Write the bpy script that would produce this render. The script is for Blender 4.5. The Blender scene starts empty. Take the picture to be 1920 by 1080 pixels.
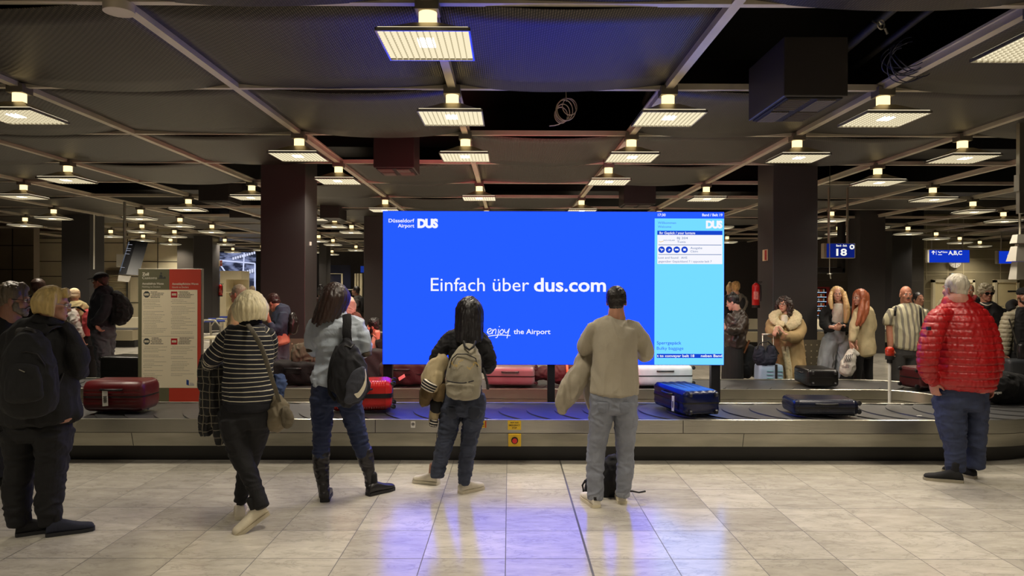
import bpy, math, random
import numpy as np
from mathutils import Vector, Matrix, noise as mnoise
random.seed(7)
SC = bpy.context.scene
COL = SC.collection
DEG = math.pi/180
# ------------------------------------------------------------------ camera
F = 1350.0
CAMZ = 1.73
cam_d = bpy.data.cameras.new('camera')
cam_d.sensor_width = 36.0
cam_d.lens = 36.0*F/1920.0
cam_d.clip_start = 0.05
cam_d.clip_end = 200
cam = bpy.data.objects.new('camera', cam_d)
COL.objects.link(cam)
ROT = Matrix.Rotation(-math.atan(5/F), 3, 'Z') @ Matrix.Rotation(math.pi/2, 3, 'X') @ Matrix.Rotation(0.0026, 3, 'Z')
cam.matrix_world = Matrix.Translation((0, 0, CAMZ)) @ ROT.to_4x4()
SC.camera = cam
vs = SC.view_settings
vs.view_transform = 'Standard'
vs.look = 'None'
vs.gamma = 1.0
vs.exposure = 0.0
vs.use_curve_mapping = False
SC.cycles.max_bounces = 6
SC.cycles.diffuse_bounces = 3
SC.cycles.glossy_bounces = 3
SC.cycles.caustics_reflective = False
SC.cycles.caustics_refractive = False

def P(px, py, d):
    """a point seen at this place of the photograph, d metres in front of the camera"""
    r = ROT @ Vector(((px-960)/F, -(py-540)/F, -1.0))
    return Vector((r.x*d/r.y, d, CAMZ + r.z*d/r.y))

# ------------------------------------------------------------------ colour / materials
def lin(c):
    c = c/255.0
    return c/12.92 if c <= 0.04045 else ((c+0.055)/1.055)**2.4
def rgb(r, g, b):
    return (lin(r), lin(g), lin(b), 1.0)

def mat(name, col, rough=0.6, metal=0.0, bump=None, vary=None, spec=None, coat=0.0, sheen=0.0, ani=None):
    """col linear rgba; bump=(scale,strength[,stretch xyz]); vary=(scale,amount)"""
    m = bpy.data.materials.new(name)
    m.use_nodes = True
    nt = m.node_tree
    b = nt.nodes['Principled BSDF']
    b.inputs['Base Color'].default_value = col
    b.inputs['Roughness'].default_value = rough
    b.inputs['Metallic'].default_value = metal
    if spec is not None: b.inputs['IOR'].default_value = spec
    if coat: b.inputs['Coat Weight'].default_value = coat
    if sheen:
        b.inputs['Sheen Weight'].default_value = sheen
    if bump or vary:
        tc = nt.nodes.new('ShaderNodeTexCoord')
    if bump:
        mp = nt.nodes.new('ShaderNodeMapping')
        nz = nt.nodes.new('ShaderNodeTexNoise')
        bp = nt.nodes.new('ShaderNodeBump')
        nz.inputs['Scale'].default_value = bump[0]
        nz.inputs['Detail'].default_value = 4
        bp.inputs['Strength'].default_value = bump[1]
        bp.inputs['Distance'].default_value = 0.01
        if len(bump) > 2: mp.inputs['Scale'].default_value = bump[2]
        nt.links.new(tc.outputs['Object'], mp.inputs['Vector'])
        nt.links.new(mp.outputs['Vector'], nz.inputs['Vector'])
        nt.links.new(nz.outputs['Fac'], bp.inputs['Height'])
        nt.links.new(bp.outputs['Normal'], b.inputs['Normal'])
    if vary:
        mp2 = nt.nodes.new('ShaderNodeMapping')
        n2 = nt.nodes.new('ShaderNodeTexNoise')
        n2.inputs['Scale'].default_value = vary[0]
        n2.inputs['Detail'].default_value = 5
        if len(vary) > 2: mp2.inputs['Scale'].default_value = vary[2]
        mr = nt.nodes.new('ShaderNodeMapRange')
        mr.inputs['From Min'].default_value = 0.3
        mr.inputs['From Max'].default_value = 0.7
        mr.inputs['To Min'].default_value = 1-vary[1]
        mr.inputs['To Max'].default_value = 1+vary[1]
        mx = nt.nodes.new('ShaderNodeVectorMath'); mx.operation = 'SCALE'
        mx.inputs[0].default_value = col[:3]
        nt.links.new(tc.outputs['Object'], mp2.inputs['Vector'])
        nt.links.new(mp2.outputs['Vector'], n2.inputs['Vector'])
        nt.links.new(n2.outputs['Fac'], mr.inputs['Value'])
        nt.links.new(mr.outputs['Result'], mx.inputs['Scale'])
        nt.links.new(mx.outputs['Vector'], b.inputs['Base Color'])
    return m

def emat(name, col, strength=1.0):
    m = bpy.data.materials.new(name)
    m.use_nodes = True
    nt = m.node_tree
    nt.nodes.clear()
    e = nt.nodes.new('ShaderNodeEmission')
    e.inputs['Color'].default_value = col
    e.inputs['Strength'].default_value = strength
    o = nt.nodes.new('ShaderNodeOutputMaterial')
    nt.links.new(e.outputs[0], o.inputs['Surface'])
    return m

_mc = {}
def wrinkle_bump(m, scale=13, strength=0.28, stretch=(1.1, 1.1, 0.6), dist=0.02):
    nt = m.node_tree; b = nt.nodes['Principled BSDF']
    tc = nt.nodes.new('ShaderNodeTexCoord'); mp = nt.nodes.new('ShaderNodeMapping'); mp.inputs['Scale'].default_value = stretch
    nz = nt.nodes.new('ShaderNodeTexNoise'); nz.inputs['Scale'].default_value = scale; nz.inputs['Detail'].default_value = 3; nz.inputs['Distortion'].default_value = 1.6
    rd_ = nt.nodes.new('ShaderNodeMath'); rd_.operation = 'SUBTRACT'; rd_.inputs[1].default_value = 0.5
    ab = nt.nodes.new('ShaderNodeMath'); ab.operation = 'ABSOLUTE'
    bp = nt.nodes.new('ShaderNodeBump'); bp.inputs['Strength'].default_value = strength; bp.inputs['Distance'].default_value = dist
    nt.links.new(tc.outputs['Object'], mp.inputs['Vector']); nt.links.new(mp.outputs[0], nz.inputs['Vector'])
    nt.links.new(nz.outputs['Fac'], rd_.inputs[0]); nt.links.new(rd_.outputs[0], ab.inputs[0]); nt.links.new(ab.outputs[0], bp.inputs['Height'])
    old = b.inputs['Normal'].links
    if old: nt.links.new(old[0].from_socket, bp.inputs['Normal'])
    nt.links.new(bp.outputs[0], b.inputs['Normal'])
    return m
def cloth(r, g, b, rough=0.85, sheen=0.0, bump=(260, 0.25), vary=(9, 0.12)):
    if max(r, g, b) < 42: r, g, b = int(r*0.62), int(g*0.62), int(b*0.66)
    k = (r, g, b, rough, sheen)
    if k not in _mc:
        _mc[k] = wrinkle_bump(mat('fabric_%d_%d_%d' % (r, g, b), rgb(r, g, b), rough, bump=bump, vary=vary, sheen=sheen))
    return _mc[k]
def plastic(r, g, b, rough=0.35, metal=0.0):
    k = ('p', r, g, b, rough, metal)
    if k not in _mc:
        _mc[k] = mat('plastic_%d_%d_%d' % (r, g, b), rgb(r, g, b), rough, metal, vary=(14, 0.06))
    return _mc[k]

# ------------------------------------------------------------------ mesh builder
class MB:
    def __init__(s):
        s.v = []; s.f = []; s.m = []; s.cur = 0
    def add(s, vs_, fs):
        o = len(s.v)
        s.v += [tuple(v) for v in vs_]
        s.f += [tuple(i+o for i in f) for f in fs]
        s.m += [s.cur]*len(fs)
        return s
    def box(s, x0, x1, y0, y1, z0, z1, M=None):
        v = [Vector((x, y, z)) for x in (x0, x1) for y in (y0, y1) for z in (z0, z1)]
        if M is not None: v = [M @ p for p in v]
        return s.add(v, [(0,1,3,2),(4,6,7,5),(0,4,5,1),(2,3,7,6),(0,2,6,4),(1,5,7,3)])
    def hexa(s, a, b):
        """a: four points of one face, b: the four opposite"""
        return s.add(list(a)+list(b), [(3,2,1,0),(4,5,6,7),(0,1,5,4),(1,2,6,5),(2,3,7,6),(3,0,4,7)])
    def cyl(s, p0, p1, r, n=16, r1=None):
        p0 = Vector(p0); p1 = Vector(p1)
        t = (p1-p0).normalized()
        a = t.orthogonal().normalized(); b = t.cross(a)
        r1 = r if r1 is None else r1
        v = []
        for p, rr in ((p0, r), (p1, r1)):
            for k in range(n):
                an = 2*math.pi*k/n
                v.append(p + a*math.cos(an)*rr + b*math.sin(an)*rr)
        f = [(k, (k+1) % n, n+(k+1) % n, n+k) for k in range(n)]
        f += [tuple(range(n-1, -1, -1)), tuple(range(n, 2*n))]
        return s.add(v, f)
    def tube(s, pts, r, n=8, closed=False):
        pts = [Vector(p) for p in pts]
        m = len(pts)
        v = []
        for i in range(m):
            if closed: t = pts[(i+1) % m]-pts[i-1]
            else: t = pts[min(i+1, m-1)]-pts[max(i-1, 0)]
            t.normalize()
            a = t.cross(Vector((0.13, 0.21, 1)))
            if a.length < 1e-3: a = t.orthogonal()
            a.normalize(); b = t.cross(a)
            rr = r[i] if isinstance(r, (list, tuple)) else r
            for k in range(n):
                an = 2*math.pi*k/n
                v.append(pts[i]+a*math.cos(an)*rr+b*math.sin(an)*rr)
        f = []
        for i in range(m if closed else m-1):
            j = (i+1) % m
            for k in range(n):
                f.append((i*n+k, i*n+(k+1) % n, j*n+(k+1) % n, j*n+k))
        if not closed:
            f += [tuple(range(n-1, -1, -1)), tuple(range((m-1)*n, m*n))]
        return s.add(v, f)
    def rings(s, rings, cap=True):
        """loft through rings of the same number of points"""
        n = len(rings[0]); v = [p for r in rings for p in r]; f = []
        for i in range(len(rings)-1):
            for k in range(n):
                f.append((i*n+k, i*n+(k+1) % n, (i+1)*n+(k+1) % n, (i+1)*n+k))
        if cap:
            f += [tuple(range(n-1, -1, -1)), tuple(range((len(rings)-1)*n, len(rings)*n))]
        return s.add(v, f)
    def ell(s, c, rad, M=None, nu=20, nv=12):
        c = Vector(c); v = []; f = []
        for j in range(1, nv):
            th = math.pi*j/nv
            for i in range(nu):
                ph = 2*math.pi*i/nu
                p = Vector((rad[0]*math.sin(th)*math.cos(ph), rad[1]*math.sin(th)*math.sin(ph), rad[2]*math.cos(th)))
                v.append(c + (M @ p if M is not None else p))
        t = len(v)
        for zz in (rad[2], -rad[2]):
            p = Vector((0, 0, zz)); v.append(c + (M @ p if M is not None else p))
        for j in range(nv-2):
            for i in range(nu):
                f.append((j*nu+i, (j+1)*nu+i, (j+1)*nu+(i+1) % nu, j*nu+(i+1) % nu))
        for i in range(nu):
            f.append((t, i, (i+1) % nu)); f.append((t+1, (nv-2)*nu+(i+1) % nu, (nv-2)*nu+i))
        return s.add(v, f)
    def mesh(s, name, mats, org=Vector((0, 0, 0)), smooth=False):
        me = bpy.data.meshes.new(name)
        me.from_pydata([(v[0]-org.x, v[1]-org.y, v[2]-org.z) for v in s.v], [], s.f)
        for m in (mats if isinstance(mats, (list, tuple)) else [mats]):
            me.materials.append(m)
        me.polygons.foreach_set('material_index', s.m)
        if smooth: me.polygons.foreach_set('use_smooth', [True]*len(s.f))
        me.update()
        return me

def root_loc(o):
    while o.parent: o = o.parent
    return o.location.copy()
def link(name, me, parent=None):
    o = bpy.data.objects.new(name, me)
    COL.objects.link(o)
    if parent is not None: o.parent = parent
    return o
def smooth_by_angle(me, ang=35):
    me.polygons.foreach_set('use_smooth', [True]*len(me.polygons))
    # mark sharp edges by face angle
    ek = {}
    for p in me.polygons:
        for e in p.edge_keys: ek.setdefault(e, []).append(p.normal.copy())
    lim = math.cos(ang*DEG)
    sh = [False]*len(me.edges)
    for i, e in enumerate(me.edges):
        n = ek.get(tuple(sorted(e.vertices)), [])
        if len(n) != 2 or n[0].dot(n[1]) < lim: sh[i] = True
    a = me.attributes.new('sharp_edge', 'BOOLEAN', 'EDGE')
    a.data.foreach_set('value', sh)
def obj(name, mb, m, parent=None, smooth=None, bevel=0, org=None, label=None):
    if org is None: org = root_loc(parent) if parent is not None else Vector((0, 0, 0))
    me = mb.mesh(name, m, org)
    if smooth: smooth_by_angle(me, smooth)
    o = link(name, me, parent)
    if parent is None and org.length > 0: o.location = org
    if bevel:
        md = o.modifiers.new('bevel', 'BEVEL'); md.width = bevel; md.segments = 2; md.limit_method = 'ANGLE'
    if label: o['label'] = label
    return o
def thing(name, loc, label, cat, group=None):
    o = bpy.data.objects.new(name, None)
    o.empty_display_size = 0.1
    COL.objects.link(o)
    o.location = loc
    o['label'] = label; o['category'] = cat
    if group: o['group'] = group
    return o
def tag(o, label, cat, group=None):
    o['label'] = label; o['category'] = cat
    if group: o['group'] = group
    return o
def struct(o, label=None):
    o['kind'] = 'structure'
    if label: o['label'] = label
    return o

# ------------------------------------------------------------------ text
def text_mesh(s, bold=0.0, shear=0.0, spacing=1.0):
    cu = bpy.data.curves.new('t', 'FONT')
    cu.body = s; cu.size = 1.0; cu.offset = bold; cu.shear = shear; cu.space_character = spacing
    cu.resolution_u = 3
    o = bpy.data.objects.new('t', cu)
    COL.objects.link(o)
    dg = bpy.context.evaluated_depsgraph_get(); dg.update()
    me = bpy.data.meshes.new_from_object(o.evaluated_get(dg))
    v = np.zeros(len(me.vertices)*3); me.vertices.foreach_get('co', v); v = v.reshape(-1, 3)
    f = [tuple(p.vertices) for p in me.polygons]
    bpy.data.objects.remove(o); bpy.data.meshes.remove(me); bpy.data.curves.remove(cu)
    return v, f
def lettering(mb, s, o, ux, uy, w=None, h=None, bold=0.0, shear=0.0, spacing=1.0, align='l'):
    """write s from point o along ux, upright along uy; w total width, or h cap height"""
    v, f = text_mesh(s, bold, shear, spacing)
    if len(v) == 0: return
    x0, x1 = v[:, 0].min(), v[:, 0].max()
    sx = w/(x1-x0) if w else None
    sy = h/0.73 if h else sx
    if sx is None: sx = sy
    W = (x1-x0)*sx
    off = {'l': 0, 'c': -W/2, 'r': -W}[align]
    pts = [o + ux*((p[0]-x0)*sx+off) + uy*(p[1]*sy) for p in v]
    mb.add(pts, f)

# ------------------------------------------------------------------ organic shapes (closed pieces fused into one skin)
def catmull(rows, n=4):
    """rows: lists of floats"""
    R = [np.array(r, float) for r in rows]
    if len(R) < 3:
        out = []
        for i in range(len(R)-1):
            for k in range(n): out.append(R[i]+(R[i+1]-R[i])*k/n)
        out.append(R[-1]); return out
    out = []
    for i in range(len(R)-1):
        p0 = R[i-1] if i > 0 else 2*R[0]-R[1]
        p1, p2 = R[i], R[i+1]
        p3 = R[i+2] if i+2 < len(R) else 2*R[-1]-R[-2]
        for k in range(n):
            t = k/n
            q = 0.5*((2*p1)+(-p0+p2)*t+(2*p0-5*p1+4*p2-p3)*t*t+(-p0+3*p1-3*p2+p3)*t**3)
            q[3:] = np.maximum(q[3:], 0.001)
            out.append(q)
    out.append(R[-1])
    return out

class Org:
    """a bag of closed shapes that will become one continuous surface"""
    def __init__(s): s.parts = []; s.axes = []
    def tube(s, rows, n=4, seg=18, side=Vector((1, 0, 0)), shrink=0.0, flat=False):
        """rows (x,y,z,rx,ry) in metres"""
        q = catmull(rows, n)
        C = [Vector(r[:3]) for r in q]
        m = len(C)
        rings = []
        prev = None
        for i in range(m):
            t = (C[min(i+1, m-1)]-C[max(i-1, 0)])
            if t.length < 1e-6: t = Vector((0, 0, 1))
            t.normalize()
            a = side - t*side.dot(t)
            if a.length < 0.25:
                a = (prev if prev else Vector((0, 1, 0))); a = a - t*a.dot(t)
            a.normalize(); prev = a.copy(); b = t.cross(a)
            rx = max(q[i][3]-shrink, 0.5*q[i][3]); ry = max(q[i][4]-shrink, 0.5*q[i][4])
            rings.append((C[i], t, a, b, rx, ry))
        full = []
        c0 = rings[0]; c1 = rings[-1]
        def ring(c, t, a, b, rx, ry):
            return [c+a*math.cos(2*math.pi*k/seg)*rx+b*math.sin(2*math.pi*k/seg)*ry for k in range(seg)]
        cf = 0.25 if flat else 0.75
        for an in (80, 55, 30):
            c, t, a, b, rx, ry = c0; k = math.cos(an*DEG); l = math.sin(an*DEG)*min(rx, ry)*cf
            full.append(ring(c-t*l, t, a, b, rx*k, ry*k))
        for r in rings: full.append(ring(*r))
        for an in (30, 55, 80):
            c, t, a, b, rx, ry = c1; k = math.cos(an*DEG); l = math.sin(an*DEG)*min(rx, ry)*cf
            full.append(ring(c+t*l, t, a, b, rx*k, ry*k))
        mb = MB(); mb.rings(full)
        s.parts.append((mb.v, mb.f))
        L = 0
        for i in range(m):
            if i: L += (C[i]-C[i-1]).length
            s.axes.append((C[i].x, C[i].y, C[i].z, L, (q[i][3]+q[i][4])/2))
        return s
    def ell(s, c, rad, M=None):
        mb = MB(); mb.ell(c, rad, M); s.parts.append((mb.v, mb.f))
        return s
    def mesh(s, name, m, org, voxel=0.01, smooth=3, disp=None, band=False):
        mb = MB()
        for v, f in s.parts: mb.add(v, f)
        me0 = mb.mesh('tmp', m, org)
        o = bpy.data.objects.new('tmp', me0); COL.objects.link(o)
        r = o.modifiers.new('r', 'REMESH'); r.mode = 'VOXEL'; r.voxel_size = voxel
        if smooth:
            sm = o.modifiers.new('s', 'SMOOTH'); sm.factor = 0.5; sm.iterations = smooth
        dg = bpy.context.evaluated_depsgraph_get(); dg.update()
        me = bpy.data.meshes.new_from_object(o.evaluated_get(dg))
        bpy.data.objects.remove(o); bpy.data.meshes.remove(me0)
        me.name = name
        me.materials.clear()
        for mm in (m if isinstance(m, (list, tuple)) else [m]): me.materials.append(mm)
        n = len(me.vertices)
        co = np.zeros(n*3); me.vertices.foreach_get('co', co); co = co.reshape(-1, 3)
        L = None
        if (band or (disp and getattr(disp, 'needs_len', False))) and s.axes:
            A = np.array(s.axes); A[:, :3] -= np.array(org)
            L = np.zeros(n)
            for i in range(0, n, 4000):
                d = np.linalg.norm(co[i:i+4000, None, :]-A[None, :, :3], axis=2)/A[None, :, 4]
                w = 1.0/np.maximum(d, 0.05)**8
                near = np.argmin(d, axis=1)
                # interpolate along the nearest axis only
                L[i:i+4000] = A[near, 3]
                c = A[near]; 
                nxt = np.minimum(near+1, len(A)-1); t = A[nxt, :3]-c[:, :3]
                tl = np.linalg.norm(t, axis=1); ok = (tl > 1e-5) & (A[nxt, 3] > A[near, 3])
                pr = np.einsum('ij,ij->i', co[i:i+4000]-c[:, :3], t/np.maximum(tl, 1e-5)[:, None])
                L[i:i+4000] += np.where(ok, pr, 0)
        if disp:
            no = np.zeros(n*3); me.vertices.foreach_get('normal', no); no = no.reshape(-1, 3)
            w = co+np.array(org)
            dd = disp(w, L)
            co = co+no*dd[:, None]
            me.vertices.foreach_set('co', co.reshape(-1))
        if band:
            a = me.attributes.new('band', 'FLOAT', 'POINT'); a.data.foreach_set('value', L)
        me.polygons.foreach_set('use_smooth', [True]*len(me.polygons))
        me.update()
        return me
    def obj(s, name, m, parent, voxel=0.01, smooth=3, disp=None, band=False, label=None):
        me = s.mesh(name, m, root_loc(parent), voxel, smooth, disp, band)
        o = link(name, me, parent)
        if label: o['label'] = label
        return o

def vnoise(p, seed=0):
    """smooth value noise, numpy"""
    i = np.floor(p).astype(np.int64); f = p-i; u = f*f*(3-2*f)
    def h(x, y, z):
        n = (x*374761393 + y*668265263 + z*2147483647*3 + seed*974711) & 0xffffffff
        n = ((n ^ (n >> 13))*1274126177) & 0xffffffff
        return ((n ^ (n >> 16)) & 0xffff)/32768.0-1
    x, y, z = i[:, 0], i[:, 1], i[:, 2]
    r = 0
    for dx in (0, 1):
        for dy in (0, 1):
            for dz in (0, 1):
                w = (u[:, 0] if dx else 1-u[:, 0])*(u[:, 1] if dy else 1-u[:, 1])*(u[:, 2] if dz else 1-u[:, 2])
                r = r+w*h(x+dx, y+dy, z+dz)
    return r
def folds(amp=0.006, size=0.09, stretch=(1, 1, 1), seed=1):
    st = np.array(stretch)
    amp = amp*1.35
    def fn(w, L):
        q = w/size/st
        warp = np.stack([vnoise(q*0.7+11, seed), vnoise(q*0.7+23, seed+1), vnoise(q*0.7+37, seed+2)], 1)
        n1 = vnoise(q+warp*0.8, seed+3); n2 = vnoise(q*2.1+warp, seed+4)
        return amp*((1-np.abs(n1)*2.2)*0.75+0.35*n2)
    return fn
def strands(amp=0.004, size=0.011, length=0.16, seed=3, wave=0.0):
    def fn(w, L):
        q = w/np.array([size, size, length])
        if wave:
            q = q + np.stack([np.sin(w[:, 2]/wave), np.cos(w[:, 2]/wave*1.1), w[:, 2]*0], 1)*1.2
        n = vnoise(q, seed)+0.5*vnoise(q*2.2, seed+1)
        q2 = w/np.array([size*4, size*4, length*1.3])
        return amp*n+amp*1.2*vnoise(q2, seed+5)
    return fn
def curls(amp=0.008, size=0.018, seed=5):
    def fn(w, L):
        q = w/size
        return amp*(vnoise(q, seed)+0.5*vnoise(q*2, seed+1))
    return fn
def quilt(pitch=0.063, amp=0.011, seed=9):
    def fn(w, L):
        n = vnoise(w/0.25, seed)*0.12+vnoise(w/0.05, seed+2)*0.05
        ph = w[:, 2]/pitch+n*0.7; s = np.abs(ph-np.round(ph))*pitch
        return amp*(0.22*np.sin(np.pi*(ph-np.floor(ph)))-0.75*np.exp(-(s/0.006)**2))+0.0045*vnoise(w/np.array([0.016, 0.03, 0.03]), seed+1)
    return fn
# ================================================================== the hall
UX = Vector((1, 0, 0)); UZ = Vector((0, 0, 1)); UY = Vector((0, 1, 0))
CZ = 3.657            # height of the ceiling rails
GX0, GD0, GS = -0.56, 4.908, 2.1

def floor_material():
    m = bpy.data.materials.new('marble_tiles'); m.use_nodes = True
    nt = m.node_tree; N = nt.nodes; L = nt.links
    b = N['Principled BSDF']
    tc = N.new('ShaderNodeTexCoord')
    sep = N.new('ShaderNodeSeparateXYZ'); L.new(tc.outputs['Object'], sep.inputs[0])
    def math_(op, a, b_=None, c=None):
        n = N.new('ShaderNodeMath'); n.operation = op
        for i, x in enumerate((a, b_, c)):
            if x is None: continue
            if isinstance(x, (int, float)): n.inputs[i].default_value = x
            else: L.new(x, n.inputs[i])
        return n.outputs[0]
    T = 0.531
    ux = math_('DIVIDE', math_('ADD', sep.outputs[0], 0.02+T*100), T)
    uy = math_('DIVIDE', math_('ADD', sep.outputs[1], -4.60+T*100), T)
    cx = math_('FLOOR', ux); cy = math_('FLOOR', uy)
    fx = math_('FRACT', ux); fy = math_('FRACT', uy)
    ex = math_('MINIMUM', fx, math_('SUBTRACT', 1.0, fx))
    ey = math_('MINIMUM', fy, math_('SUBTRACT', 1.0, fy))
    gx = math_('LESS_THAN', ex, 0.005); gy = math_('LESS_THAN', ey, 0.006)
    # the wide expansion joint
    wide = math_('LESS_THAN', math_('ABSOLUTE', math_('SUBTRACT', sep.outputs[0], 0.511)), 0.0075)
    g = math_('MAXIMUM', math_('MAXIMUM', gx, gy), wide)
    # per tile random
    wn = N.new('ShaderNodeTexWhiteNoise'); wn.noise_dimensions = '2D'
    cb = N.new('ShaderNodeCombineXYZ'); L.new(cx, cb.inputs[0]); L.new(cy, cb.inputs[1]); L.new(cb.outputs[0], wn.inputs['Vector'])
    # veins: noise with a per-tile offset
    off = N.new('ShaderNodeVectorMath'); off.operation = 'SCALE'; off.inputs['Scale'].default_value = 30
    L.new(wn.outputs['Color'], off.inputs[0])
    ad = N.new('ShaderNodeVectorMath'); ad.operation = 'ADD'
    L.new(tc.outputs['Object'], ad.inputs[0]); L.new(off.outputs[0], ad.inputs[1])
    mp = N.new('ShaderNodeMapping'); mp.inputs['Rotation'].default_value = (0, 0, 0.6); mp.inputs['Scale'].default_value = (1.0, 2.6, 1)
    L.new(ad.outputs[0], mp.inputs['Vector'])
    nz = N.new('ShaderNodeTexNoise'); nz.inputs['Scale'].default_value = 2.2; nz.inputs['Detail'].default_value = 9; nz.inputs['Roughness'].default_value = 0.62; nz.inputs['Distortion'].default_value = 0.7
    L.new(mp.outputs[0], nz.inputs['Vector'])
    vein = math_('ABSOLUTE', math_('SUBTRACT', nz.outputs['Fac'], 0.5))
    veinm = N.new('ShaderNodeMapRange'); veinm.inputs['From Min'].default_value = 0.0; veinm.inputs['From Max'].default_value = 0.022; veinm.inputs['To Min'].default_value = 0.80; veinm.inputs['To Max'].default_value = 1.0
    L.new(vein, veinm.inputs['Value'])
    n2 = N.new('ShaderNodeTexNoise'); n2.inputs['Scale'].default_value = 3.5; n2.inputs['Detail'].default_value = 8; n2.inputs['Roughness'].default_value = 0.7
    L.new(mp.outputs[0], n2.inputs['Vector'])
    ramp = N.new('ShaderNodeValToRGB')
    ramp.color_ramp.elements[0].position = 0.25; ramp.color_ramp.elements[0].color = rgb(186, 179, 164)
    ramp.color_ramp.elements[1].position = 0.75; ramp.color_ramp.elements[1].color = rgb(230, 223, 208)
    L.new(n2.outputs['Fac'], ramp.inputs['Fac'])
    tone = N.new('ShaderNodeMapRange'); tone.inputs['To Min'].default_value = 0.80; tone.inputs['To Max'].default_value = 1.04
    L.new(wn.outputs['Value'], tone.inputs['Value'])
    k = math_('MULTIPLY', veinm.outputs[0], tone.outputs[0])
    k = math_('MULTIPLY', k, math_('SUBTRACT', 1.0, math_('MULTIPLY', g, 0.9)))
    sc = N.new('ShaderNodeVectorMath'); sc.operation = 'SCALE'
    L.new(ramp.outputs['Color'], sc.inputs[0]); L.new(k, sc.inputs['Scale'])
    L.new(sc.outputs[0], b.inputs['Base Color'])
    n3 = N.new('ShaderNodeTexNoise'); n3.inputs['Scale'].default_value = 1.2; n3.inputs['Detail'].default_value = 6
    L.new(tc.outputs['Object'], n3.inputs['Vector'])
    rr = N.new('ShaderNodeMapRange'); rr.inputs['To Min'].default_value = 0.13; rr.inputs['To Max'].default_value = 0.22
    L.new(n3.outputs['Fac'], rr.inputs['Value'])
    rg = math_('ADD', rr.outputs[0], math_('MULTIPLY', g, 0.4))
    L.new(rg, b.inputs['Roughness'])
    b.inputs['IOR'].default_value = 2.0
    bp = N.new('ShaderNodeBump'); bp.inputs['Strength'].default_value = 0.5; bp.inputs['Distance'].default_value = 0.002
    L.new(math_('SUBTRACT', 1.0, g), bp.inputs['Height']); L.new(bp.outputs[0], b.inputs['Normal'])
    return m

fl = MB().box(-30, 30, -8, 46, -0.2, 0)
struct(obj('floor', fl, floor_material()))

m_black = mat('matt_black', rgb(22, 20, 19), 0.8)
m_slab = mat('near_black_slab', rgb(26, 24, 22), 0.9, vary=(2, 0.3))  # near-black with uneven tone
m_darkwall = mat('dark_panel', rgb(74, 69, 63), 0.5, vary=(0.7, 0.15))
m_col = mat('column_charcoal', rgb(58, 56, 56), 0.42, vary=(1.5, 0.06))
m_beige = mat('beige_metal_panel', rgb(226, 215, 182), 0.45, vary=(1.2, 0.1))
m_beige2 = mat('pale_door', rgb(236, 220, 172), 0.5, vary=(2, 0.05))
m_steel = mat('brushed_steel', rgb(176, 173, 160), 0.30, 0.95, bump=(6, 0.12, (1.4, 1, 30)), vary=(1.3, 0.18, (1, 1, 0.25)))  # soft upright reflection streaks are put into the colour
m_steel2 = mat('darker_steel', rgb(136, 133, 122), 0.36, 0.85, bump=(5, 0.1, (2, 1, 25)), vary=(2.2, 0.28, (0.6, 1, 3)))  # darker and blotchier than the upper apron steel
m_alu = mat('satin_aluminium', rgb(185, 180, 168), 0.35, 0.9)
m_rail = mat('painted_rail', rgb(206, 196, 178), 0.45, 0.3, vary=(3, 0.08))
m_white = mat('white_paint', rgb(225, 222, 212), 0.5)
m_rubber = mat('black_rubber', rgb(24, 23, 23), 0.6)

struct(obj('ceiling', MB().box(-30, 30, -8, 46, 4.75, 4.95), m_slab))
struct(obj('wall_back', MB().box(-30, 30, 42, 42.2, 0, 4.75), m_darkwall))
struct(obj('wall_left', MB().box(-26.2, -26, -8, 42, 0, 4.75), m_darkwall))
struct(obj('wall_right', MB().box(26, 26.2, -8, 42, 0, 4.75), m_darkwall))
struct(obj('wall_front', MB().box(-26, 26, -8.2, -8, 0, 4.75), m_darkwall))

def lines(mb, x0, x1, z0, z1, d, xs=(), zs=(), w=0.03):
    for x in xs: mb.box(x-w/2, x+w/2, d-0.012, d, z0, z1)
    for z in zs: mb.box(x0, x1, d-0.011, d, z-w/2, z+w/2)

# left side walls (inside the hall)
def wallpiece(name, px0, px1, d, m, z1=4.75, th=0.3, z0=0.0):
    a = P(px0, 540, d).x; b = P(px1, 540, d).x
    w = struct(obj(name, MB().box(a, b, d, d+th, z0, z1), m))
    return w, a, b
w, a, b = wallpiece('wall_partition_dark', -260, 63, 24.0, mat('dark_wood_panel', rgb(104, 92, 78), 0.5, vary=(1.1, 0.2)))
q = MB(); lines(q, a, b, 0, 4.7, 24.0, xs=[b-0.7-1.85*k for k in range(4)], zs=[1.25, 2.3, 3.1], w=0.03)
struct(obj('trim_1', q, m_black))
w, a, b = wallpiece('wall_partition_beige', 63, 332, 29.0, m_beige)
q = MB(); lines(q, a, b, 0, 4.7, 29.0, xs=[a+0.1+1.22*k for k in range(6)], zs=[1.1, 2.15, 2.75, 3.5], w=0.035)
struct(obj('trim_2', q, mat('panel_joint', rgb(92, 86, 70), 0.6)))
w, a, b = wallpiece('wall_partition_brown', 332, 362, 28.6, m_darkwall)
# shutter in that wall
sh = thing('roller_shutter', P(222, 600, 28.9)*1, 'beige slatted roller shutter in the wall behind the capped man', 'shutter')
a = P(204, 540, 28.9).x; b = P(238, 540, 28.9).x
sh.location = ((a+b)/2, 28.9, 0)
q = MB()
for k in range(24):
    z = 0.25+k*0.083
    q.add([(a, 28.94, z), (b, 28.94, z), (b, 28.88, z+0.03), (a, 28.88, z+0.03), (b, 28.93, z+0.078), (a, 28.93, z+0.078)], [(0, 1, 2, 3), (3, 2, 4, 5)])
obj('slats', q, m_beige, sh)
q = MB().box(a-0.08, a, 28.84, 28.99, 0, 2.3).box(b, b+0.08, 28.84, 28.99, 0, 2.3).box(a-0.08, b+0.08, 28.84, 28.99, 2.22, 2.4)
obj('frame', q, m_alu, sh)

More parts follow.
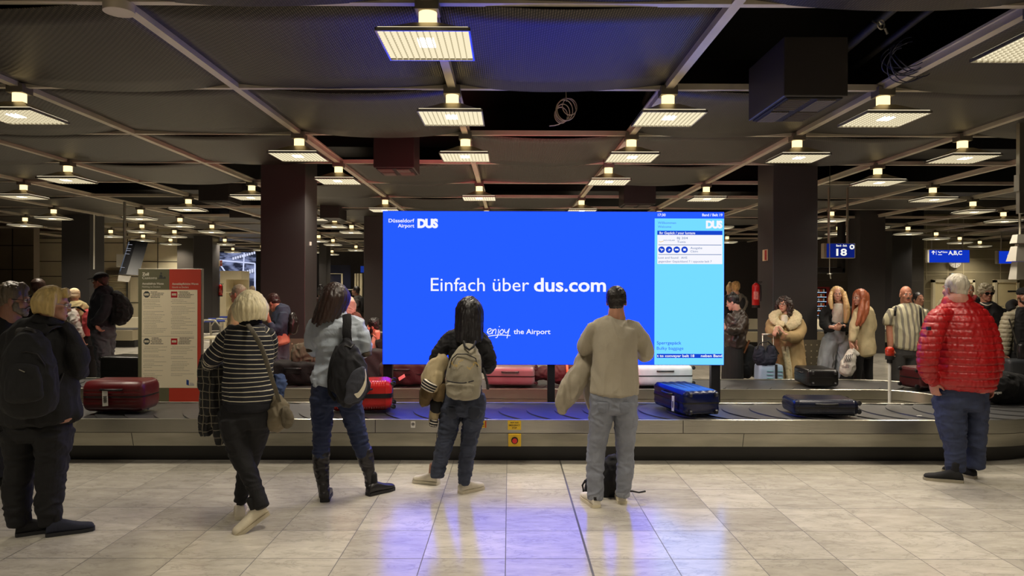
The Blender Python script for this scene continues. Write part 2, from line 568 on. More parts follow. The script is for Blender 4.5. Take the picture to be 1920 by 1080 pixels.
# right side walls
w, a, b = wallpiece('wall_partition_panels', 1732, 2100, 29.0, mat('olive_panel', rgb(150, 140, 112), 0.5, vary=(1.3, 0.12)))
q = MB(); lines(q, a, b, 2.1, 4.7, 29.0, xs=[a+0.1, a+0.98, a+1.6, a+3.1, a+5.0, a+6.6], zs=[2.95, 3.35, 2.42], w=0.03)
for z in (1.25, 1.75, 2.3): q.box(a+0.05, a+1.0, 28.985, 29.0, z-0.015, z+0.015)
struct(obj('trim_3', q, mat('panel_joint_light', rgb(196, 184, 150), 0.6)))
w, a, b = wallpiece('wall_partition_charcoal', 1533, 1732, 27.6, m_darkwall)
q = MB(); lines(q, a, b, 0, 4.7, 27.6, xs=[a+0.6+1.1*k for k in range(3)], zs=[1.3, 2.05, 2.9], w=0.025)
struct(obj('trim_4', q, mat('grey_line', rgb(86, 82, 76), 0.6)))
w, a, b = wallpiece('wall_partition_far', 1352, 1432, 30, mat('charcoal_wall', rgb(44, 42, 42), 0.5))
dn = 0
for (px0, px1, lab) in ((1752, 1822, 'a'), (1868, 1905, 'b')):
    dn += 1
    x0 = P(px0, 540, 28.9).x; x1 = P(px1, 540, 28.9).x
    d = thing('door_%d' % dn, ((x0+x1)/2, 28.9, 0), '', '')
    del d['label']; del d['category']; struct(d)
    obj('door_leaf', MB().box(x0, x1, 28.88, 28.96, 0.0, 2.0), m_beige2, d)
    obj('door_frame', MB().box(x0-0.1, x0, 28.84, 28.98, 0, 2.1).box(x1, x1+0.1, 28.84, 28.98, 0, 2.1).box(x0-0.1, x1+0.1, 28.84, 28.98, 2.0, 2.12), m_beige, d)
    obj('door_handle', MB().cyl((x0+0.1, 28.80, 1.05), (x0+0.24, 28.80, 1.05), 0.012).cyl((x0+0.1, 28.88, 1.05), (x0+0.1, 28.80, 1.05), 0.012), m_alu, d)
    if dn == 2: obj('door_plate', MB().box(x0+0.45, x0+0.8, 28.87, 28.88, 1.62, 1.68), m_black, d)

# columns
def column(px0, px1, d, label, side=0.7):
    x0 = P(px0, 540, d).x; x1 = P(px1, 540, d).x
    c = thing('column', ((x0+x1)/2, d+side/2, 0), label, 'column')
    obj('shaft', MB().box(x0, x1, d, d+side, 0, 4.75), m_col, c, bevel=0.01)
    return c, x0, x1
m_guard = mat('perforated_guard', rgb(120, 112, 94), 0.5, 0.1)
def dots(mb, x0, x1, z0, z1, y, p=0.085, r=0.012):
    nx = int((x1-x0)/p); nz = int((z1-z0)/p)
    for i in range(nx):
        for j in range(nz):
            cx = x0+(i+0.5)*(x1-x0)/nx; cz = z0+(j+0.5)*(z1-z0)/nz
            mb.add([(cx+r*math.cos(t*math.pi/3), y, cz+r*math.sin(t*math.pi/3)) for t in range(6)], [(0, 1, 2, 3, 4, 5)])
m_dot = mat('guard_stud', rgb(215, 205, 175), 0.3, 0.4)
cA, ax0, ax1 = column(488, 572, 11.3, 'charcoal square column behind the striped-sweater woman')
def guard(c, x0, x1, y, z1):
    q = MB().box(x0, x1, y, y+0.02, 0.1, z1)
    obj('impact_guard', q, m_guard, c)
    q = MB(); dots(q, x0+0.02, x1-0.02, 0.14, z1-0.03, y-0.002)
    obj('guard_studs', q, m_dot, c)
guard(cA, ax0+0.45, ax1+0.28, 11.24, 0.93)
cB, bx0, bx1 = column(1449, 1533, 11.3, 'charcoal square column with the fire extinguisher on its side')
guard(cB, bx0-0.1, bx1+0.03, 11.24, 0.93)
cC, x0, x1 = column(115, 168, 19.3, 'charcoal column behind the couple at the left edge')
obj('conduit', MB().cyl((x1-0.02+0.17, 19.24, 2.2), (x1+0.15, 19.24, 4.7), 0.018), m_white, cC)
column(682, 731, 19.3, 'charcoal column half hidden behind the left edge of the big screen')
cD, dx0, dx1 = column(363, 398, 27.3, 'charcoal column behind the customs sign')
column(1612, 1660, 19.3, 'charcoal column behind the red-haired woman')
column(1672, 1710, 24.0, 'charcoal column behind the bald man in the striped shirt')
column(598, 612, 31.0, 'slim dark column far away between the two thick columns')
q = MB(); q.box(dx0+0.6, dx0+1.35, 27.0, 27.03, 0.1, 0.95)
# ------------------------------------------------------------------ ceiling: rails
m_rail_dark = mat('rail_shadow_gap', rgb(60, 56, 50), 0.6)
ords = ['first', 'second', 'third', 'fourth', 'fifth', 'sixth', 'seventh', 'eighth', 'ninth', 'tenth', 'eleventh', 'twelfth', 'thirteenth', 'fourteenth', 'fifteenth', 'sixteenth', 'seventeenth', 'eighteenth', 'nineteenth', 'twentieth', 'twenty-first', 'twenty-second', 'twenty-third', 'twenty-fourth', 'twenty-fifth']
IS = list(range(-11, 13)); JS = list(range(-1, 17))
for n, i in enumerate(IS):
    x = GX0+GS*i
    y0 = max(2.6, (abs(x)-2.0)/0.75)
    q = MB().box(x-0.038, x+0.038, y0, GD0+GS*16, CZ, CZ+0.075)
    # C-profile flanges that carry the mesh hooks
    q.box(x-0.06, x-0.038, y0, GD0+GS*16, CZ+0.055, CZ+0.075).box(x+0.038, x+0.06, y0, GD0+GS*16, CZ+0.055, CZ+0.075)
    o = obj('ceiling_rail', q, m_rail, org=Vector((x, y0, CZ)))
    tag(o, 'pale grey ceiling rail running away from the viewer, %s from the left' % ords[n], 'rail', 'rails running down the hall'); o['kind'] = 'thing'
for n, j in enumerate(range(0, 17)):
    y = GD0+GS*j
    w = y*0.78+2
    q = MB().box(max(-w, -25.9), min(w, 25.9), y-0.03, y+0.03, CZ+0.002, CZ+0.06)
    o = obj('ceiling_rail', q, m_rail, org=Vector((0, y, CZ)))
    tag(o, 'pale grey ceiling rail running across the hall, %s from the front' % ords[n], 'rail', 'rails running across the hall'); o['kind'] = 'thing'
q = MB().cyl((GX0-GS, GD0, CZ-0.06), (GX0-GS, GD0, CZ+0.0), 0.1, 24)
tag(obj('ceiling_junction_disc', q, m_rail, org=Vector((GX0-GS, GD0, CZ)), smooth=40), 'round grey cap under the rail crossing at the upper left', 'cap')

# ------------------------------------------------------------------ lamps
LAMPS = {0: [0, 2], 1: [-2, 0, 1, 2], 2: [-1, 0, 1, 2, 3], 3: [-3, -1, 1, 3], 4: [-4, -2, 0, 2, 4], 5: [-3, -1, 1, 5], 6: [-5, -4, -2, 0, 2, 4, 6],
         7: [-6, -4, -2, 3, 5], 8: [-5, -4, -2, 1, 5, 6], 9: [-6, -5, -3, 0, 5, 7], 10: [-6, -3, 2, 4, 8], 11: [-6, -5, -3, 0, 7, 9], 12: [-6, -4, 4, 8],
         13: [-5, -3, 1, 5, 9], 14: [-6, -4, 6, 8], 15: [-8, -4, 0, 5, 10]}
m_hood = mat('lamp_hood', rgb(168, 158, 134), 0.4, 0.6)
m_box = mat('lamp_box', rgb(120, 112, 100), 0.5, 0.3)
m_neck = emat('lamp_neck_glow', (1.0, 0.74, 0.34, 1), 2.0)
m_louv = emat('louvre_blade_glow', (1.0, 0.84, 0.52, 1), 0.52)  # lamplight on the louvre blades put in as emission, crosswise ones brighter
m_louv2 = emat('louvre_cross_glow', (1.0, 0.88, 0.60, 1), 0.98)
m_glow = emat('lamp_tube_glow', (1.0, 0.88, 0.60, 1), 1.12)
m_hot = emat('lamp_bulb_glow', (1.0, 0.93, 0.75, 1), 5.0)
def lamp_meshes():
    O = Vector((0, 0, 0)); z0 = 3.372-CZ
    out = []
    q = MB().box(-0.08, 0.08, -0.08, 0.08, -0.055, 0.03)
    out.append(('mounting_box', q.mesh('mounting_box', m_box)))
    q = MB().cyl((0, 0, -0.165), (0, 0, -0.055), 0.062, 20)
    me = q.mesh('neck', m_neck); smooth_by_angle(me); out.append(('neck', me))
    # hood : square section flaring downwards
    q = MB()
    prof = [(0.085, -0.150), (0.105, -0.160), (0.15, -0.186), (0.21, -0.218), (0.26, -0.244), (0.303, -0.264)]
    rings = [[Vector((sx*w, sy*w, z)) for sx, sy in ((-1, -1), (1, -1), (1, 1), (-1, 1))] for w, z in prof]
    q.rings(rings)
    out.append(('hood', q.mesh('hood', m_hood)))
    q = MB(); h = 0.306
    for (x0, x1, y0, y1) in ((-h, h, -h, -h+0.012), (-h, h, h-0.012, h), (-h, -h+0.012, -h, h), (h-0.012, h, -h, h)):
        q.box(x0, x1, y0, y1, z0, z0+0.024)
    out.append(('rim', q.mesh('rim', mat('lamp_rim', rgb(190, 186, 176), 0.2, 0.8))))
    q = MB().box(-0.29, 0.29, -0.29, 0.29, z0+0.027, z0+0.033)
    out.append(('light_panel', q.mesh('light_panel', m_glow)))
    q = MB().box(-0.055, 0.055, -0.13, 0.02, z0+0.0015, z0+0.022)
    out.append(('bulb', q.mesh('bulb', m_hot)))
    q = MB(); n = 14
    for k in range(1, n):
        t = -0.294+0.588*k/n
        q.box(t-0.003, t+0.003, -0.294, 0.294, z0+0.000, z0+0.020)
        q.cur = 1
        q.box(-0.294, 0.294, t-0.0015, t+0.0015, z0+0.003, z0+0.019)
        q.cur = 0
    out.append(('louvre', q.mesh('louvre', [m_louv, m_louv2])))
    return out
LM = lamp_meshes()
rown = ['nearest', 'second', 'third', 'fourth', 'fifth', 'sixth', 'seventh', 'eighth', 'ninth', 'tenth', 'eleventh', 'twelfth', 'thirteenth', 'fourteenth', 'fifteenth', 'sixteenth']
ld = bpy.data.lights.new('lamp_light', 'AREA')
ld.shape = 'SQUARE'; ld.size = 0.56; ld.energy = 31.0; ld.color = (1.0, 0.89, 0.72)
ld.spread = 134*DEG
def add_lamp(i, j, label):
    x = GX0+GS*i; y = GD0+GS*j
    t = thing('ceiling_lamp', (x, y, CZ), label, 'ceiling lamp', 'square louvred lamps under the rails')
    for nm, me in LM:
        link(nm, me, t)
    lo = bpy.data.objects.new('lamp_light', ld); COL.objects.link(lo); lo.parent = t
    lo.location = (0, 0, 3.365-CZ)
for j in sorted(LAMPS):
    vis = LAMPS[j]
    for n, i in enumerate(vis):
        tail = 'only one' if len(vis) == 1 else '%s from the left' % ords[n]
        add_lamp(i, j, 'square louvred pendant lamp in the %s row of lamps, %s' % (rown[j], tail))
# unseen lamps of the same ceiling, added above and behind to light the backs
for (i, j) in ((-2, -1), (1, -1), (3, -1), (-1, -2), (2, -2), (0, -2), (-3, -3), (1, -3), (-1, -4), (2, -4)):
    x = GX0+GS*i; y = GD0+GS*j
    t = thing('ceiling_lamp', (x, y, CZ), 'square louvred pendant lamp added unseen overhead behind the viewer', 'ceiling lamp', 'lamps behind the viewer')
    for nm, me in LM: link(nm, me, t)
    lo = bpy.data.objects.new('lamp_light', ld); COL.objects.link(lo); lo.parent = t
    lo.location = (0, 0, 3.365-CZ)

# ------------------------------------------------------------------ woven metal ceiling panels
def mesh_panel_material():
    m = bpy.data.materials.new('woven_metal_mesh'); m.use_nodes = True
    nt = m.node_tree; N = nt.nodes; L = nt.links; b = N['Principled BSDF']
    b.inputs['Metallic'].default_value = 0.35; b.inputs['Roughness'].default_value = 0.42
    tc = N.new('ShaderNodeTexCoord')
    def wave(direction, scale, dist):
        w = N.new('ShaderNodeTexWave'); w.bands_direction = direction; w.inputs['Scale'].default_value = scale
        w.inputs['Distortion'].default_value = dist; w.inputs['Detail'].default_value = 0; w.inputs['Detail Scale'].default_value = 0.3
        L.new(tc.outputs['Object'], w.inputs['Vector']); return w
    w1 = wave('X', 17, 0.5); w2 = wave('DIAGONAL', 11, 1.2)
    mu = N.new('ShaderNodeMath'); mu.operation = 'MULTIPLY'
    L.new(w1.outputs['Fac'], mu.inputs[0])
    m2 = N.new('ShaderNodeMapRange'); m2.inputs['To Min'].default_value = 0.45
    L.new(w2.outputs['Fac'], m2.inputs['Value']); L.new(m2.outputs[0], mu.inputs[1])
    ramp = N.new('ShaderNodeValToRGB')
    ramp.color_ramp.elements[0].position = 0.1; ramp.color_ramp.elements[0].color = rgb(30, 27, 25)
    ramp.color_ramp.elements[1].position = 0.9; ramp.color_ramp.elements[1].color = rgb(92, 84, 74)
    L.new(mu.outputs[0], ramp.inputs['Fac']); L.new(ramp.outputs[0], b.inputs['Base Color'])
    bp = N.new('ShaderNodeBump'); bp.inputs['Strength'].default_value = 0.35; bp.inputs['Distance'].default_value = 0.01
    L.new(mu.outputs[0], bp.inputs['Height']); L.new(bp.outputs[0], b.inputs['Normal'])
    return m
m_mesh = mesh_panel_material()
def panel_mesh(sag, seed):
    rnd = random.Random(seed)
    nx, ny = 16, 6; hw = GS/2-0.045; hd = GS/2-0.02
    v = []; f = []
    for lay in (0, 1):
        for j in range(ny+1):
            for i in range(nx+1):
                u = 2*i/nx-1; w = 2*j/ny-1
                z = 0.055 - sag*(1-u*u)*(0.8+0.2*w*w) + 0.006*math.sin(3*u+seed) - (0.004 if lay else 0)
                v.append((u*hw, w*hd, z-0.004*lay))
    W = nx+1; n1 = W*(ny+1)
    for j in range(ny):
        for i in range(nx):
            a = j*W+i
            f.append((a, a+1, a+1+W, a+W)); f.append((n1+a, n1+a+W, n1+a+1+W, n1+a+1))
    for i in range(nx):
        f.append((i, n1+i, n1+i+1, i+1)); a = ny*W+i; f.append((a, a+1, n1+a+1, n1+a))
    for j in range(ny):
        a = j*W; f.append((a, a+W, n1+a+W, n1+a)); a = j*W+nx; f.append((a, n1+a, n1+a+W, a+W))
    me = bpy.data.meshes.new('mesh_panel'); me.from_pydata(v, [], f); me.materials.append(m_mesh)
    me.polygons.foreach_set('use_smooth', [True]*len(f)); me.update()
    return me
PM = [panel_mesh(s, k) for k, s in enumerate((0.07, 0.05, 0.09, 0.035))]
OPEN = {(1, 0), (0, 1), (-1, 2), (3, 2), (3, 3), (-2, 3), (2, 3), (0, 4), (-3, 4), (-4, 4), (1, 4), (4, 3), (4, 4), (-4, 5), (-3, 5), (2, 4)}
rp = random.Random(11)
cnt = 0
for j in range(-1, 14):
    y = GD0+GS*(j+0.5)
    xs = []
    for i in range(-11, 12):
        x = GX0+GS*(i+0.5)
        if abs(x) > 0.74*(y+1)+1.6: continue
        if (i, j) in OPEN: continue
        if j >= 5 and rp.random() < 0.42: continue
        xs.append((i, x))
    for n, (i, x) in enumerate(xs):
        me = PM[(i*3+j*5) % 4]
        o = link('ceiling_mesh_panel', me)
        o.location = (x, y, CZ)
        if j < 0: lab = 'dark woven metal ceiling panel above the top edge of the photo, %s from the left' % ords[n]
        else: lab = 'dark sagging woven metal ceiling panel, %s row from the front, %s from the left' % (ords[j] if j < 14 else 'last', ords[n])
        tag(o, lab, 'ceiling panel', 'woven metal ceiling panels'); o['kind'] = 'thing'
        cnt += 1
# dark ducts above the open cells
m_duct = mat('dark_duct', rgb(30, 28, 26), 0.6, vary=(3, 0.2))  # very dark, slightly mottled
def duct(x0, x1, y0, y1, z0, z1, lab):
    o = obj('air_duct', MB().box(x0, x1, y0, y1, z0, z1), m_duct, org=Vector(((x0+x1)/2, (y0+y1)/2, z0)), bevel=0.01)
    tag(o, lab, 'duct')
duct(-8, 9, 7.6, 8.6, 4.15, 4.74, 'long dark air duct above the opening with the cable coil')
duct(-12, 12, 12.15, 13.1, 4.1, 4.74, 'long dark air duct across the ceiling behind the screen')
duct(-14, 14, 17.6, 18.6, 4.1, 4.74, 'long dark air duct across the ceiling between the columns')
q = MB()
for (x, r) in ((1.2, 0.05), (2.9, 0.04), (3.2, 0.03)):
    q.cyl((x, 3.0, 3.98+r), (x+0.5, 9.0, 4.0+r), r, 10)
tag(obj('pipe_run', q, m_duct, org=Vector((2, 5, 4.3)), smooth=40), 'dark pipes above the opening at the upper right', 'pipes')
# air outlet boxes
def outlet(px0, px1, d, ztop, zbot, depth, label, col=(46, 42, 40), grille=True):
    x0 = P(px0, 300, d).x; x1 = P(px1, 300, d).x
    t = thing('air_outlet_box', ((x0+x1)/2, d+depth/2, zbot), label, 'air outlet')
    obj('casing', MB().box(x0, x1, d, d+depth, zbot, ztop), mat('outlet_casing', rgb(*col), 0.45, vary=(2, 0.12)), t, bevel=0.008)
    if grille:
        q = MB(); xm = (x0+x1)/2; ym = d+depth/2
        q.box(x0+0.03, x1-0.03, d+0.03, d+depth-0.03, zbot-0.012, zbot-0.001)
        obj('grille_plate', q, m_black, t)
        q = MB()
        n = 9
        for k in range(n):
            xx = x0+0.06+(xm-x0-0.1)*k/n
            q.box(xx, xx+0.014, ym+0.02, d+depth-0.05, zbot-0.024, zbot-0.012)
            xx = xm+0.03+(x1-xm-0.1)*k/n
            q.box(xx, xx+0.014, d+0.05, ym-0.02, zbot-0.024, zbot-0.012)
            yy = d+0.05+(ym-d-0.08)*k/n
            q.box(x0+0.05, xm-0.03, yy, yy+0.012, zbot-0.024, zbot-0.012)
            yy = ym+0.03+(ym-d-0.08)*k/n
            q.box(xm+0.03, x1-0.05, yy, yy+0.012, zbot-0.024, zbot-0.012)
        obj('grille_slats', q, mat('grille_slat', rgb(96, 90, 82), 0.4), t)
    return t
# big one: front face px 1470-1590, bottom front edge y 180, ceiling side
outlet(1470, 1590, 5.75, P(1500, 68, 5.75).z, P(1500, 180, 5.75).z, 0.86, 'large dark air outlet box hanging in the ceiling opening at the upper right')
outlet(700, 776, 9.7, 4.3, P(700, 314, 9.7).z, 0.62, 'dark air outlet box hanging above the left end of the screen', (42, 34, 34))
outlet(1170, 1230, 14.6, 4.2, P(1170, 382, 14.6).z, 0.7, 'dark air outlet box just above the right half of the screen')
outlet(372, 428, 15.2, 4.2, P(372, 377, 15.2).z, 0.8, 'dark air outlet box between the left lamps above the customs sign')
outlet(430, 470, 19.5, 4.2, P(372, 408, 19.5).z, 0.8, 'small far air outlet box left of the nearest left column', grille=False)
outlet(600, 636, 17.2, 4.2, P(372, 408, 17.2).z, 0.8, 'small far air outlet box right of the nearest left column', grille=False)
# cable coil in the opening
q = MB()
for (cx, cy, r, ph, tl) in ((1062, 205, 0.115, 0.0, 0.3), (1058, 207, 0.105, 0.4, 0.1), (1055, 212, 0.085, 0.9, -0.2), (1068, 200, 0.09, 0.2, 0.5), (1052, 216, 0.08, 0.5, 0.2)):
    c = P(cx, cy, 8.0)
    pts = [c+Vector((r*math.cos(a)*0.9, tl*r*math.sin(a+ph), r*1.15*math.sin(a))) for a in [2*math.pi*k/28 for k in range(28)]]
    q.tube(pts, 0.006, 6, closed=True)
q.tube([P(1054, 228, 8.0), P(1048, 233, 8.0), P(1040, 235, 8.0), P(1030, 236, 8.0)], 0.007, 6)
q.tube([P(1062, 190, 8.0), P(1060, 150, 8.1), P(1062, 120, 8.2)], 0.005, 6)
tag(obj('hanging_cable_coil', q, mat('beige_cable', rgb(216, 190, 166), 0.5), org=P(1060, 210, 8.0), smooth=60), 'coil of beige cable hanging in the ceiling opening above the screen', 'cable')
# blue cables next to the outlet and the little wheel valve
q = MB(); rr_ = random.Random(4)
for k in range(9):
    c = P(1700+rr_.uniform(-8, 8), 112+rr_.uniform(-8, 8), 6.3); r = 0.12+rr_.uniform(-0.02, 0.05)
    pts = [c+Vector((r*math.cos(a)*1.3, 0.1*math.sin(a*1.3+k), r*math.sin(a))) for a in [math.pi*(0.55+1.2*t/20) for t in range(21)]]
    q.tube(pts, 0.005, 5)
tag(obj('hanging_cable_bundle', q, mat('dark_blue_cable', rgb(38, 40, 62), 0.4), org=P(1700, 110, 6.3), smooth=60), 'loops of dark blue cable right of the large air outlet box', 'cable')
c = P(1652, 46, 5.6)
v = thing('ceiling_valve', c, 'small grey hand wheel valve in the dark ceiling opening at the upper right', 'valve')
q = MB(); q.tube([c+Vector((0.032*math.cos(a), 0.01*math.cos(a), 0.036*math.sin(a))) for a in [2*math.pi*k/20 for k in range(20)]], 0.006, 6, closed=True)
for a in (0.3, 2.4, 4.5): q.cyl(c, c+Vector((0.03*math.cos(a), 0.01*math.cos(a), 0.034*math.sin(a))), 0.005, 6)
obj('wheel', q, m_alu, v, smooth=50)
obj('stem', MB().cyl(c, c+Vector((0.06, 0.25, 0.12)), 0.009, 8).cyl(c+Vector((0.03, 0, -0.03)), c+Vector((0.05, 0, -0.075)), 0.01, 8), m_alu, v, smooth=50)
# ================================================================== baggage carousel
CXL, CXR, CY = -8.0, 4.65, 8.665
R_IN, R_OUT, BZ = 0.555, 1.585, 0.43
def stadium(r, n=28, ns=40):
    pts = []
    for k in range(ns): pts.append((CXL+(CXR-CXL)*k/ns, CY-r))
    for k in range(n):
        a = -math.pi/2+math.pi*k/n; pts.append((CXR+r*math.cos(a), CY+r*math.sin(a)))
    for k in range(ns): pts.append((CXR+(CXL-CXR)*k/ns, CY+r))
    for k in range(n):
        a = math.pi/2+math.pi*k/n; pts.append((CXL+r*math.cos(a), CY+r*math.sin(a)))
    return pts
def sweep(mb, prof):
    """prof: closed polygon (r,z), swept round the loop"""
    loops = [[(x, y, z) for x, y in stadium(r)] for r, z in prof]
    n = len(loops[0]); m = len(prof)
    v = [p for l in loops for p in l]; f = []
    for i in range(m):
        j = (i+1) % m
        for k in range(n):
            f.append((i*n+k, i*n+(k+1) % n, j*n+(k+1) % n, j*n+k))
    mb.add(v, f)
car = thing('baggage_carousel', ((CXL+CXR)/2, CY, 0), 'long oval baggage carousel with black belt and steel sides around the screen', 'baggage carousel')
q = MB()
sweep(q, [(R_OUT+0.018, 0.309), (R_OUT+0.018, BZ+0.006), (R_OUT+0.004, BZ+0.012), (R_OUT-0.004, BZ+0.006), (R_OUT-0.004, 0.309)])
obj('outer_apron', q, m_steel, car, smooth=40)
q = MB()
sweep(q, [(R_OUT-0.03, 0.167), (R_OUT+0.012, 0.303), (R_OUT-0.02, 0.303), (R_OUT-0.06, 0.167)])
obj('lower_apron', q, m_steel2, car, smooth=40)
q = MB()
sweep(q, [(R_OUT-0.15, 0.0), (R_OUT-0.15, 0.4), (R_OUT-0.2, 0.4), (R_OUT-0.2, 0.0)])
obj('plinth', q, mat('plinth_black', rgb(26, 24, 23), 0.35), car, smooth=40)
q = MB()
sweep(q, [(R_IN-0.018, 0.315), (R_IN-0.018, BZ+0.006), (R_IN-0.004, BZ+0.012), (R_IN+0.004, BZ+0.006), (R_IN+0.004, 0.315)])
obj('inner_apron', q, m_steel, car, smooth=40)
q = MB()
sweep(q, [(R_IN+0.0, 0.09), (R_IN-0.012, 0.309), (R_IN+0.03, 0.309), (R_IN+0.04, 0.09)])
obj('inner_lower_apron', q, m_steel2, car, smooth=40)
q = MB()
sweep(q, [(R_IN+0.05, 0.36), (R_OUT-0.05, 0.36), (R_OUT-0.05, 0.385), (R_IN+0.05, 0.385)])
obj('bed', q, m_black, car)
# vertical joints of the aprons
for x in (-7.3, -4.3, -1.31, 1.71, 4.55):
    q = MB()
    q.box(x-0.003, x+0.003, CY-R_OUT-0.0195, CY-R_OUT, 0.31, BZ+0.005)
    obj('panel_joint', q, m_black, car); q = MB()
    ya, yb = CY-R_OUT-0.0135, CY-R_OUT+0.0285; xx = x+0.6
    q.hexa([(xx-0.003, ya, 0.302), (xx+0.003, ya, 0.302), (xx+0.003, yb, 0.168), (xx-0.003, yb, 0.168)], [(xx-0.003, ya+0.01, 0.302), (xx+0.003, ya+0.01, 0.302), (xx+0.003, yb+0.01, 0.168), (xx-0.003, yb+0.01, 0.168)])
    obj('panel_joint', q, m_black, car)
# belt: overlapping crescent plates
def path(s):
    Ls = CXR-CXL; Rm = (R_IN+R_OUT)/2; La = math.pi*Rm; T = 2*Ls+2*La
    s %= T
    if s < Ls: return (CXL+s, CY, 0, -1)
    s -= Ls
    if s < La:
        a = -math.pi/2+s/Rm; return (CXR, CY, math.cos(a), math.sin(a))
    s -= La
    if s < Ls: return (CXR-s, CY, 0, 1)
    s -= Ls
    a = math.pi/2+s/Rm; return (CXL, CY, math.cos(a), math.sin(a))
Ls = CXR-CXL; Rm = (R_IN+R_OUT)/2; T = 2*Ls+2*math.pi*Rm
NP = int(round(T/0.30)); pitch = T/NP
q = MB(); na, nc = 5, 12
for k in range(NP):
    rows = []
    for a in range(na+1):
        t = a/na
        row = []
        for c in range(nc+1):
            v_ = c/nc
            bulge = 0.24*(1-(2*v_-1)**2) - 0.10*v_
            s = (k+t*1.12)*pitch - bulge
            bx, by, nx, ny = path(s)
            r = R_IN+0.006+(R_OUT-R_IN-0.012)*v_
            # on the straights the outward direction is fixed
            z = BZ-0.012 + 0.013*(1-t) + 0.004*math.sin(v_*math.pi)
            row.append((bx+nx*r, by+ny*r, z))
        rows.append(row)
    front = [(p[0], p[1], p[2]-0.02) for p in rows[0]]
    allr = [front]+rows
    v = [p for r in allr for p in r]; W = nc+1
    f = []
    for a in range(len(allr)-1):
        for c in range(nc):
            f.append((a*W+c, (a+1)*W+c, (a+1)*W+c+1, a*W+c+1))
    q.add(v, f)
m_belt = mat('rubber_belt', rgb(32, 31, 31), 0.40, spec=2.4, bump=(14, 0.25), vary=(4.0, 0.35, (1, 2.5, 1)))
bl = obj('belt', q, m_belt, car, smooth=40)
# scuffs / litter on the belt are left as small paper scraps
# stickers on the apron
yf = CY-R_OUT-0.0195
def on_front(px0, px1, py0, py1):
    a = P(px0, py1, yf); b = P(px1, py0, yf)
    return a.x, b.x, a.z, b.z
m_yel = mat('yellow_sticker', rgb(214, 176, 30), 0.5)
m_ink = mat('black_ink', rgb(25, 22, 20), 0.6)
x0, x1, z0, z1 = on_front(952, 977, 788.5, 806)
st = thing('emergency_stop_sticker', ((x0+x1)/2, yf, z0), 'yellow sticker reading NOT AUS EMERGENCY STOP on the steel apron', 'sticker')
obj('backing', MB().box(x0, x1, yf-0.002, yf, z0, z1), m_yel, st)
q = MB(); h = (z1-z0)
for k, s_ in enumerate(('NOT AUS', 'EMERGENCY', 'STOP')):
    lettering(q, s_, Vector(((x0+x1)/2, yf-0.003, z1-h*(0.3+0.28*k))), UX, UZ, w=(x1-x0)*(0.6, 0.84, 0.36)[k], h=h*0.17, bold=0.02, align='c')
obj('lettering', q, m_ink, st)
yl = CY-R_OUT-0.012+0.01
x0, x1, z0, z1 = on_front(953, 977, 813, 836)
z0 = 0.178; z1 = 0.178+(x1-x0)*0.98
eb = thing('emergency_stop_button', ((x0+x1)/2, yl, z0), 'red emergency stop mushroom button on a yellow plate low on the carousel', 'button')
tilt = Matrix.Translation((0, 0, 0))
obj('plate', MB().box(x0, x1, yl-0.03, yl+0.04, z0, z1), m_yel, eb, bevel=0.003)
cx = (x0+x1)/2; cz = (z0+z1)/2
obj('collar', MB().cyl((cx, yl-0.042, cz), (cx, yl-0.03, cz), 0.034, 28), m_ink, eb, smooth=40)
obj('button_cap', MB().cyl((cx, yl-0.062, cz), (cx, yl-0.042, cz), 0.024, 28, r1=0.02), mat('red_button', rgb(200, 36, 30), 0.35), eb, smooth=40)
x0, x1, z0, z1 = on_front(896, 912, 789, 802)
st = thing('warning_sticker', ((x0+x1)/2, yf, z0), 'small yellow and red warning sticker on the apron beside the jeans', 'sticker')
obj('backing', MB().box(x0, x1, yf-0.002, yf, z0, z1), m_yel, st)
q = MB().box(x1-0.014, x1-0.002, yf-0.003, yf-0.002, z0+0.002, z1-0.002)
obj('red_stripe', q, mat('red_ink', rgb(170, 40, 30), 0.5), st)
q = MB()
for k in range(3): q.box(x0+0.004, x1-0.02, yf-0.003, yf-0.002, z0+0.012+0.015*k, z0+0.018+0.015*k)
obj('lettering', q, m_ink, st)
x0, x1, z0, z1 = on_front(770.5, 778.5, 790, 802)
st = thing('pictogram_sticker', ((x0+x1)/2, yf, z0), 'small white sticker with a round pictogram on the apron', 'sticker')
obj('backing', MB().box(x0, x1, yf-0.002, yf, z0, z1), m_white, st)
c = Vector(((x0+x1)/2, yf-0.004, (z0+z1)/2+0.004))
q = MB(); q.tube([c+Vector((0.014*math.cos(a), 0, 0.014*math.sin(a))) for a in [2*math.pi*k/20 for k in range(20)]], 0.0022, 5, closed=True)
q.box(c.x-0.006, c.x+0.006, yf-0.004, yf-0.002, c.z-0.006, c.z+0.006)
obj('pictogram', q, m_ink, st)
# beacon post
c = P(1668, 700, 8.3); X = c.x
bp_ = thing('beacon_post', (X, 8.3, 0.0), 'white post with a red beacon lamp on top inside the carousel loop', 'beacon')
obj('post', MB().cyl((X, 8.3, 0), (X, 8.3, P(1668, 679, 8.3).z), 0.017, 16), m_white, bp_, smooth=40)
zb = P(1668, 679, 8.3).z
obj('socket', MB().cyl((X, 8.3, zb-0.01), (X, 8.3, zb+0.03), 0.03, 16).cyl((X, 8.3, zb+0.03), (X, 8.3, zb+0.075), 0.048, 18), m_ink, bp_, smooth=40)
q = MB(); pr = [(0.042, 0.075), (0.047, 0.09), (0.047, 0.15), (0.038, 0.17), (0.012, 0.178)]
q.rings([[Vector((X+r*math.cos(2*math.pi*k/20), 8.3+r*math.sin(2*math.pi*k/20), zb+z)) for k in range(20)] for r, z in pr])
for z in (0.095, 0.11, 0.125, 0.14):
    q.tube([(X+0.048*math.cos(2*math.pi*k/20), 8.3+0.048*math.sin(2*math.pi*k/20), zb+z) for k in range(20)], 0.003, 5, closed=True)
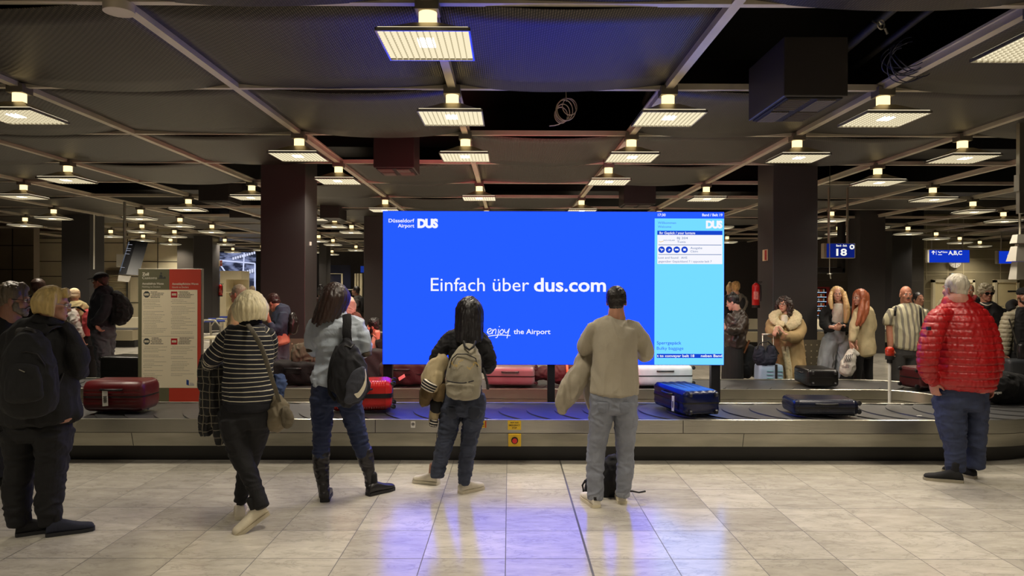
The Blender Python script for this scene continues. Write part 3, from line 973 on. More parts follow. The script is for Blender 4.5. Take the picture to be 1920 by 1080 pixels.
obj('beacon_lens', q, mat('red_lens', rgb(190, 48, 24), 0.15), bp_, smooth=50)

# ------------------------------------------------------------------ LED screen
SY = 8.42
def S(px, py, dy=0.0):
    p = P(px, py, SY); p.y = SY-dy
    return p
a = P(717, 683.5, SY); b = P(1358, 397, SY)
sx0, sz0, sx1, sz1 = a.x, a.z, b.x, b.z
scr = thing('led_screen', ((sx0+sx1)/2, SY+0.06, 0.0), 'huge blue LED advertising screen with a cyan baggage claim panel at its right', 'screen')
obj('cabinet', MB().box(sx0, sx1, SY, SY+0.12, sz0, sz1), mat('screen_cabinet', rgb(20, 20, 24), 0.5), scr)
def semat(name, r, g, b_, over=1.0):
    c = rgb(r, g, b_); return emat(name, (c[0], c[1], c[2]*over, 1), 1.0)
m_blue = semat('screen_blue', 38, 93, 240, 3.1)
m_cyan = semat('screen_cyan', 118, 221, 250, 3.0)
m_dkblue = semat('screen_dark_blue', 24, 70, 205)
m_wht = emat('screen_white', (0.93, 0.93, 1.0, 1), 1.0)
m_txt = semat('screen_text', 70, 110, 170)
m_txt2 = semat('screen_text_dark', 40, 80, 150)
px_split = 1227
xs = S(px_split, 500).x
zt = S(1290, 410).z
obj('display_blue', MB().box(sx0+0.006, xs, SY-0.012, SY, sz0+0.006, sz1-0.006).box(xs, sx1-0.006, SY-0.012, SY, zt, sz1-0.006), m_blue, scr)
obj('display_cyan', MB().box(xs+0.001, sx1-0.006, SY-0.012, SY, sz0+0.006, zt), m_cyan, scr)
L0 = 0.0135
def stext(name, items, m, dy=L0):
    for it in items:
        q = MB()
        s_, pxl, pyb, wpx, hpx = it[:5]; kw = it[5] if len(it) > 5 else {}
        lettering(q, s_, S(pxl, pyb, dy), UX, UZ, w=wpx*SY/F if wpx else None, h=hpx*SY/F, **kw)
        obj(name, q, m, scr)
stext('headline', [('Einfach über', 808, 545.5, 184, 26, dict(bold=0.0)), ('dus.com', 1001, 546, 135, 26, dict(bold=0.022))], m_wht)
stext('airport_name', [('Düsseldorf', 729, 417, 48, 7, dict(bold=0.015)), ('Airport', 746.5, 426.5, 30.5, 7, dict(bold=0.015))], m_wht)
stext('airport_logo', [('DUS', 783, 426.5, 38.5, 16, dict(bold=0.06, spacing=0.86))], m_wht)
stext('slogan', [('the Airport', 963, 626, 69, 9.5, dict(bold=0.012))], m_wht)
# handwritten word
q = MB()
def stroke(pts, w=0.0048):
    q.tube([S(x, y, L0+0.002) for x, y in pts], w, 5)
def cr(pts):
    r = catmull([(x, y, 0, 0) for x, y in pts], 5); return [(p[0], p[1]) for p in r]
stroke(cr([(913, 623), (917, 622), (921, 619), (920, 616), (916, 617), (914, 622), (916, 626), (921, 625), (924, 621)]))
stroke(cr([(924, 617), (923, 626)])); stroke(cr([(923.5, 622), (928, 617), (930, 619), (929, 626)]))
stroke(cr([(935, 617), (934, 626), (932, 632), (929, 633)])); stroke([(936, 613), (936.6, 611.5)])
stroke(cr([(941, 618), (937.5, 621), (938, 625.5), (942, 625), (944, 621), (942, 617.5), (940, 618.5)]))
stroke(cr([(946, 617), (946.5, 622), (949.5, 624), (953, 620), (955, 616)])); stroke(cr([(955, 616), (953, 624), (950.5, 634)]))
stroke(cr([(915, 630.5), (925, 628.8), (940, 628), (957, 629)]))
obj('handwriting', q, m_wht, scr)
# right panel
def srect(q, x0, x1, y0, y1, dy):
    a = S(x0, y1, 0); b = S(x1, y0, 0); q.box(a.x, b.x, SY-dy, SY-0.011, a.z, b.z)
q = MB(); srect(q, 1232, 1354, 440, 495, 0.013); obj('info_card', q, m_wht, scr)
q = MB(); srect(q, 1232, 1354, 433, 440.5, 0.0132); obj('blue_bar', q, m_dkblue, scr)
q = MB(); srect(q, 1231, 1354, 663.5, 671, 0.0132); obj('blue_bar', q, m_dkblue, scr)
q = MB(); srect(q, 1234, 1352, 459, 459.7, 0.0136); srect(q, 1234, 1352, 477, 477.7, 0.0136); obj('divider', q, m_txt, scr)
stext('top_line', [('17:30', 1233, 405.5, 14.5, 5, dict(bold=0.02)), ('Band / Belt 19', 1316, 405.5, 38, 5, dict(bold=0.02))], m_wht, 0.0142)
stext('panel_logo', [('DUS', 1323, 427.5, 31, 13.5, dict(bold=0.06, spacing=0.86))], m_wht, 0.0142)
stext('card_heading', [('Ihr Gepäck / your luggage', 1236, 439, 67, 4.6, dict(bold=0.02)), ('t to conveyer belt 18', 1231.5, 669.2, 70, 5, dict(bold=0.02)), ('neben Band', 1313.5, 669.2, 40, 5, dict(bold=0.02))], m_wht, 0.0142)
stext('panel_text', [('Willkommen', 1233, 420, 34, 4.6), ('Welcome', 1233, 427.3, 25, 4.4), ('BJ 204', 1269, 448.5, 20, 4.2), ('Tunis', 1269, 455.5, 16, 4.2),
      ('Ausgabe', 1294, 467, 22, 4.2), ('Claim', 1294, 473.2, 14, 4.0), ('Lost and found   AHS', 1234, 485, 54, 4.0), ('gegenüber Gepäckband 7 / opposite belt 7', 1234, 492, 100, 4.0)], m_txt, 0.0142)
stext('bulky_text', [('Sperrgepäck', 1231, 645.5, 46, 6, dict(bold=0.008)), ('Bulky baggage', 1231, 655.5, 50, 6)], m_txt2, 0.0142)
q = MB(); q2 = MB()
for k, x in enumerate((1240, 1254, 1268.3, 1283)):
    c = S(x, 468.3); r = 6.1*SY/F
    q.cyl((c.x, SY-0.014, c.z), (c.x, SY-0.011, c.z), r, 24)
    if k < 2:
        q2.add([(c.x-0.02, SY-0.0145, c.z+0.004*(1-2*k)), (c.x+0.02, SY-0.0145, c.z-0.004), (c.x+0.02, SY-0.0145, c.z+0.004), (c.x-0.02, SY-0.0145, c.z+0.010*(1-2*k)+0.004)], [(0, 1, 2, 3)])
        q2.add([(c.x-0.006, SY-0.0145, c.z-0.016), (c.x+0.004, SY-0.0145, c.z-0.016), (c.x+0.008, SY-0.0145, c.z+0.01), (c.x-0.002, SY-0.0145, c.z+0.01)], [(0, 1, 2, 3)])
    elif k == 2: q2.box(c.x-0.02, c.x+0.02, SY-0.0146, SY-0.0141, c.z-0.008, c.z+0.01)
    else:
        q2.box(c.x-0.015, c.x+0.015, SY-0.0146, SY-0.0141, c.z-0.012, c.z+0.012)
obj('icon_disc', q, m_dkblue, scr); obj('icon_shapes', q2, m_wht, scr)
# airline bird mark
a = S(1235, 452.5, 0.0142); q = MB(); q.tube([a, a+Vector((0.02, 0, -0.008)), a+Vector((0.055, 0, 0.003))], 0.003, 5)
obj('airline_mark', q, semat('mark_yellow', 230, 190, 60), scr)
q = MB(); 
lettering(q, 'NOUVELAIR', S(1244, 452, 0.0142), UX, UZ, w=21*SY/F, h=2.6*SY/F)
obj('airline_name', q, m_txt, scr)
# rear face shows a red picture
obj('rear_display', MB().box(sx0+0.01, sx1-1.35, SY+0.12, SY+0.13, sz0+0.01, sz1-0.01), emat('screen_red', (1.0, 0.13, 0.16, 1), 5.5), scr)
obj('rear_display_white', MB().box(sx1-1.35, sx1-0.01, SY+0.12, SY+0.13, sz0+0.01, sz1-0.01), emat('screen_pale', (0.6, 0.9, 1.0, 1), 2.4), scr)
for (a_, b_) in ((718, 735), (1027, 1041), (1335, 1352)):
    x0 = S(a_, 600).x; x1 = S(b_, 600).x
    obj('post', MB().box(x0, x1, SY+0.02, SY+0.11, 0.0, sz0), mat('post_black', rgb(18, 18, 22), 0.4), scr, bevel=0.004)
    obj('foot', MB().box(x0-0.05, x1+0.05, SY-0.1, SY+0.23, 0.0, 0.02), m_ink, scr)

# ------------------------------------------------------------------ customs sign
ZY = 8.45
def Z(px, py, dy=0.0):
    p = P(px, py, ZY); p.y = ZY-dy; return p
zs = thing('customs_sign', (Z(319, 700).x, ZY+0.03, 0), 'tall olive and red customs information sign reading Zoll Customs', 'sign')
a = Z(258.5, 755); b = Z(379, 504)
m_olive = mat('sign_olive', rgb(104, 102, 76), 0.55); m_sred = mat('sign_red', rgb(192, 62, 42), 0.55)
m_cream = mat('sign_cream', rgb(240, 228, 196), 0.6); m_sdark = mat('sign_dark', rgb(62, 66, 62), 0.6)
xm = Z(317.5, 600).x; z0 = 0.02
obj('board', MB().box(a.x, b.x, ZY, ZY+0.05, 0.36, b.z), m_alu, zs, bevel=0.002)
obj('olive_half', MB().box(a.x+0.003, xm, ZY-0.003, ZY, 0.365, b.z-0.004), m_olive, zs)
obj('red_half', MB().box(xm, b.x-0.012, ZY-0.003, ZY, 0.365, b.z-0.004), m_sred, zs)
obj('stand', MB().box(a.x+0.1, a.x+0.14, ZY+0.01, ZY+0.05, 0, 0.4).box(b.x-0.14, b.x-0.1, ZY+0.01, ZY+0.05, 0, 0.4).box(a.x+0.02, b.x-0.02, ZY-0.12, ZY+0.18, 0, 0.015), m_alu, zs)
c0 = Z(266, 727); c1 = Z(370.5, 543.5)
obj('notice', MB().box(c0.x, c1.x, ZY-0.006, ZY-0.003, c0.z, c1.z), m_cream, zs)
def ztext(name, items, m, dy=0.0045):
    q = MB()
    for it in items:
        s_, pxl, pyb, wpx, hpx = it[:5]; kw = it[5] if len(it) > 5 else {}
        lettering(q, s_, Z(pxl, pyb, dy), UX, UZ, w=wpx*ZY/F if wpx else None, h=hpx*ZY/F, **kw)
    return obj(name, q, m, zs)
ztext('title', [('Zoll', 267, 516.5, 12.5, 5.6, dict(bold=0.03)), ('Customs', 267, 523.3, 27.5, 5.2)], mat('sign_white_ink', rgb(232, 228, 208), 0.6))
ztext('subtitle', [('Anmeldefreie Waren', 267, 533.6, 40, 4, dict(bold=0.02)), ('Nothing to Declare', 267, 539.2, 34, 3.6), ('Anmeldepflichtige Waren', 323, 534, 49, 4, dict(bold=0.02)), ('Goods to Declare', 323, 540, 31, 3.6)], mat('sign_white_ink2', rgb(222, 214, 194), 0.6))
# pictogram of an officer behind a counter
q = MB(); c = Z(304, 520, 0.005)
def ppoly(q, pts, dy=0.005):
    q.add([Z(x, y, dy) for x, y in pts], [tuple(range(len(pts)))])
ppoly(q, [(297, 522.5), (311, 522.5), (311, 519.5), (309, 519.5), (309, 521), (297, 521)])
ppoly(q, [(299, 520.5), (305.5, 520.5), (304.5, 516), (302, 514.5), (299.5, 516)])
ppoly(q, [(301, 514), (304, 514), (304, 511), (301, 511)])
ppoly(q, [(306, 520.5), (310, 518), (308.5, 520.5)])
obj('pictogram', q, m_sdark, zs)
rt = random.Random(3)
q = MB(); qb = MB()
def para(q, x0, x1, y0, y1, step, th=0.55, fill=0.8):
    y = y0
    while y < y1:
        if rt.random() < fill:
            w = (x1-x0)*rt.uniform(0.35, 1.0)
            x = x0+rt.choice((0, 0, 2))
            e = x+w
            while x < e:
                l = rt.uniform(1.2, 4.5)
                a = Z(x, y+th); b = Z(min(x+l, e), y)
                q.box(a.x, b.x, ZY-0.0065, ZY-0.0055, a.z, b.z); x += l+0.6
        y += step
for (x0, x1) in ((269, 313), (321, 367)):
    for (y0, y1) in ((562, 592), (594, 627), (650, 680), (682, 716)):
        para(q, x0, x1, y0, y1, 3.1)
    for yy in (546.5, 633): para(qb, x0+14, x1, yy, yy+12.5, 2.7, 1.15, 1.0)
qb.box(Z(268, 1).x, Z(366, 1).x, ZY-0.0065, ZY-0.0055, Z(1, 630).z, Z(1, 629.6).z)
obj('small_print', q, mat('print_grey', rgb(120, 112, 92), 0.7), zs); obj('bold_print', qb, mat('print_dark', rgb(60, 56, 48), 0.7), zs)
q = MB(); q2 = MB()
for y in (552, 640):
    c = Z(275.5, y, 0.007); r = 6.3*ZY/F
    q.add([(c.x+r*math.cos(math.pi/8+k*math.pi/4), c.y, c.z+r*math.sin(math.pi/8+k*math.pi/4)) for k in range(8)], [tuple(range(8))])
    a = Z(321, y+6); b = Z(333, y-5.5)
    q2.box(a.x, b.x, ZY-0.0072, ZY-0.0055, a.z, b.z)
obj('octagon_symbol', q, m_sdark, zs); obj('red_symbol', q2, mat('symbol_red', rgb(178, 30, 36), 0.5), zs)
q = MB()
for y, s_ in ((552, 'Zoll'), (640, 'Customs')):
    for x in (275.5, 327):
        a = Z(x-4.2, y+2); b = Z(x+4.2, y-1.8); q.box(a.x, b.x, ZY-0.0080, ZY-0.0074, a.z, b.z)
obj('symbol_band', q, m_cream, zs)
q = MB(); q2 = MB()
for y, s_ in ((552, 'Zoll'), (640, 'Customs')):
    for x in (275.5, 327): lettering(q2, s_, Z(x-3.6, y+1.2, 0.0083), UX, UZ, w=7.2*ZY/F, h=2.4*ZY/F)
obj('symbol_text', q2, m_ink, zs)
q = MB(); ppoly(q, [(350, 721), (354.5, 722), (354.5, 713), (350, 711.5)], 0.007); ppoly(q, [(352, 722.5), (364.5, 722.5), (364.5, 721.7), (352, 721.7)], 0.007)
lettering(q, 'ZOLL', Z(356, 720.5, 0.007), UX, UZ, w=8*ZY/F, h=3*ZY/F)
obj('crest', q, mat('crest_blue', rgb(40, 70, 140), 0.5), zs)
# ================================================================== luggage
def rrect(w, h, r, n=5):
    pts = []
    for cx, cy, a0 in ((w/2-r, h/2-r, 0), (-w/2+r, h/2-r, 90), (-w/2+r, -h/2+r, 180), (w/2-r, -h/2+r, 270)):
        for k in range(n+1):
            a = (a0+90*k/n)*DEG; pts.append((cx+r*math.cos(a), cy+r*math.sin(a)))
    return pts
def suitcase(label, x, d, z, L, W, H, yaw, col, rough=0.3, ribs=0, seam=True, wheels=True, handle='front', tagged=False, soft=False, group=None, seamcol=(20, 20, 20), kind='suitcase', standing=False, corner=0.05, ribdir='x', metal=0.0):
    """box lying on the belt: local x = length with the wheels at +x, W depth, H height"""
    M = Matrix.Translation((x, d, z)) @ Matrix.Rotation(yaw*DEG, 4, 'Z')
    t = thing(kind, (x, d, z), label, 'bag' if soft else 'suitcase', group)
    m = cloth(*col) if soft else mat('shell_%d_%d_%d' % col, rgb(*col), rough, metal, vary=(8, 0.08))
    q = MB()
    r = min(corner, H*0.45, W*0.45)
    zc = H/2+0.012
    # base section in (y,z), finely sampled so grooves show
    def section(k, inset):
        pts = rrect(W-2*inset, H-0.012-2*inset, max(r-inset*0.6, 0.012), 6)
        fine = []
        for i in range(len(pts)):
            a = pts[i]; b = pts[(i+1) % len(pts)]
            n = max(1, int(math.hypot(b[0]-a[0], b[1]-a[1])/0.012))
            for s_ in range(n): fine.append((a[0]+(b[0]-a[0])*s_/n, a[1]+(b[1]-a[1])*s_/n))
        out = []
        for (yy, zz) in fine:
            g = 0
            if ribs and ribdir == 'x':
                if abs(zz) > H/2-0.02-inset: g = 0.003*(0.5-0.5*math.cos(2*math.pi*yy*ribs))
                else: g = 0.005*(0.5-0.5*math.cos(2*math.pi*zz*ribs))
            k2 = 1-g/max(0.05, math.hypot(yy, zz))
            out.append((yy*k2, zz*k2))
        return out
    rings = []
    xs = [(-L/2, r*0.8), (-L/2+r*0.1, r*0.45), (-L/2+r*0.35, r*0.18), (-L/2+r*0.9, 0.0)]
    nmid = 40 if (ribs and ribdir == 'y') else (10 if soft else 3)
    for k in range(1, nmid): xs.append((-L/2+r*0.9+(L-1.8*r)*k/nmid, (0.003*(k % 2)) if (ribs and ribdir == 'y') else 0.0))
    xs += [(L/2-r*0.9, 0.0), (L/2-r*0.35, r*0.18), (L/2-r*0.1, r*0.45), (L/2, r*0.8)]
    base = None
    n0 = None
    for (xx, ins) in xs:
        s0 = section(0, 0)
        sc_y = (W-2*ins)/W; sc_z = (H-2*ins)/H
        jig = (lambda a: 0.008*math.sin(a*23+xx*31)) if soft else (lambda a: 0)
        rings.append([M @ Vector((xx, yy*sc_y+jig(zz), zc+zz*sc_z*0.985+jig(yy)*0.8)) for yy, zz in s0])
    q.rings(rings)
    obj('shell', q, m, t, smooth=30)
    if seam:
        pts = rrect(L+0.004, W+0.004, r, 6)
        q = MB()
        v = [(M @ Vector((a*s_, b*s_, zc+dz))) for s_, dz in ((0.97, -0.007), (1.004, -0.007), (1.004, 0.007), (0.97, 0.007)) for a, b in pts]
        n = len(pts); f = []
        for i in range(4):
            for k in range(n): f.append((i*n+k, i*n+(k+1) % n, ((i+1) % 4)*n+(k+1) % n, ((i+1) % 4)*n+k))
        q.add(v, f)
        obj('zip_seam', q, plastic(*seamcol), t, smooth=50)
    if wheels:
        for sy in (-1, 1):
            for sz in (-1, 1):
                c = M @ Vector((L/2+0.018, sy*(W/2-0.06), zc+sz*(H/2-0.045)))
                ax = M.to_3x3() @ Vector((0, 1, 0))
                q = MB().cyl(c-ax*0.012, c+ax*0.012, 0.024, 16)
                hb = M @ Vector((L/2-0.012, sy*(W/2-0.06), zc+sz*(H/2-0.045)))
                q.cyl(hb, c, 0.016, 10)
                obj('wheel', q, plastic(34, 34, 36, 0.4), t, smooth=40)
    if handle in ('front', 'both'):
        q = MB()
        pts = [M @ Vector((dx, -W/2-o, zc+H*0.22)) for dx, o in ((-0.11, -0.01), (-0.10, 0.02), (-0.05, 0.03), (0.05, 0.03), (0.10, 0.02), (0.11, -0.01))]
        q.tube(pts, 0.011, 8)
        obj('handle', q, plastic(22, 22, 24, 0.4), t, smooth=60)
    if handle in ('end', 'both'):
        q = MB()
        pts = [M @ Vector((-L/2-o, dy, zc+H*0.1)) for dy, o in ((-0.09, -0.01), (-0.08, 0.02), (-0.03, 0.03), (0.03, 0.03), (0.08, 0.02), (0.09, -0.01))]
        q.tube(pts, 0.011, 8)
        obj('handle', q, plastic(22, 22, 24, 0.4), t, smooth=60)
    if tagged:
        # paper flight tag hanging from the handle
        dx = -0.07 if tagged is True else tagged
        a = M @ Vector((dx, -W/2-0.028, zc+H*0.2)); ex = (M.to_3x3() @ Vector((1, 0, 0))); ey = (M.to_3x3() @ Vector((0, -1, 0)))
        w = 0.028; l = 0.155
        q = MB()
        e2 = (ex*0.95+UZ*0.08).normalized(); dn_ = (UZ*-1+ex*0.06+ey*0.05).normalized()
        q.hexa([a-e2*w, a+e2*w, a+e2*w+dn_*l, a-e2*w+dn_*l], [p+ey*0.002 for p in (a-e2*w, a+e2*w, a+e2*w+dn_*l, a-e2*w+dn_*l)])
        tg = obj('paper_tag', q, m_white, t)
        q = MB()
        for k in range(9):
            u = 0.055+k*0.0075
            p = a+dn_*u+ey*0.003
            ww = w*0.72*(0.8 if k % 3 else 1)
            q.hexa([p-e2*ww, p+e2*ww, p+e2*ww+dn_*0.004, p-e2*ww+dn_*0.004], [x_+ey*0.0008 for x_ in (p-e2*ww, p+e2*ww, p+e2*ww+dn_*0.004, p-e2*ww+dn_*0.004)])
        obj('barcode', q, m_ink, tg)
    return t, M
BT = BZ+0.004
suitcase('dark red ribbed suitcase with a white flight tag on the near belt', -4.04, 7.53, BT, 0.63, 0.40, 0.335, 0, (92, 22, 25), 0.36, ribs=55, wheels=False, tagged=-0.05, corner=0.075)
t, M = suitcase('bright red hard suitcase with a black middle band on the near belt', -1.55, 7.62, BT, 0.62, 0.42, 0.33, 8, (196, 34, 28), 0.25, ribs=14, ribdir='y', corner=0.07)
q = MB(); pts = rrect(0.63, 0.43, 0.07, 6)
v = [(M @ Vector((a*s_, b*s_, 0.178+dz))) for s_, dz in ((0.97, -0.022), (1.006, -0.022), (1.006, 0.022), (0.97, 0.022)) for a, b in pts]; n = len(pts)
q.add(v, [(i*n+k, i*n+(k+1) % n, ((i+1) % 4)*n+(k+1) % n, ((i+1) % 4)*n+k) for i in range(4) for k in range(n)])
obj('middle_band', q, plastic(18, 18, 20, 0.3), t, smooth=50)
suitcase('large navy blue suitcase with a white flight tag right of the sweatshirt man', 1.86, 7.60, BT, 0.78, 0.40, 0.265, -78, (12, 22, 66), 0.22, ribs=12, tagged=0.2, corner=0.05)
suitcase('flat navy hard suitcase lying on the near belt towards the right', 3.20, 7.42, BT, 0.64, 0.42, 0.175, -3, (22, 26, 44), 0.25, ribs=16, ribdir='y', corner=0.05)
suitcase('black hard suitcase with visible wheels in front of the long-haired blonde woman', 4.12, 9.66, BT, 0.60, 0.40, 0.235, -95, (22, 21, 21), 0.3, corner=0.04)
suitcase('dark red-brown suitcase with round wheels on the far belt left of the red puffer jacket', 5.44, 9.35, BT, 0.56, 0.40, 0.29, 195, (70, 26, 28), 0.32, ribs=20, corner=0.06)
suitcase('black suitcase with a small silver badge on the far belt behind the dark red one', -5.05, 9.75, BT, 0.72, 0.48, 0.37, 172, (24, 23, 22), 0.35, soft=False, corner=0.05)
suitcase('large soft black suitcase on the far belt behind the striped-sweater woman', -2.85, 9.72, BT, 0.66, 0.45, 0.30, 0, (26, 24, 24), soft=True, wheels=False)
suitcase("soft black suitcase with a pink paper tag under the screen's left end", -1.42, 9.62, BT, 0.60, 0.42, 0.30, 4, (44, 32, 32), soft=True, wheels=False)
suitcase('grey hard suitcase on the far belt under the middle of the screen', 0.02, 9.55, BT, 0.64, 0.42, 0.27, -2, (112, 108, 108), 0.3, ribs=0, corner=0.06)
suitcase('pale silver hard suitcase on the far belt behind the sweatshirt man', 2.02, 9.58, BT, 0.74, 0.46, 0.29, 3, (205, 208, 208), 0.3, corner=0.06, wheels=True)
suitcase('dark grey upright suitcase standing on the floor in front of the seated bearded man', P(704, 700, 10.45).x, 10.45, 0.0, 0.40, 0.28, 0.84, 0, (44, 42, 44), soft=True, wheels=False, seam=False, handle='none')

def org_thing(name, label, cat, org, m, parts, voxel=0.009, disp=None, pname='body', smooth=4, group=None):
    """parts: list of rows in pixel form [(px,py,d,rx_m,ry_m),...]"""
    t = thing(name, org, label, cat, group)
    o = Org()
    for rows in parts: o.tube([tuple(P(r[0], r[1], r[2]))+(r[3], r[4]) for r in rows])
    o.obj(pname, m, t, voxel=voxel, smooth=smooth, disp=disp)
    return t
fd = folds(0.008, 0.06)
# flat grey bag on the soft suitcase
org_thing('flat_bag', 'flat brown-grey bag lying on the large soft black suitcase', 'bag', Vector((-2.7, 9.75, 0.76)), cloth(92, 86, 70), [[(552, 667, 9.7, 0.05, 0.15), (572, 667, 9.7, 0.045, 0.18), (592, 668, 9.7, 0.04, 0.15)]], disp=fd)
org_thing('duffel_bag', 'dark brown duffel with an orange strap right of the middle screen post', 'bag', P(1068, 712, 9.6), cloth(64, 42, 42), [[(1046, 700, 9.6, 0.12, 0.14), (1070, 699, 9.6, 0.14, 0.16), (1100, 701, 9.6, 0.12, 0.14)]], disp=fd)
q = MB(); c = P(1062, 699, 9.6)
q.tube([c+Vector((0.155*0, 0.165*math.cos(a), 0.15*math.sin(a))) for a in [2*math.pi*k/24 for k in range(24)]], 0.016, 6, closed=True)
dfl = [o_ for o_ in COL.objects if o_.name.startswith('duffel_bag')][0]
obj('strap', q, mat('orange_strap', rgb(228, 110, 60), 0.5), dfl, smooth=60)
org_thing('soft_bag', 'small dark soft bag on the far belt left of the middle screen post', 'bag', P(1016, 713, 9.6), cloth(52, 34, 34), [[(1006, 706, 9.6, 0.06, 0.08), (1018, 699, 9.6, 0.09, 0.10), (1028, 700, 9.6, 0.09, 0.1)]], disp=fd)
# pink paper tag on the soft case
q = MB(); a = P(753, 704, 9.38)
q.hexa([a+Vector((-0.045, 0, -0.03)), a+Vector((0.035, 0, 0.02)), a+Vector((0.05, 0, -0.02)), a+Vector((-0.03, 0, -0.07))], [p+Vector((0, -0.002, 0)) for p in (a+Vector((-0.045, 0, -0.03)), a+Vector((0.035, 0, 0.02)), a+Vector((0.05, 0, -0.02)), a+Vector((-0.03, 0, -0.07)))])
sfc = [o_ for o_ in COL.objects if o_.get('label', '').startswith('soft black suitcase with a pink')][0]
obj('paper_tag', q, mat('pink_tag', rgb(236, 190, 186), 0.6), sfc)
# black duffel at the far right with lettering
dc = P(1884, 730, 8.25)
du = org_thing('duffel_bag', 'long black duffel bag with white lettering on the belt at the far right', 'bag', Vector((dc.x, 8.3, BT)), cloth(22, 22, 23),
    [[(1852, 733, 8.1, 0.11, 0.14), (1870, 727, 8.15, 0.155, 0.18), (1900, 729, 8.3, 0.16, 0.18), (1932, 733, 8.45, 0.13, 0.16)]], disp=folds(0.01, 0.08))
q = MB(); lettering(q, 'swengen', P(1857, 738, 7.93), UX, UZ, w=0.125, h=0.03, bold=0.03)
obj('lettering', q, m_white, du)
q = MB(); a = P(1876, 716, 8.02); q.hexa([a+Vector((-0.07, 0, -0.06)), a+Vector((0.05, 0, -0.05)), a+Vector((0.09, 0.1, 0.03)), a+Vector((-0.02, 0.1, 0.04))], [p+Vector((0, -0.003, 0.006)) for p in (a+Vector((-0.07, 0, -0.06)), a+Vector((0.05, 0, -0.05)), a+Vector((0.09, 0.1, 0.03)), a+Vector((-0.02, 0.1, 0.04)))])
obj('white_flap', q, m_white, du)
suitcase('dark grey suitcase standing at the far right between the red jacket and the capped man', 6.95, 9.8, 0.0, 0.42, 0.28, 0.78, 0, (54, 56, 60), 0.35, wheels=False, seam=True, handle='none')
# pale blue upright suitcase with navy bag, by the curly woman
bx = P(1441, 700, 10.45).x
bs = thing('suitcase', (bx, 10.45, 0), 'pale blue ribbed upright suitcase in front of the woman in the shearling coat', 'suitcase')
q = MB()
rings = []
for z, ins in ((0.05, 0.03), (0.06, 0.01), (0.1, 0.0), (0.55, 0.0), (0.61, 0.01), (0.63, 0.035)):
    rings.append([Vector((bx+a*(1-ins*2), 10.45+b*(1-ins*3), z)) for a, b in rrect(0.36, 0.26, 0.05, 5)])
q.rings(rings); obj('shell', q, mat('pale_blue_shell', rgb(150, 172, 196), 0.35), bs, smooth=40)
q = MB()
for k in range(9):
    z = 0.14+k*0.05
    q.box(bx-0.07, bx+0.02, 10.312, 10.322, z, z+0.012); q.box(bx+0.09, bx+0.16, 10.312, 10.322, z, z+0.012)
obj('ribs', q, mat('mint_rib', rgb(120, 170, 176), 0.4), bs)
obj('telescopic_handle', MB().cyl((bx-0.06, 10.53, 0.6), (bx-0.06, 10.53, 1.06), 0.009, 8).cyl((bx+0.1, 10.53, 0.6), (bx+0.1, 10.53, 1.06), 0.009, 8).cyl((bx-0.07, 10.53, 1.06), (bx+0.11, 10.53, 1.06), 0.014, 8), m_alu, bs, smooth=40)
obj('strap', MB().box(bx+0.045, bx+0.075, 10.30, 10.32, 0.05, 0.64), m_ink, bs)
for dx in (-0.12, 0.12):
    for dy in (-0.08, 0.08):
        obj('wheel', MB().cyl((bx+dx-0.01, 10.45+dy, 0.025), (bx+dx+0.01, 10.45+dy, 0.025), 0.025, 14), m_ink, bs, smooth=40)
nb = org_thing('handbag', 'navy bag resting on top of the pale blue suitcase', 'bag', P(1432, 683, 10.42), cloth(24, 28, 44),
    [[(1424, 655, 10.4, 0.07, 0.08), (1426, 668, 10.4, 0.11, 0.1), (1434, 676, 10.4, 0.12, 0.1)], [(1446, 652, 10.4, 0.06, 0.08), (1446, 668, 10.4, 0.08, 0.1), (1442, 676, 10.4, 0.1, 0.1)]], disp=folds(0.008, 0.05))
q = MB(); q.tube([P(1418, 655, 10.3), P(1424, 643, 10.32), P(1440, 640, 10.35), P(1452, 650, 10.35), P(1460, 664, 10.35)], 0.011, 6)
obj('strap', q, m_ink, nb, smooth=60)

# black backpack on the floor between the feet
bk = org_thing('backpack', 'black backpack standing on the floor between the legs of the sweatshirt man', 'backpack', Vector((P(1140, 900, 6.05).x, 6.05, 0)), cloth(20, 20, 22),
    [[(1143, 924, 6.05, 0.13, 0.11), (1142, 900, 6.05, 0.12, 0.12), (1146, 875, 6.05, 0.095, 0.1), (1150, 862, 6.05, 0.06, 0.07)], [(1104, 922, 6.1, 0.04, 0.05), (1108, 906, 6.1, 0.05, 0.06), (1122, 896, 6.1, 0.06, 0.06)]], disp=folds(0.007, 0.06))
q = MB(); q.tube([P(1160, 915, 6.0), P(1178, 921, 5.95), P(1186, 921, 5.9), P(1198, 923.5, 5.9), P(1210, 921, 5.92)], [0.012, 0.01, 0.008, 0.007, 0.008], 6)
q.tube([P(1098, 900, 6.0), P(1092, 910, 6.0), P(1094, 922, 6.0), P(1104, 926, 6.0)], 0.009, 6)
obj('strap', q, m_ink, bk, smooth=60)

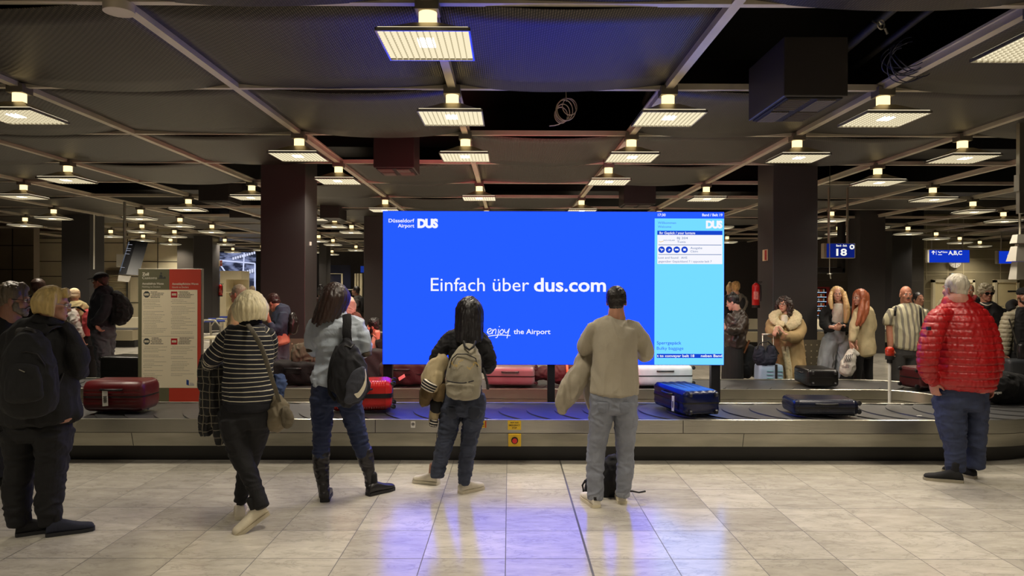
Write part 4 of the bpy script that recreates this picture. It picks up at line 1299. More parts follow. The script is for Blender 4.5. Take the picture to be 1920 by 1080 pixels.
# ------------------------------------------------------------------ wall things
def extinguisher(x, y, z, h, label, face=-1):
    t = thing('fire_extinguisher', (x, y, z), label, 'fire extinguisher')
    r = h*0.145
    q = MB(); pr = [(r*0.9, 0.0), (r, 0.02*h), (r, 0.72*h), (r*0.85, 0.79*h), (r*0.4, 0.84*h), (r*0.3, 0.86*h)]
    q.rings([[Vector((x+rr*math.cos(2*math.pi*k/24), y+rr*math.sin(2*math.pi*k/24), z+0.09*h+zz)) for k in range(24)] for rr, zz in pr])
    obj('cylinder', q, mat('extinguisher_red', rgb(178, 24, 24), 0.3), t, smooth=40)
    obj('foot_ring', MB().cyl((x, y, z), (x, y, z+0.1*h), r*1.02, 24), m_ink, t, smooth=40)
    q = MB().cyl((x, y, z+0.93*h), (x, y, z+h), r*0.3, 12).box(x-0.01, x+r*1.6, y-0.012, y+0.012, z+0.97*h, z+h).box(x-0.01, x+r*1.4, y-0.01, y+0.01, z+0.93*h, z+0.95*h)
    q.tube([(x+r*0.3, y, z+0.93*h), (x+r*1.15, y-0.02, z+0.85*h), (x+r*1.2, y-0.02, z+0.5*h), (x+r*1.1, y-0.02, z+0.25*h)], 0.011, 6)
    obj('valve', q, m_ink, t, smooth=40)
    q = MB()
    n = 10
    for (a0, a1, z0, z1) in ((215, 290, 0.32, 0.62), (305, 330, 0.2, 0.5)):
        v = []
        for k in range(n+1):
            a = (a0+(a1-a0)*k/n)*DEG
            for zz in (z0, z1): v.append((x+r*1.01*math.cos(a), y+r*1.01*math.sin(a), z+zz*h))
        q.add(v, [(2*k, 2*k+2, 2*k+3, 2*k+1) for k in range(n)])
    obj('instruction_label', q, mat('extinguisher_label', rgb(196, 120, 110), 0.5, vary=(60, 0.4)), t)
    return t
p = P(1422, 576, 11.55); ex = P(1420, 540, 11.6).x
extinguisher(ex-0.04, 11.55, P(1422, 577, 11.55).z, 0.42, 'red fire extinguisher on the thick column right of the screen')
p = P(405, 555, 27.0); extinguisher(dx1+0.075, 27.9, P(405, 556, 27.9).z, 0.50, 'small red fire extinguisher far away beside the customs sign')
def esign(x0, x1, y, z0, z1, label):
    t = thing('extinguisher_sign', ((x0+x1)/2, y, z0), label, 'sign')
    obj('plate', MB().box(x0, x1, y-0.004, y, z0, z1), mat('sign_pale', rgb(214, 200, 160), 0.5), t)
    w = x1-x0
    obj('red_field', MB().box(x0+w*0.42, x1-w*0.08, y-0.006, y-0.004, z0+0.01, z1-0.01), mat('sign_red_field', rgb(160, 30, 26), 0.5), t)
    obj('pictogram', MB().box(x0+w*0.6, x1-w*0.25, y-0.0075, y-0.006, z0+(z1-z0)*0.3, z1-(z1-z0)*0.25).box(x0+w*0.12, x0+w*0.3, y-0.006, y-0.004, z0+(z1-z0)*0.2, z1-(z1-z0)*0.2), mat('sign_white_pic', rgb(226, 210, 190), 0.5), t)
# signs hang on the flank faces that look towards the hall
fx = bx0-0.012
t = thing('extinguisher_sign', (fx, 11.7, P(1430, 489, 11.7).z), 'small red and cream extinguisher sign on the thick column right of the screen', 'sign')
za, zb = P(1430, 489, 11.6).z, P(1430, 468, 11.6).z
obj('plate', MB().box(fx-0.004, fx+0.012, 11.52, 11.72, za, zb), mat('sign_pale', rgb(214, 200, 160), 0.5), t)
obj('red_field', MB().box(fx-0.006, fx-0.004, 11.53, 11.62, za+0.01, zb-0.01), mat('sign_red_field', rgb(160, 30, 26), 0.5), t)
esign(dx1+0.02, dx1+0.16, 27.85, P(405, 499, 27.8).z, P(405, 488, 27.8).z, 'tiny extinguisher sign on the far column beside the customs sign')
q = MB(); a = P(585, 457, 11.6)
q.box(ax1, ax1+0.012, 11.55, 11.62, a.z-0.03, a.z+0.03)
tag(obj('wall_switch', q, m_white, org=a), 'tiny white plate on the right flank of the left thick column', 'switch')

# hanging signs
m_sblue = emat('sign_blue_lit', (lin(14), lin(30), lin(110), 1), 1.0); m_sblue2 = emat('sign_blue_bright', (lin(16), lin(52), lin(190), 1), 1.0)
m_stxt = emat('sign_white_lit', (0.9, 0.9, 0.85, 1), 1.0)
def hsign(px0, px1, py0, py1, d, label, texts, m, rods, arrow=None, extra=None):
    a = P(px0, py1, d); b = P(px1, py0, d)
    t = thing('hanging_sign', ((a.x+b.x)/2, d+0.06, a.z), label, 'sign')
    obj('case', MB().box(a.x-0.03, b.x+0.01, d, d+0.14, a.z-0.01, b.z+0.01), mat('sign_case', rgb(170, 164, 146), 0.4), t, bevel=0.01)
    obj('face', MB().box(a.x+0.02, b.x-0.01, d-0.006, d, a.z, b.z), m, t)
    q = MB()
    for s_, x, y, w, h, kw in texts:
        lettering(q, s_, P(x, y, d-0.008), UX, UZ, w=w*d/F, h=h*d/F, **kw)
    obj('lettering', q, m_stxt, t)
    q = MB()
    for x in rods:
        X = P(x, py0, d).x; q.cyl((X, d+0.07, b.z), (X, d+0.07, CZ), 0.022, 10)
    obj('rod', q, m_alu, t, smooth=40)
    if extra: extra(t, d)
def ex18(t, d):
    c = P(1597.5, 463, d-0.01); q = MB()
    q.tube([c+Vector((0.034*math.cos(a), 0, 0.034*math.sin(a))) for a in [2*math.pi*k/24 for k in range(24)]], 0.013, 6, closed=True)
    obj('disc_symbol', q, m_stxt, t)
hsign(1548, 1603, 457, 483, 13.6, 'dark blue hanging sign reading Band - Belt 18', [('18', 1568, 479, 20, 13, dict(bold=0.03)), ('Band - Belt', 1568, 462.3, 20, 4, dict(bold=0.02))], m_sblue, (1557, 1592), extra=ex18)
def exabc(t, d):
    q = MB(); f = d-0.01
    q.tube([P(1750, 477, f), P(1750, 470.5, f)], 0.016, 5); q.tube([P(1747, 473.5, f), P(1750, 470.3, f), P(1753, 473.5, f)], 0.014, 5)
    q.tube([P(1755.5, 470, f), P(1755.5, 478, f)], 0.006, 5)
    q.tube([P(1759, 477.5, f), P(1766, 477.5, f)], 0.012, 5); q.tube([P(1759, 471.5, f), P(1762, 474, f), P(1766, 471.5, f)], 0.016, 5)
    obj('arrow_and_plane', q, m_stxt, t)
hsign(1741, 1818, 469, 492, 24.5, 'bright blue hanging sign reading Gates A,B,C with an arrow', [('A,B,C', 1778, 477.5, 26, 7.5, dict(bold=0.03)), ('Gates', 1767, 474, 9.5, 3.2, dict(bold=0.02))], m_sblue2, (1749, 1807), extra=exabc)
hsign(1872, 1935, 471, 494, 24.5, 'bright blue hanging sign cut off by the right edge of the photo', [('Ausgang', 1888.5, 479.5, 44, 6.5, dict(bold=0.03))], m_sblue2, (1880, 1925))
# wall clock and exit sign
c = P(1790, 491, 28.9)
ck = thing('wall_clock', c, 'round wall clock half hidden behind the Gates A,B,C sign', 'clock')
obj('dial', MB().cyl(c+Vector((0, -0.04, 0)), c, 0.24, 32), m_white, ck, smooth=40)
q = MB()
for k in range(12):
    a = k*30*DEG; q.tube([c+Vector((0.17*math.sin(a), -0.045, 0.17*math.cos(a))), c+Vector((0.21*math.sin(a), -0.045, 0.21*math.cos(a)))], 0.008, 5)
q.tube([c+Vector((0, -0.045, 0)), c+Vector((0, -0.045, -0.16))], 0.009, 5); q.tube([c+Vector((0, -0.045, 0)), c+Vector((-0.1, -0.045, -0.05))], 0.011, 5)
obj('hands', q, m_ink, ck)
a = P(1784, 519, 28.7); b = P(1799, 512.5, 28.7)
es = thing('exit_sign', ((a.x+b.x)/2, 28.8, a.z), 'small lit emergency exit sign above the grey-haired man in red', 'sign')
obj('case', MB().box(a.x, b.x, 28.7, 28.85, a.z, b.z), m_white, es)
obj('face', MB().box(a.x+0.01, b.x-0.01, 28.69, 28.70, a.z+0.01, b.z-0.01), emat('exit_face', (0.55, 0.85, 1.0, 1), 1.1), es)
q = MB(); w = b.x-a.x
q.add([(a.x+0.03, 28.688, (a.z+b.z)/2), (a.x+0.10, 28.688, b.z-0.03), (a.x+0.10, 28.688, a.z+0.03)], [(0, 1, 2)]); q.box(a.x+0.15, a.x+0.2, 28.687, 28.689, a.z+0.03, b.z-0.03); q.box(a.x+0.24, a.x+0.29, 28.687, 28.689, a.z+0.02, b.z-0.03)
obj('running_figure', q, mat('exit_green', rgb(40, 110, 120), 0.5), es)
# vending machine
a = P(1532, 620, 26.0); b = P(1556, 538, 26.0)
vm = thing('vending_machine', ((a.x+b.x)/2, 26.4, 0), 'lit snack vending machine behind the blonde woman', 'vending machine')
obj('cabinet', MB().box(a.x-0.25, b.x, 26.0, 26.8, 0, b.z), mat('vending_red', rgb(120, 30, 30), 0.4), vm, bevel=0.01)
obj('window', MB().box(a.x-0.2, b.x-0.14, 25.98, 26.0, 0.5, b.z-0.06), mat('vending_glass', rgb(16, 18, 26), 0.15), vm)
rv = random.Random(5)
for cidx, (nm, cc) in enumerate((('drink_can', (210, 200, 190)), ('snack_packet', (190, 80, 40)))):
    q = MB()
    for r_ in range(7):
        for k in range(5):
            if (k+r_) % 2 == cidx:
                z = 0.62+r_*0.165; xx = a.x-0.17+0.09*k
                obj(nm, MB().box(xx, xx+0.06, 25.955, 25.975, z, z+0.10), plastic(*cc), vm)
q = MB()
for r_ in range(7): q.box(a.x-0.2, b.x-0.14, 25.95, 25.985, 0.60+r_*0.165, 0.615+r_*0.165)
obj('shelf_lights', q, emat('shelf_light', (0.5, 0.75, 1.0, 1), 1.2), vm)
# black hanging box under belt 18 sign
a = P(1536, 512, 20.0); b = P(1586, 482, 20.0)
t = thing('equipment_bracket', ((a.x+b.x)/2, 20, a.z), 'black hanging equipment bracket behind the Belt 18 sign', 'bracket')
obj('bar', MB().box(a.x, b.x, 20, 20.3, a.z, a.z+0.16).box(b.x-0.12, b.x, 20, 20.3, a.z, CZ), m_black, t, bevel=0.03)
# thin pull cord in front of sign 18
q = MB(); q.cyl(P(1556, 300, 12.0), P(1555.5, 512, 12.0), 0.006, 6).cyl(P(1556, 512, 12.0), P(1558, 523, 12.0), 0.01, 6).cyl(P(1551, 513.5, 12.0), P(1560, 513.5, 12.0), 0.01, 6)
tag(obj('pull_cord', q, m_alu, org=P(1556, 520, 12.0), smooth=40), 'thin vertical pull cord hanging in front of the Belt 18 sign', 'cord')
# stacked cone loudspeaker at right edge
t = thing('loudspeaker', P(1912, 520, 9.0), 'pale tiered hanging loudspeaker at the right edge of the photo', 'loudspeaker')
c = P(1912, 500, 9.0)
def frus(q, y0, y1, h0, h1):
    za = P(1912, y0, 9.0).z; zb = P(1912, y1, 9.0).z; k = 9.0/F
    q.rings([[Vector((c.x+sx*h*k, 9.0+sy*h*k*0.8, z)) for sx, sy in ((-1, -1), (1, -1), (1, 1), (-1, 1))] for z, h in ((za, h0), (zb, h1))])
q = MB(); frus(q, 440, 456, 9, 12.5); frus(q, 458, 462, 6, 6); frus(q, 462, 490, 11, 17); frus(q, 491, 524, 10, 14)
obj('horns', q, mat('pale_plastic', rgb(196, 192, 180), 0.45), t)
obj('hanger', MB().cyl((c.x, 9.0, P(1912, 440, 9.0).z), (c.x, 9.0, CZ+0.2), 0.014, 8), m_alu, t, smooth=40)
# grooved post segment above it
q = MB(); X = P(1917, 200, 8.4).x
q.box(X-0.03, X+0.03, 8.4, 8.46, P(1917, 400, 8.4).z, 3.95).box(X-0.045, X+0.045, 8.385, 8.475, P(1917, 358, 8.4).z, P(1917, 327, 8.4).z)
tag(obj('cable_trunking', q, m_alu, org=Vector((X, 8.43, 3.0))), 'vertical grey cable trunking coming down at the right edge', 'trunking')
# tilted display with bracket at the left
t = thing('hanging_display', P(240, 488, 16.0), 'tilted hanging display screen on a pole above the capped man', 'display')
A = P(241.5, 451, 16.0); B = P(264, 453, 16.2); Cc = P(246, 516, 15.7); D_ = P(222, 514, 15.5)
n = Vector((0.12, 0.09, 0.0))
obj('screen_body', MB().hexa([D_, Cc, B, A], [p+n for p in (D_, Cc, B, A)]), mat('display_body', rgb(30, 32, 38), 0.4), t)
off = Vector((-0.008, -0.02, 0))
def lerp(a, b, s): return a+(b-a)*s
quad = [lerp(lerp(D_, Cc, u), lerp(A, B, u), v_)+off for u, v_ in ((0.08, 0.08), (0.92, 0.08), (0.92, 0.96), (0.08, 0.96))]
obj('display_face', MB().add(quad, [(0, 1, 2, 3)]), emat('display_grey', (0.08, 0.09, 0.115, 1), 1.0), t)
q = MB()
for v_, w in ((0.88, 0.5), (0.76, 0.4), (0.7, 0.5), (0.6, 0.55), (0.2, 0.3)):
    qq = [lerp(lerp(D_, Cc, u), lerp(A, B, u), vv)+off*4 for u, vv in ((0.3, v_), (0.3+w, v_), (0.3+w, v_+0.012), (0.3, v_+0.012))]
    q.add(qq, [(0, 1, 2, 3)])
obj('display_text', q, emat('display_text', (0.30, 0.31, 0.34, 1), 1.0), t)
e0 = D_+Vector((0, 0, -0.02)); e1 = Cc+Vector((0, 0, -0.02))
obj('paper_notice', MB().add([e0, e1, e1+Vector((-0.05, 0, -0.13)), e0+Vector((-0.02, 0, -0.13))], [(0, 1, 2, 3)]), m_white, t)
X = P(229, 450, 16.2).x
obj('pole', MB().cyl((X, 16.3, P(229, 478, 16.2).z), (X, 16.3, CZ), 0.03, 12), m_alu, t, smooth=40)
obj('bracket', MB().box(X-0.02, X+0.14, 16.0, 16.3, P(1, 500, 16).z, P(1, 476, 16).z), m_white, t)
# large lit picture wall, far left of centre
a = P(410, 552, 35.0); b = P(480, 473, 35.0)
t = thing('lit_picture_wall', ((a.x+b.x)/2, 35, a.z), 'large pale blue backlit picture wall far behind the customs sign', 'light box')
mm = bpy.data.materials.new('picture_wall'); mm.use_nodes = True; nt = mm.node_tree; nt.nodes.clear()
e = nt.nodes.new('ShaderNodeEmission'); o_ = nt.nodes.new('ShaderNodeOutputMaterial'); tc = nt.nodes.new('ShaderNodeTexCoord')
mp = nt.nodes.new('ShaderNodeMapping'); mp.inputs['Rotation'].default_value = (0, 0.35, 0); mp.inputs['Scale'].default_value = (0.9, 1, 2.2)
vz = nt.nodes.new('ShaderNodeTexNoise'); vz.inputs['Scale'].default_value = 1.6; vz.inputs['Detail'].default_value = 3
rp_ = nt.nodes.new('ShaderNodeValToRGB'); rp_.color_ramp.interpolation = 'LINEAR'
rp_.color_ramp.elements[0].position = 0.44; rp_.color_ramp.elements[0].color = rgb(40, 44, 62)
rp_.color_ramp.elements[1].position = 0.60; rp_.color_ramp.elements[1].color = rgb(132, 142, 182)
nt.links.new(tc.outputs['Object'], mp.inputs['Vector']); nt.links.new(mp.outputs[0], vz.inputs['Vector']); nt.links.new(vz.outputs['Fac'], rp_.inputs['Fac'])
nt.links.new(rp_.outputs[0], e.inputs['Color']); nt.links.new(e.outputs[0], o_.inputs['Surface'])
obj('picture', MB().box(a.x, b.x, 34.98, 35.0, a.z-0.4, b.z), mm, t)
q = MB(); 
for (x0, y0, x1, y1) in ((410, 488, 478, 494), (478, 494, 478, 550), (458, 474, 454, 550), (410, 492, 424, 512)):
    q.tube([P(x0, y0, 34.95), P(x1, y1, 34.95)], 0.035, 5)
obj('bright_lines', q, emat('bright_line', (0.62, 0.68, 0.95, 1), 1.0), t)
q = MB()
for k in range(10):
    for row, yb in ((0, 487), (1, 516)):
        x = 436+row*18+k*4.4
        if x > 476: continue
        p0 = P(x, yb-k*1.2, 34.94); q.box(p0.x, p0.x+0.07, 34.93, 34.96, p0.z, p0.z+(0.12 if row == 0 else 0.18))
obj('bright_blocks', q, emat('bright_block', (0.7, 0.74, 0.95, 1), 1.0), t)
# beige open cabinet in front of it
a = P(412, 620, 30.0); b = P(453, 508, 30.0)
t = thing('cabinet', ((a.x+b.x)/2, 30.3, 0), 'tall beige open cabinet in front of the lit picture wall', 'cabinet')
xm_ = P(424, 540, 30).x
obj('side', MB().box(a.x, xm_, 30.0, 30.9, 0, b.z), m_beige, t)
obj('back', MB().box(xm_, b.x, 30.8, 30.9, 0, b.z), m_beige, t)
obj('header', MB().box(xm_, b.x, 30.0, 30.8, P(1, 523, 30).z, b.z), m_beige, t)
for z in (0.75, 1.5): obj('shelf', MB().box(xm_, b.x, 30.0, 30.8, z, z+0.04), m_beige, t)
# corridor end behind the dark-haired woman: glazed doors and pale posts
a = P(610, 598, 38.0); b = P(658, 497, 38.0)
t = thing('glass_door_screen', ((a.x+b.x)/2, 38, 0), 'dark glazed screen with pale frame at the end of the corridor', 'glass screen')
obj('frame', MB().box(a.x, a.x+0.08, 38, 38.08, 0, P(1, 511, 38).z).box(P(641, 1, 38).x, P(641, 1, 38).x+0.08, 38, 38.08, 0, P(1, 511, 38).z).box(a.x, P(668, 1, 38).x, 38, 38.08, P(1, 542, 38).z, P(1, 540.5, 38).z).box(a.x, P(642, 1, 38).x, 38, 38.08, P(1, 512, 38).z, P(1, 511, 38).z), m_beige, t)
obj('glass', MB().box(a.x, P(658, 1, 38).x, 38.1, 38.12, 0, b.z), mat('dark_glass', rgb(40, 44, 66), 0.15), t)
t = thing('white_posts', (P(676, 1, 34).x, 34, 0), 'pale vertical door frames far away left of the screen', 'door frames')
q = MB()
for x0, x1 in ((666, 669), (671, 673.5), (676, 680)): q.box(P(x0, 1, 34).x, P(x1, 1, 34).x, 34, 34.2, 0, P(1, 511, 34).z)
obj('frame', q, m_beige, t)
a = P(676, 511, 24); b = P(683, 499, 24)
tag(obj('hanging_blue_display', MB().box(a.x, b.x+0.2, 24, 24.08, a.z, b.z).cyl((a.x+0.15, 24.04, b.z-0.02), (a.x+0.15, 24.04, CZ), 0.015, 8), emat('far_blue', (0.01, 0.03, 0.22, 1), 1.0), org=Vector((a.x, 24, a.z))), 'small far blue display left of the screen edge', 'display')
# second carousel, further back
m_pale = mat('pale_steel', rgb(176, 166, 140), 0.4, 0.5)
def farband(px0, px1, d, label):
    x0 = P(px0, 1, d).x; x1 = P(px1, 1, d).x
    t = thing('far_carousel', ((x0+x1)/2, d+1.3, 0), label, 'baggage carousel')
    obj('plinth', MB().box(x0, x1, d+0.12, d+2.6, 0, 0.2), m_ink, t)
    obj('apron', MB().box(x0, x1, d, d+2.7, 0.2, 0.50), m_pale, t, bevel=0.01)
    obj('belt', MB().box(x0, x1, d+0.05, d+0.95, 0.5, 0.515), m_black, t)
    q = MB(); q.rings([[Vector((x, y, z)) for y, z in ((d+0.95, 0.50), (d+1.2, 0.80), (d+1.6, 0.80), (d+1.85, 0.5))] for x in (x0, x1)])
    obj('middle_ridge', q, m_pale, t)
farband(-200, 250, 20.6, 'neighbouring baggage carousel behind the capped man at the left')
farband(1375, 1800, 20.6, 'neighbouring baggage carousel behind the women at the right')
# metal block bench in the left background near the sign (trolley cage)
def trolley(x, y, yaw, label, full=True, group=None):
    M = Matrix.Translation((x, y, 0)) @ Matrix.Rotation(yaw*DEG, 4, 'Z')
    t = thing('luggage_trolley', (x, y, 0), label, 'luggage trolley', group)
    T_ = lambda *p: M @ Vector(p)
    q = MB()
    for s in (-0.25, 0.25):
        q.tube([T_(s, 0.42, 0.12), T_(s, -0.35, 0.12), T_(s, -0.45, 0.5), T_(s, -0.5, 0.98)], 0.016, 6)
        q.tube([T_(s, -0.42, 0.45), T_(s*0.9, -0.15, 0.62), T_(s*0.9, -0.15, 0.75), T_(s, -0.46, 0.78)], 0.01, 6)
    q.tube([T_(-0.25, 0.42, 0.12), T_(0.25, 0.42, 0.12)], 0.016, 6)
    for k in range(5): q.tube([T_(-0.2+0.1*k, 0.42, 0.13), T_(-0.2+0.1*k, -0.36, 0.13)], 0.008, 5)
    for k in range(3): q.tube([T_(-0.25, -0.42-0.02*k, 0.35+0.18*k), T_(0.25, -0.42-0.02*k, 0.35+0.18*k)], 0.009, 5)
    obj('frame', q, m_alu, t, smooth=60)
    q = MB(); q.tube([T_(-0.29, -0.5, 0.99), T_(0.29, -0.5, 0.99)], 0.024, 8)
    obj('handle', q, mat('trolley_blue', rgb(28, 58, 160), 0.4), t, smooth=60)
    for s in (-0.24, 0.24):
        obj('wheel', MB().cyl(T_(s-0.015, -0.34, 0.06), T_(s+0.015, -0.34, 0.06), 0.06, 14), m_ink, t, smooth=40)
    obj('wheel', MB().cyl(T_(-0.015, 0.36, 0.06), T_(0.015, 0.36, 0.06), 0.06, 14), m_ink, t, smooth=40)
    return t
for n, (px, d, yw) in enumerate(((397, 16.2, 22), (417, 17.3, 22), (436, 18.4, 22))):
    trolley(P(px, 1, d).x, d, yw, 'blue-handled luggage trolley beside the customs sign, %s of three from the left' % ords[n])
nt_ = 0
for row, (d, x0, x1, k) in enumerate(((15.6, 680, 706, 4), (22.0, 650, 685, 4))):
    for n in range(k):
        px = x0+(x1-x0)*n/(k-1)
        trolley(P(x0+10, 1, d).x+0.06*n, d+0.62*n, 88, 'blue-handled luggage trolley left of the screen in the %s row, %s from the left' % (('nearer', 'farther')[row], ords[n]), group='nested trolleys left of the screen')
# metal cage frame left edge of trolleys
a = P(383, 1, 14.0).x
t = thing('parked_cart', (a+0.2, 14.3, 0), 'tall tubular metal cart just right of the customs sign', 'cart')
q = MB(); 
for yy in (14.0, 14.6):
    q.tube([(a-0.1, yy, 0.08), (a-0.1, yy, 0.95), (a+0.02, yy, 1.09), (a+0.22, yy, 1.09), (a+0.33, yy, 0.95), (a+0.33, yy, 0.08)], 0.018, 8)
q.tube([(a+0.33, 14.0, 0.3), (a+0.33, 14.6, 0.3)], 0.014, 6)
obj('frame', q, m_alu, t, smooth=60)
obj('tray', MB().box(a-0.1, a+0.33, 14.0, 14.6, 0.3, 0.34).box(a-0.1, a+0.33, 14.0, 14.6, 0.72, 0.75), m_beige, t)
# black trolley bags behind leather jacket woman
tb = org_thing('holdall', 'black holdall with a tan strap standing behind the leather-jacket woman', 'bag', Vector((P(1402, 1, 11.0).x, 11.0, 0)), cloth(24, 24, 26),
    [[(1396, 700, 11.0, 0.10, 0.14), (1400, 680, 11.0, 0.13, 0.15), (1404, 655, 11.0, 0.10, 0.12)], [(1418, 698, 11.05, 0.10, 0.12), (1416, 660, 11.05, 0.10, 0.12)]], disp=folds(0.01, 0.07), voxel=0.012)
q = MB(); q.tube([P(1395, 662, 10.8), P(1400, 650, 10.8), P(1405, 638, 10.8)], 0.016, 6); obj('strap', q, mat('tan_strap', rgb(120, 72, 42), 0.5), tb, smooth=60)
org_thing('shopping_bag', 'black bag standing beside the red-haired woman behind the far belt', 'bag', Vector((P(1606, 1, 10.9).x, 10.95, 0)), cloth(24, 23, 23),
    [[(1586, 716, 10.95, 0.10, 0.12), (1592, 700, 10.95, 0.11, 0.12)], [(1612, 718, 10.95, 0.14, 0.14), (1610, 700, 10.95, 0.15, 0.14), (1606, 682, 10.95, 0.1, 0.1)]], disp=folds(0.01, 0.07), voxel=0.012)

# small paper scraps on the belt
for k, (px, py, lab) in enumerate(((281, 772, 'small white paper scrap on the belt beside the dark red suitcase'), (1724, 782, 'white paper scrap on the belt left of the red puffer jacket'), (1692, 760, 'tiny white paper scrap on the belt beside the beacon post'), (1600, 783, 'pale worn paper patch on the belt right of the flat navy suitcase'))):
    dist = (CAMZ-BT)*F/(py-541.5); c = P(px, py, dist); c.z = BT+0.008
    w = (0.03, 0.03, 0.018, 0.045)[k]
    q = MB(); r1 = random.Random(k)
    ring = [(c.x+w*math.cos(a)*r1.uniform(0.7, 1.2), c.y+w*0.7*math.sin(a)*r1.uniform(0.6, 1.2)) for a in [2*math.pi*t/8 for t in range(8)]]
    q.rings([[Vector((x, y, c.z+0.003*r1.random())) for x, y in ring], [Vector((x, y, c.z+0.005+0.004*r1.random())) for x, y in ring]])
    tag(obj('paper_scrap', q, m_white, org=c), lab, 'paper scrap')
# ================================================================== people
def skin_mat(r, g, b):
    k = ('skin', r, g, b)
    if k not in _mc: _mc[k] = mat('skin_%d' % r, rgb(r, g, b), 0.5, vary=(30, 0.06))
    return _mc[k]
def hair_mat(name, r, g, b, vary=0.35, rough=0.42):
    k = ('hair', r, g, b)
    if k not in _mc: _mc[k] = mat('hair_'+name, rgb(r, g, b), rough, bump=(70, 0.5, (1, 1, 0.08)), vary=(42, vary, (1, 1, 0.1)))
    return _mc[k]
def band_mat(name, base, line, pitch, frac, phase=0.0, rough=0.8):
    m = bpy.data.materials.new(name); m.use_nodes = True; nt = m.node_tree; b = nt.nodes['Principled BSDF']
    b.inputs['Roughness'].default_value = rough
    at = nt.nodes.new('ShaderNodeAttribute'); at.attribute_name = 'band'
    def M_(op, a, v):
        n = nt.nodes.new('ShaderNodeMath'); n.operation = op; nt.links.new(a, n.inputs[0])
        if v is not None: n.inputs[1].default_value = v
        return n.outputs[0]
    f = M_('FRACT', M_('DIVIDE', M_('ADD', at.outputs['Fac'], phase+10), pitch), None)
    l = M_('LESS_THAN', f, frac)
    mx = nt.nodes.new('ShaderNodeMix'); mx.data_type = 'RGBA'
    mx.inputs['A'].default_value = base; mx.inputs['B'].default_value = line
    nt.links.new(l, mx.inputs['Factor']); nt.links.new(mx.outputs['Result'], b.inputs['Base Color'])
    return m
def stripe_mat(name, cols, pitch, axis=0, rough=0.8, thin=None):
    """woven stripes along an axis of the cloth (object space)"""
    m = bpy.data.materials.new(name); m.use_nodes = True; nt = m.node_tree; b = nt.nodes['Principled BSDF']
    b.inputs['Roughness'].default_value = rough
    tc = nt.nodes.new('ShaderNodeTexCoord'); nz = nt.nodes.new('ShaderNodeTexNoise'); nz.inputs['Scale'].default_value = 4
    nt.links.new(tc.outputs['Object'], nz.inputs['Vector'])
    sp = nt.nodes.new('ShaderNodeSeparateXYZ'); nt.links.new(tc.outputs['Object'], sp.inputs[0])
    def M_(op, a, v=None):
        n = nt.nodes.new('ShaderNodeMath'); n.operation = op
        nt.links.new(a, n.inputs[0])
        if v is not None:
            if isinstance(v, (int, float)): n.inputs[1].default_value = v
            else: nt.links.new(v, n.inputs[1])
        return n.outputs[0]
    w = M_('MULTIPLY', nz.outputs['Fac'], 0.05)
    prev = None
    for ax in (axis if isinstance(axis, tuple) else (axis,)):
        f = M_('FRACT', M_('DIVIDE', M_('ADD', M_('ADD', sp.outputs[ax], w), 10.0), pitch))
        l = M_('LESS_THAN', f, thin or 0.5)
        prev = l if prev is None else M_('MAXIMUM', prev, l)
    mx = nt.nodes.new('ShaderNodeMix'); mx.data_type = 'RGBA'
    mx.inputs['A'].default_value = cols[0]; mx.inputs['B'].default_value = cols[1]
    nt.links.new(prev, mx.inputs['Factor']); nt.links.new(mx.outputs['Result'], b.inputs['Base Color'])
    return m
m_eyew = mat('eye_white', rgb(225, 218, 210), 0.2); m_iris = mat('iris', rgb(40, 30, 24), 0.2); m_lens = mat('glasses_frame', rgb(26, 22, 22), 0.3)

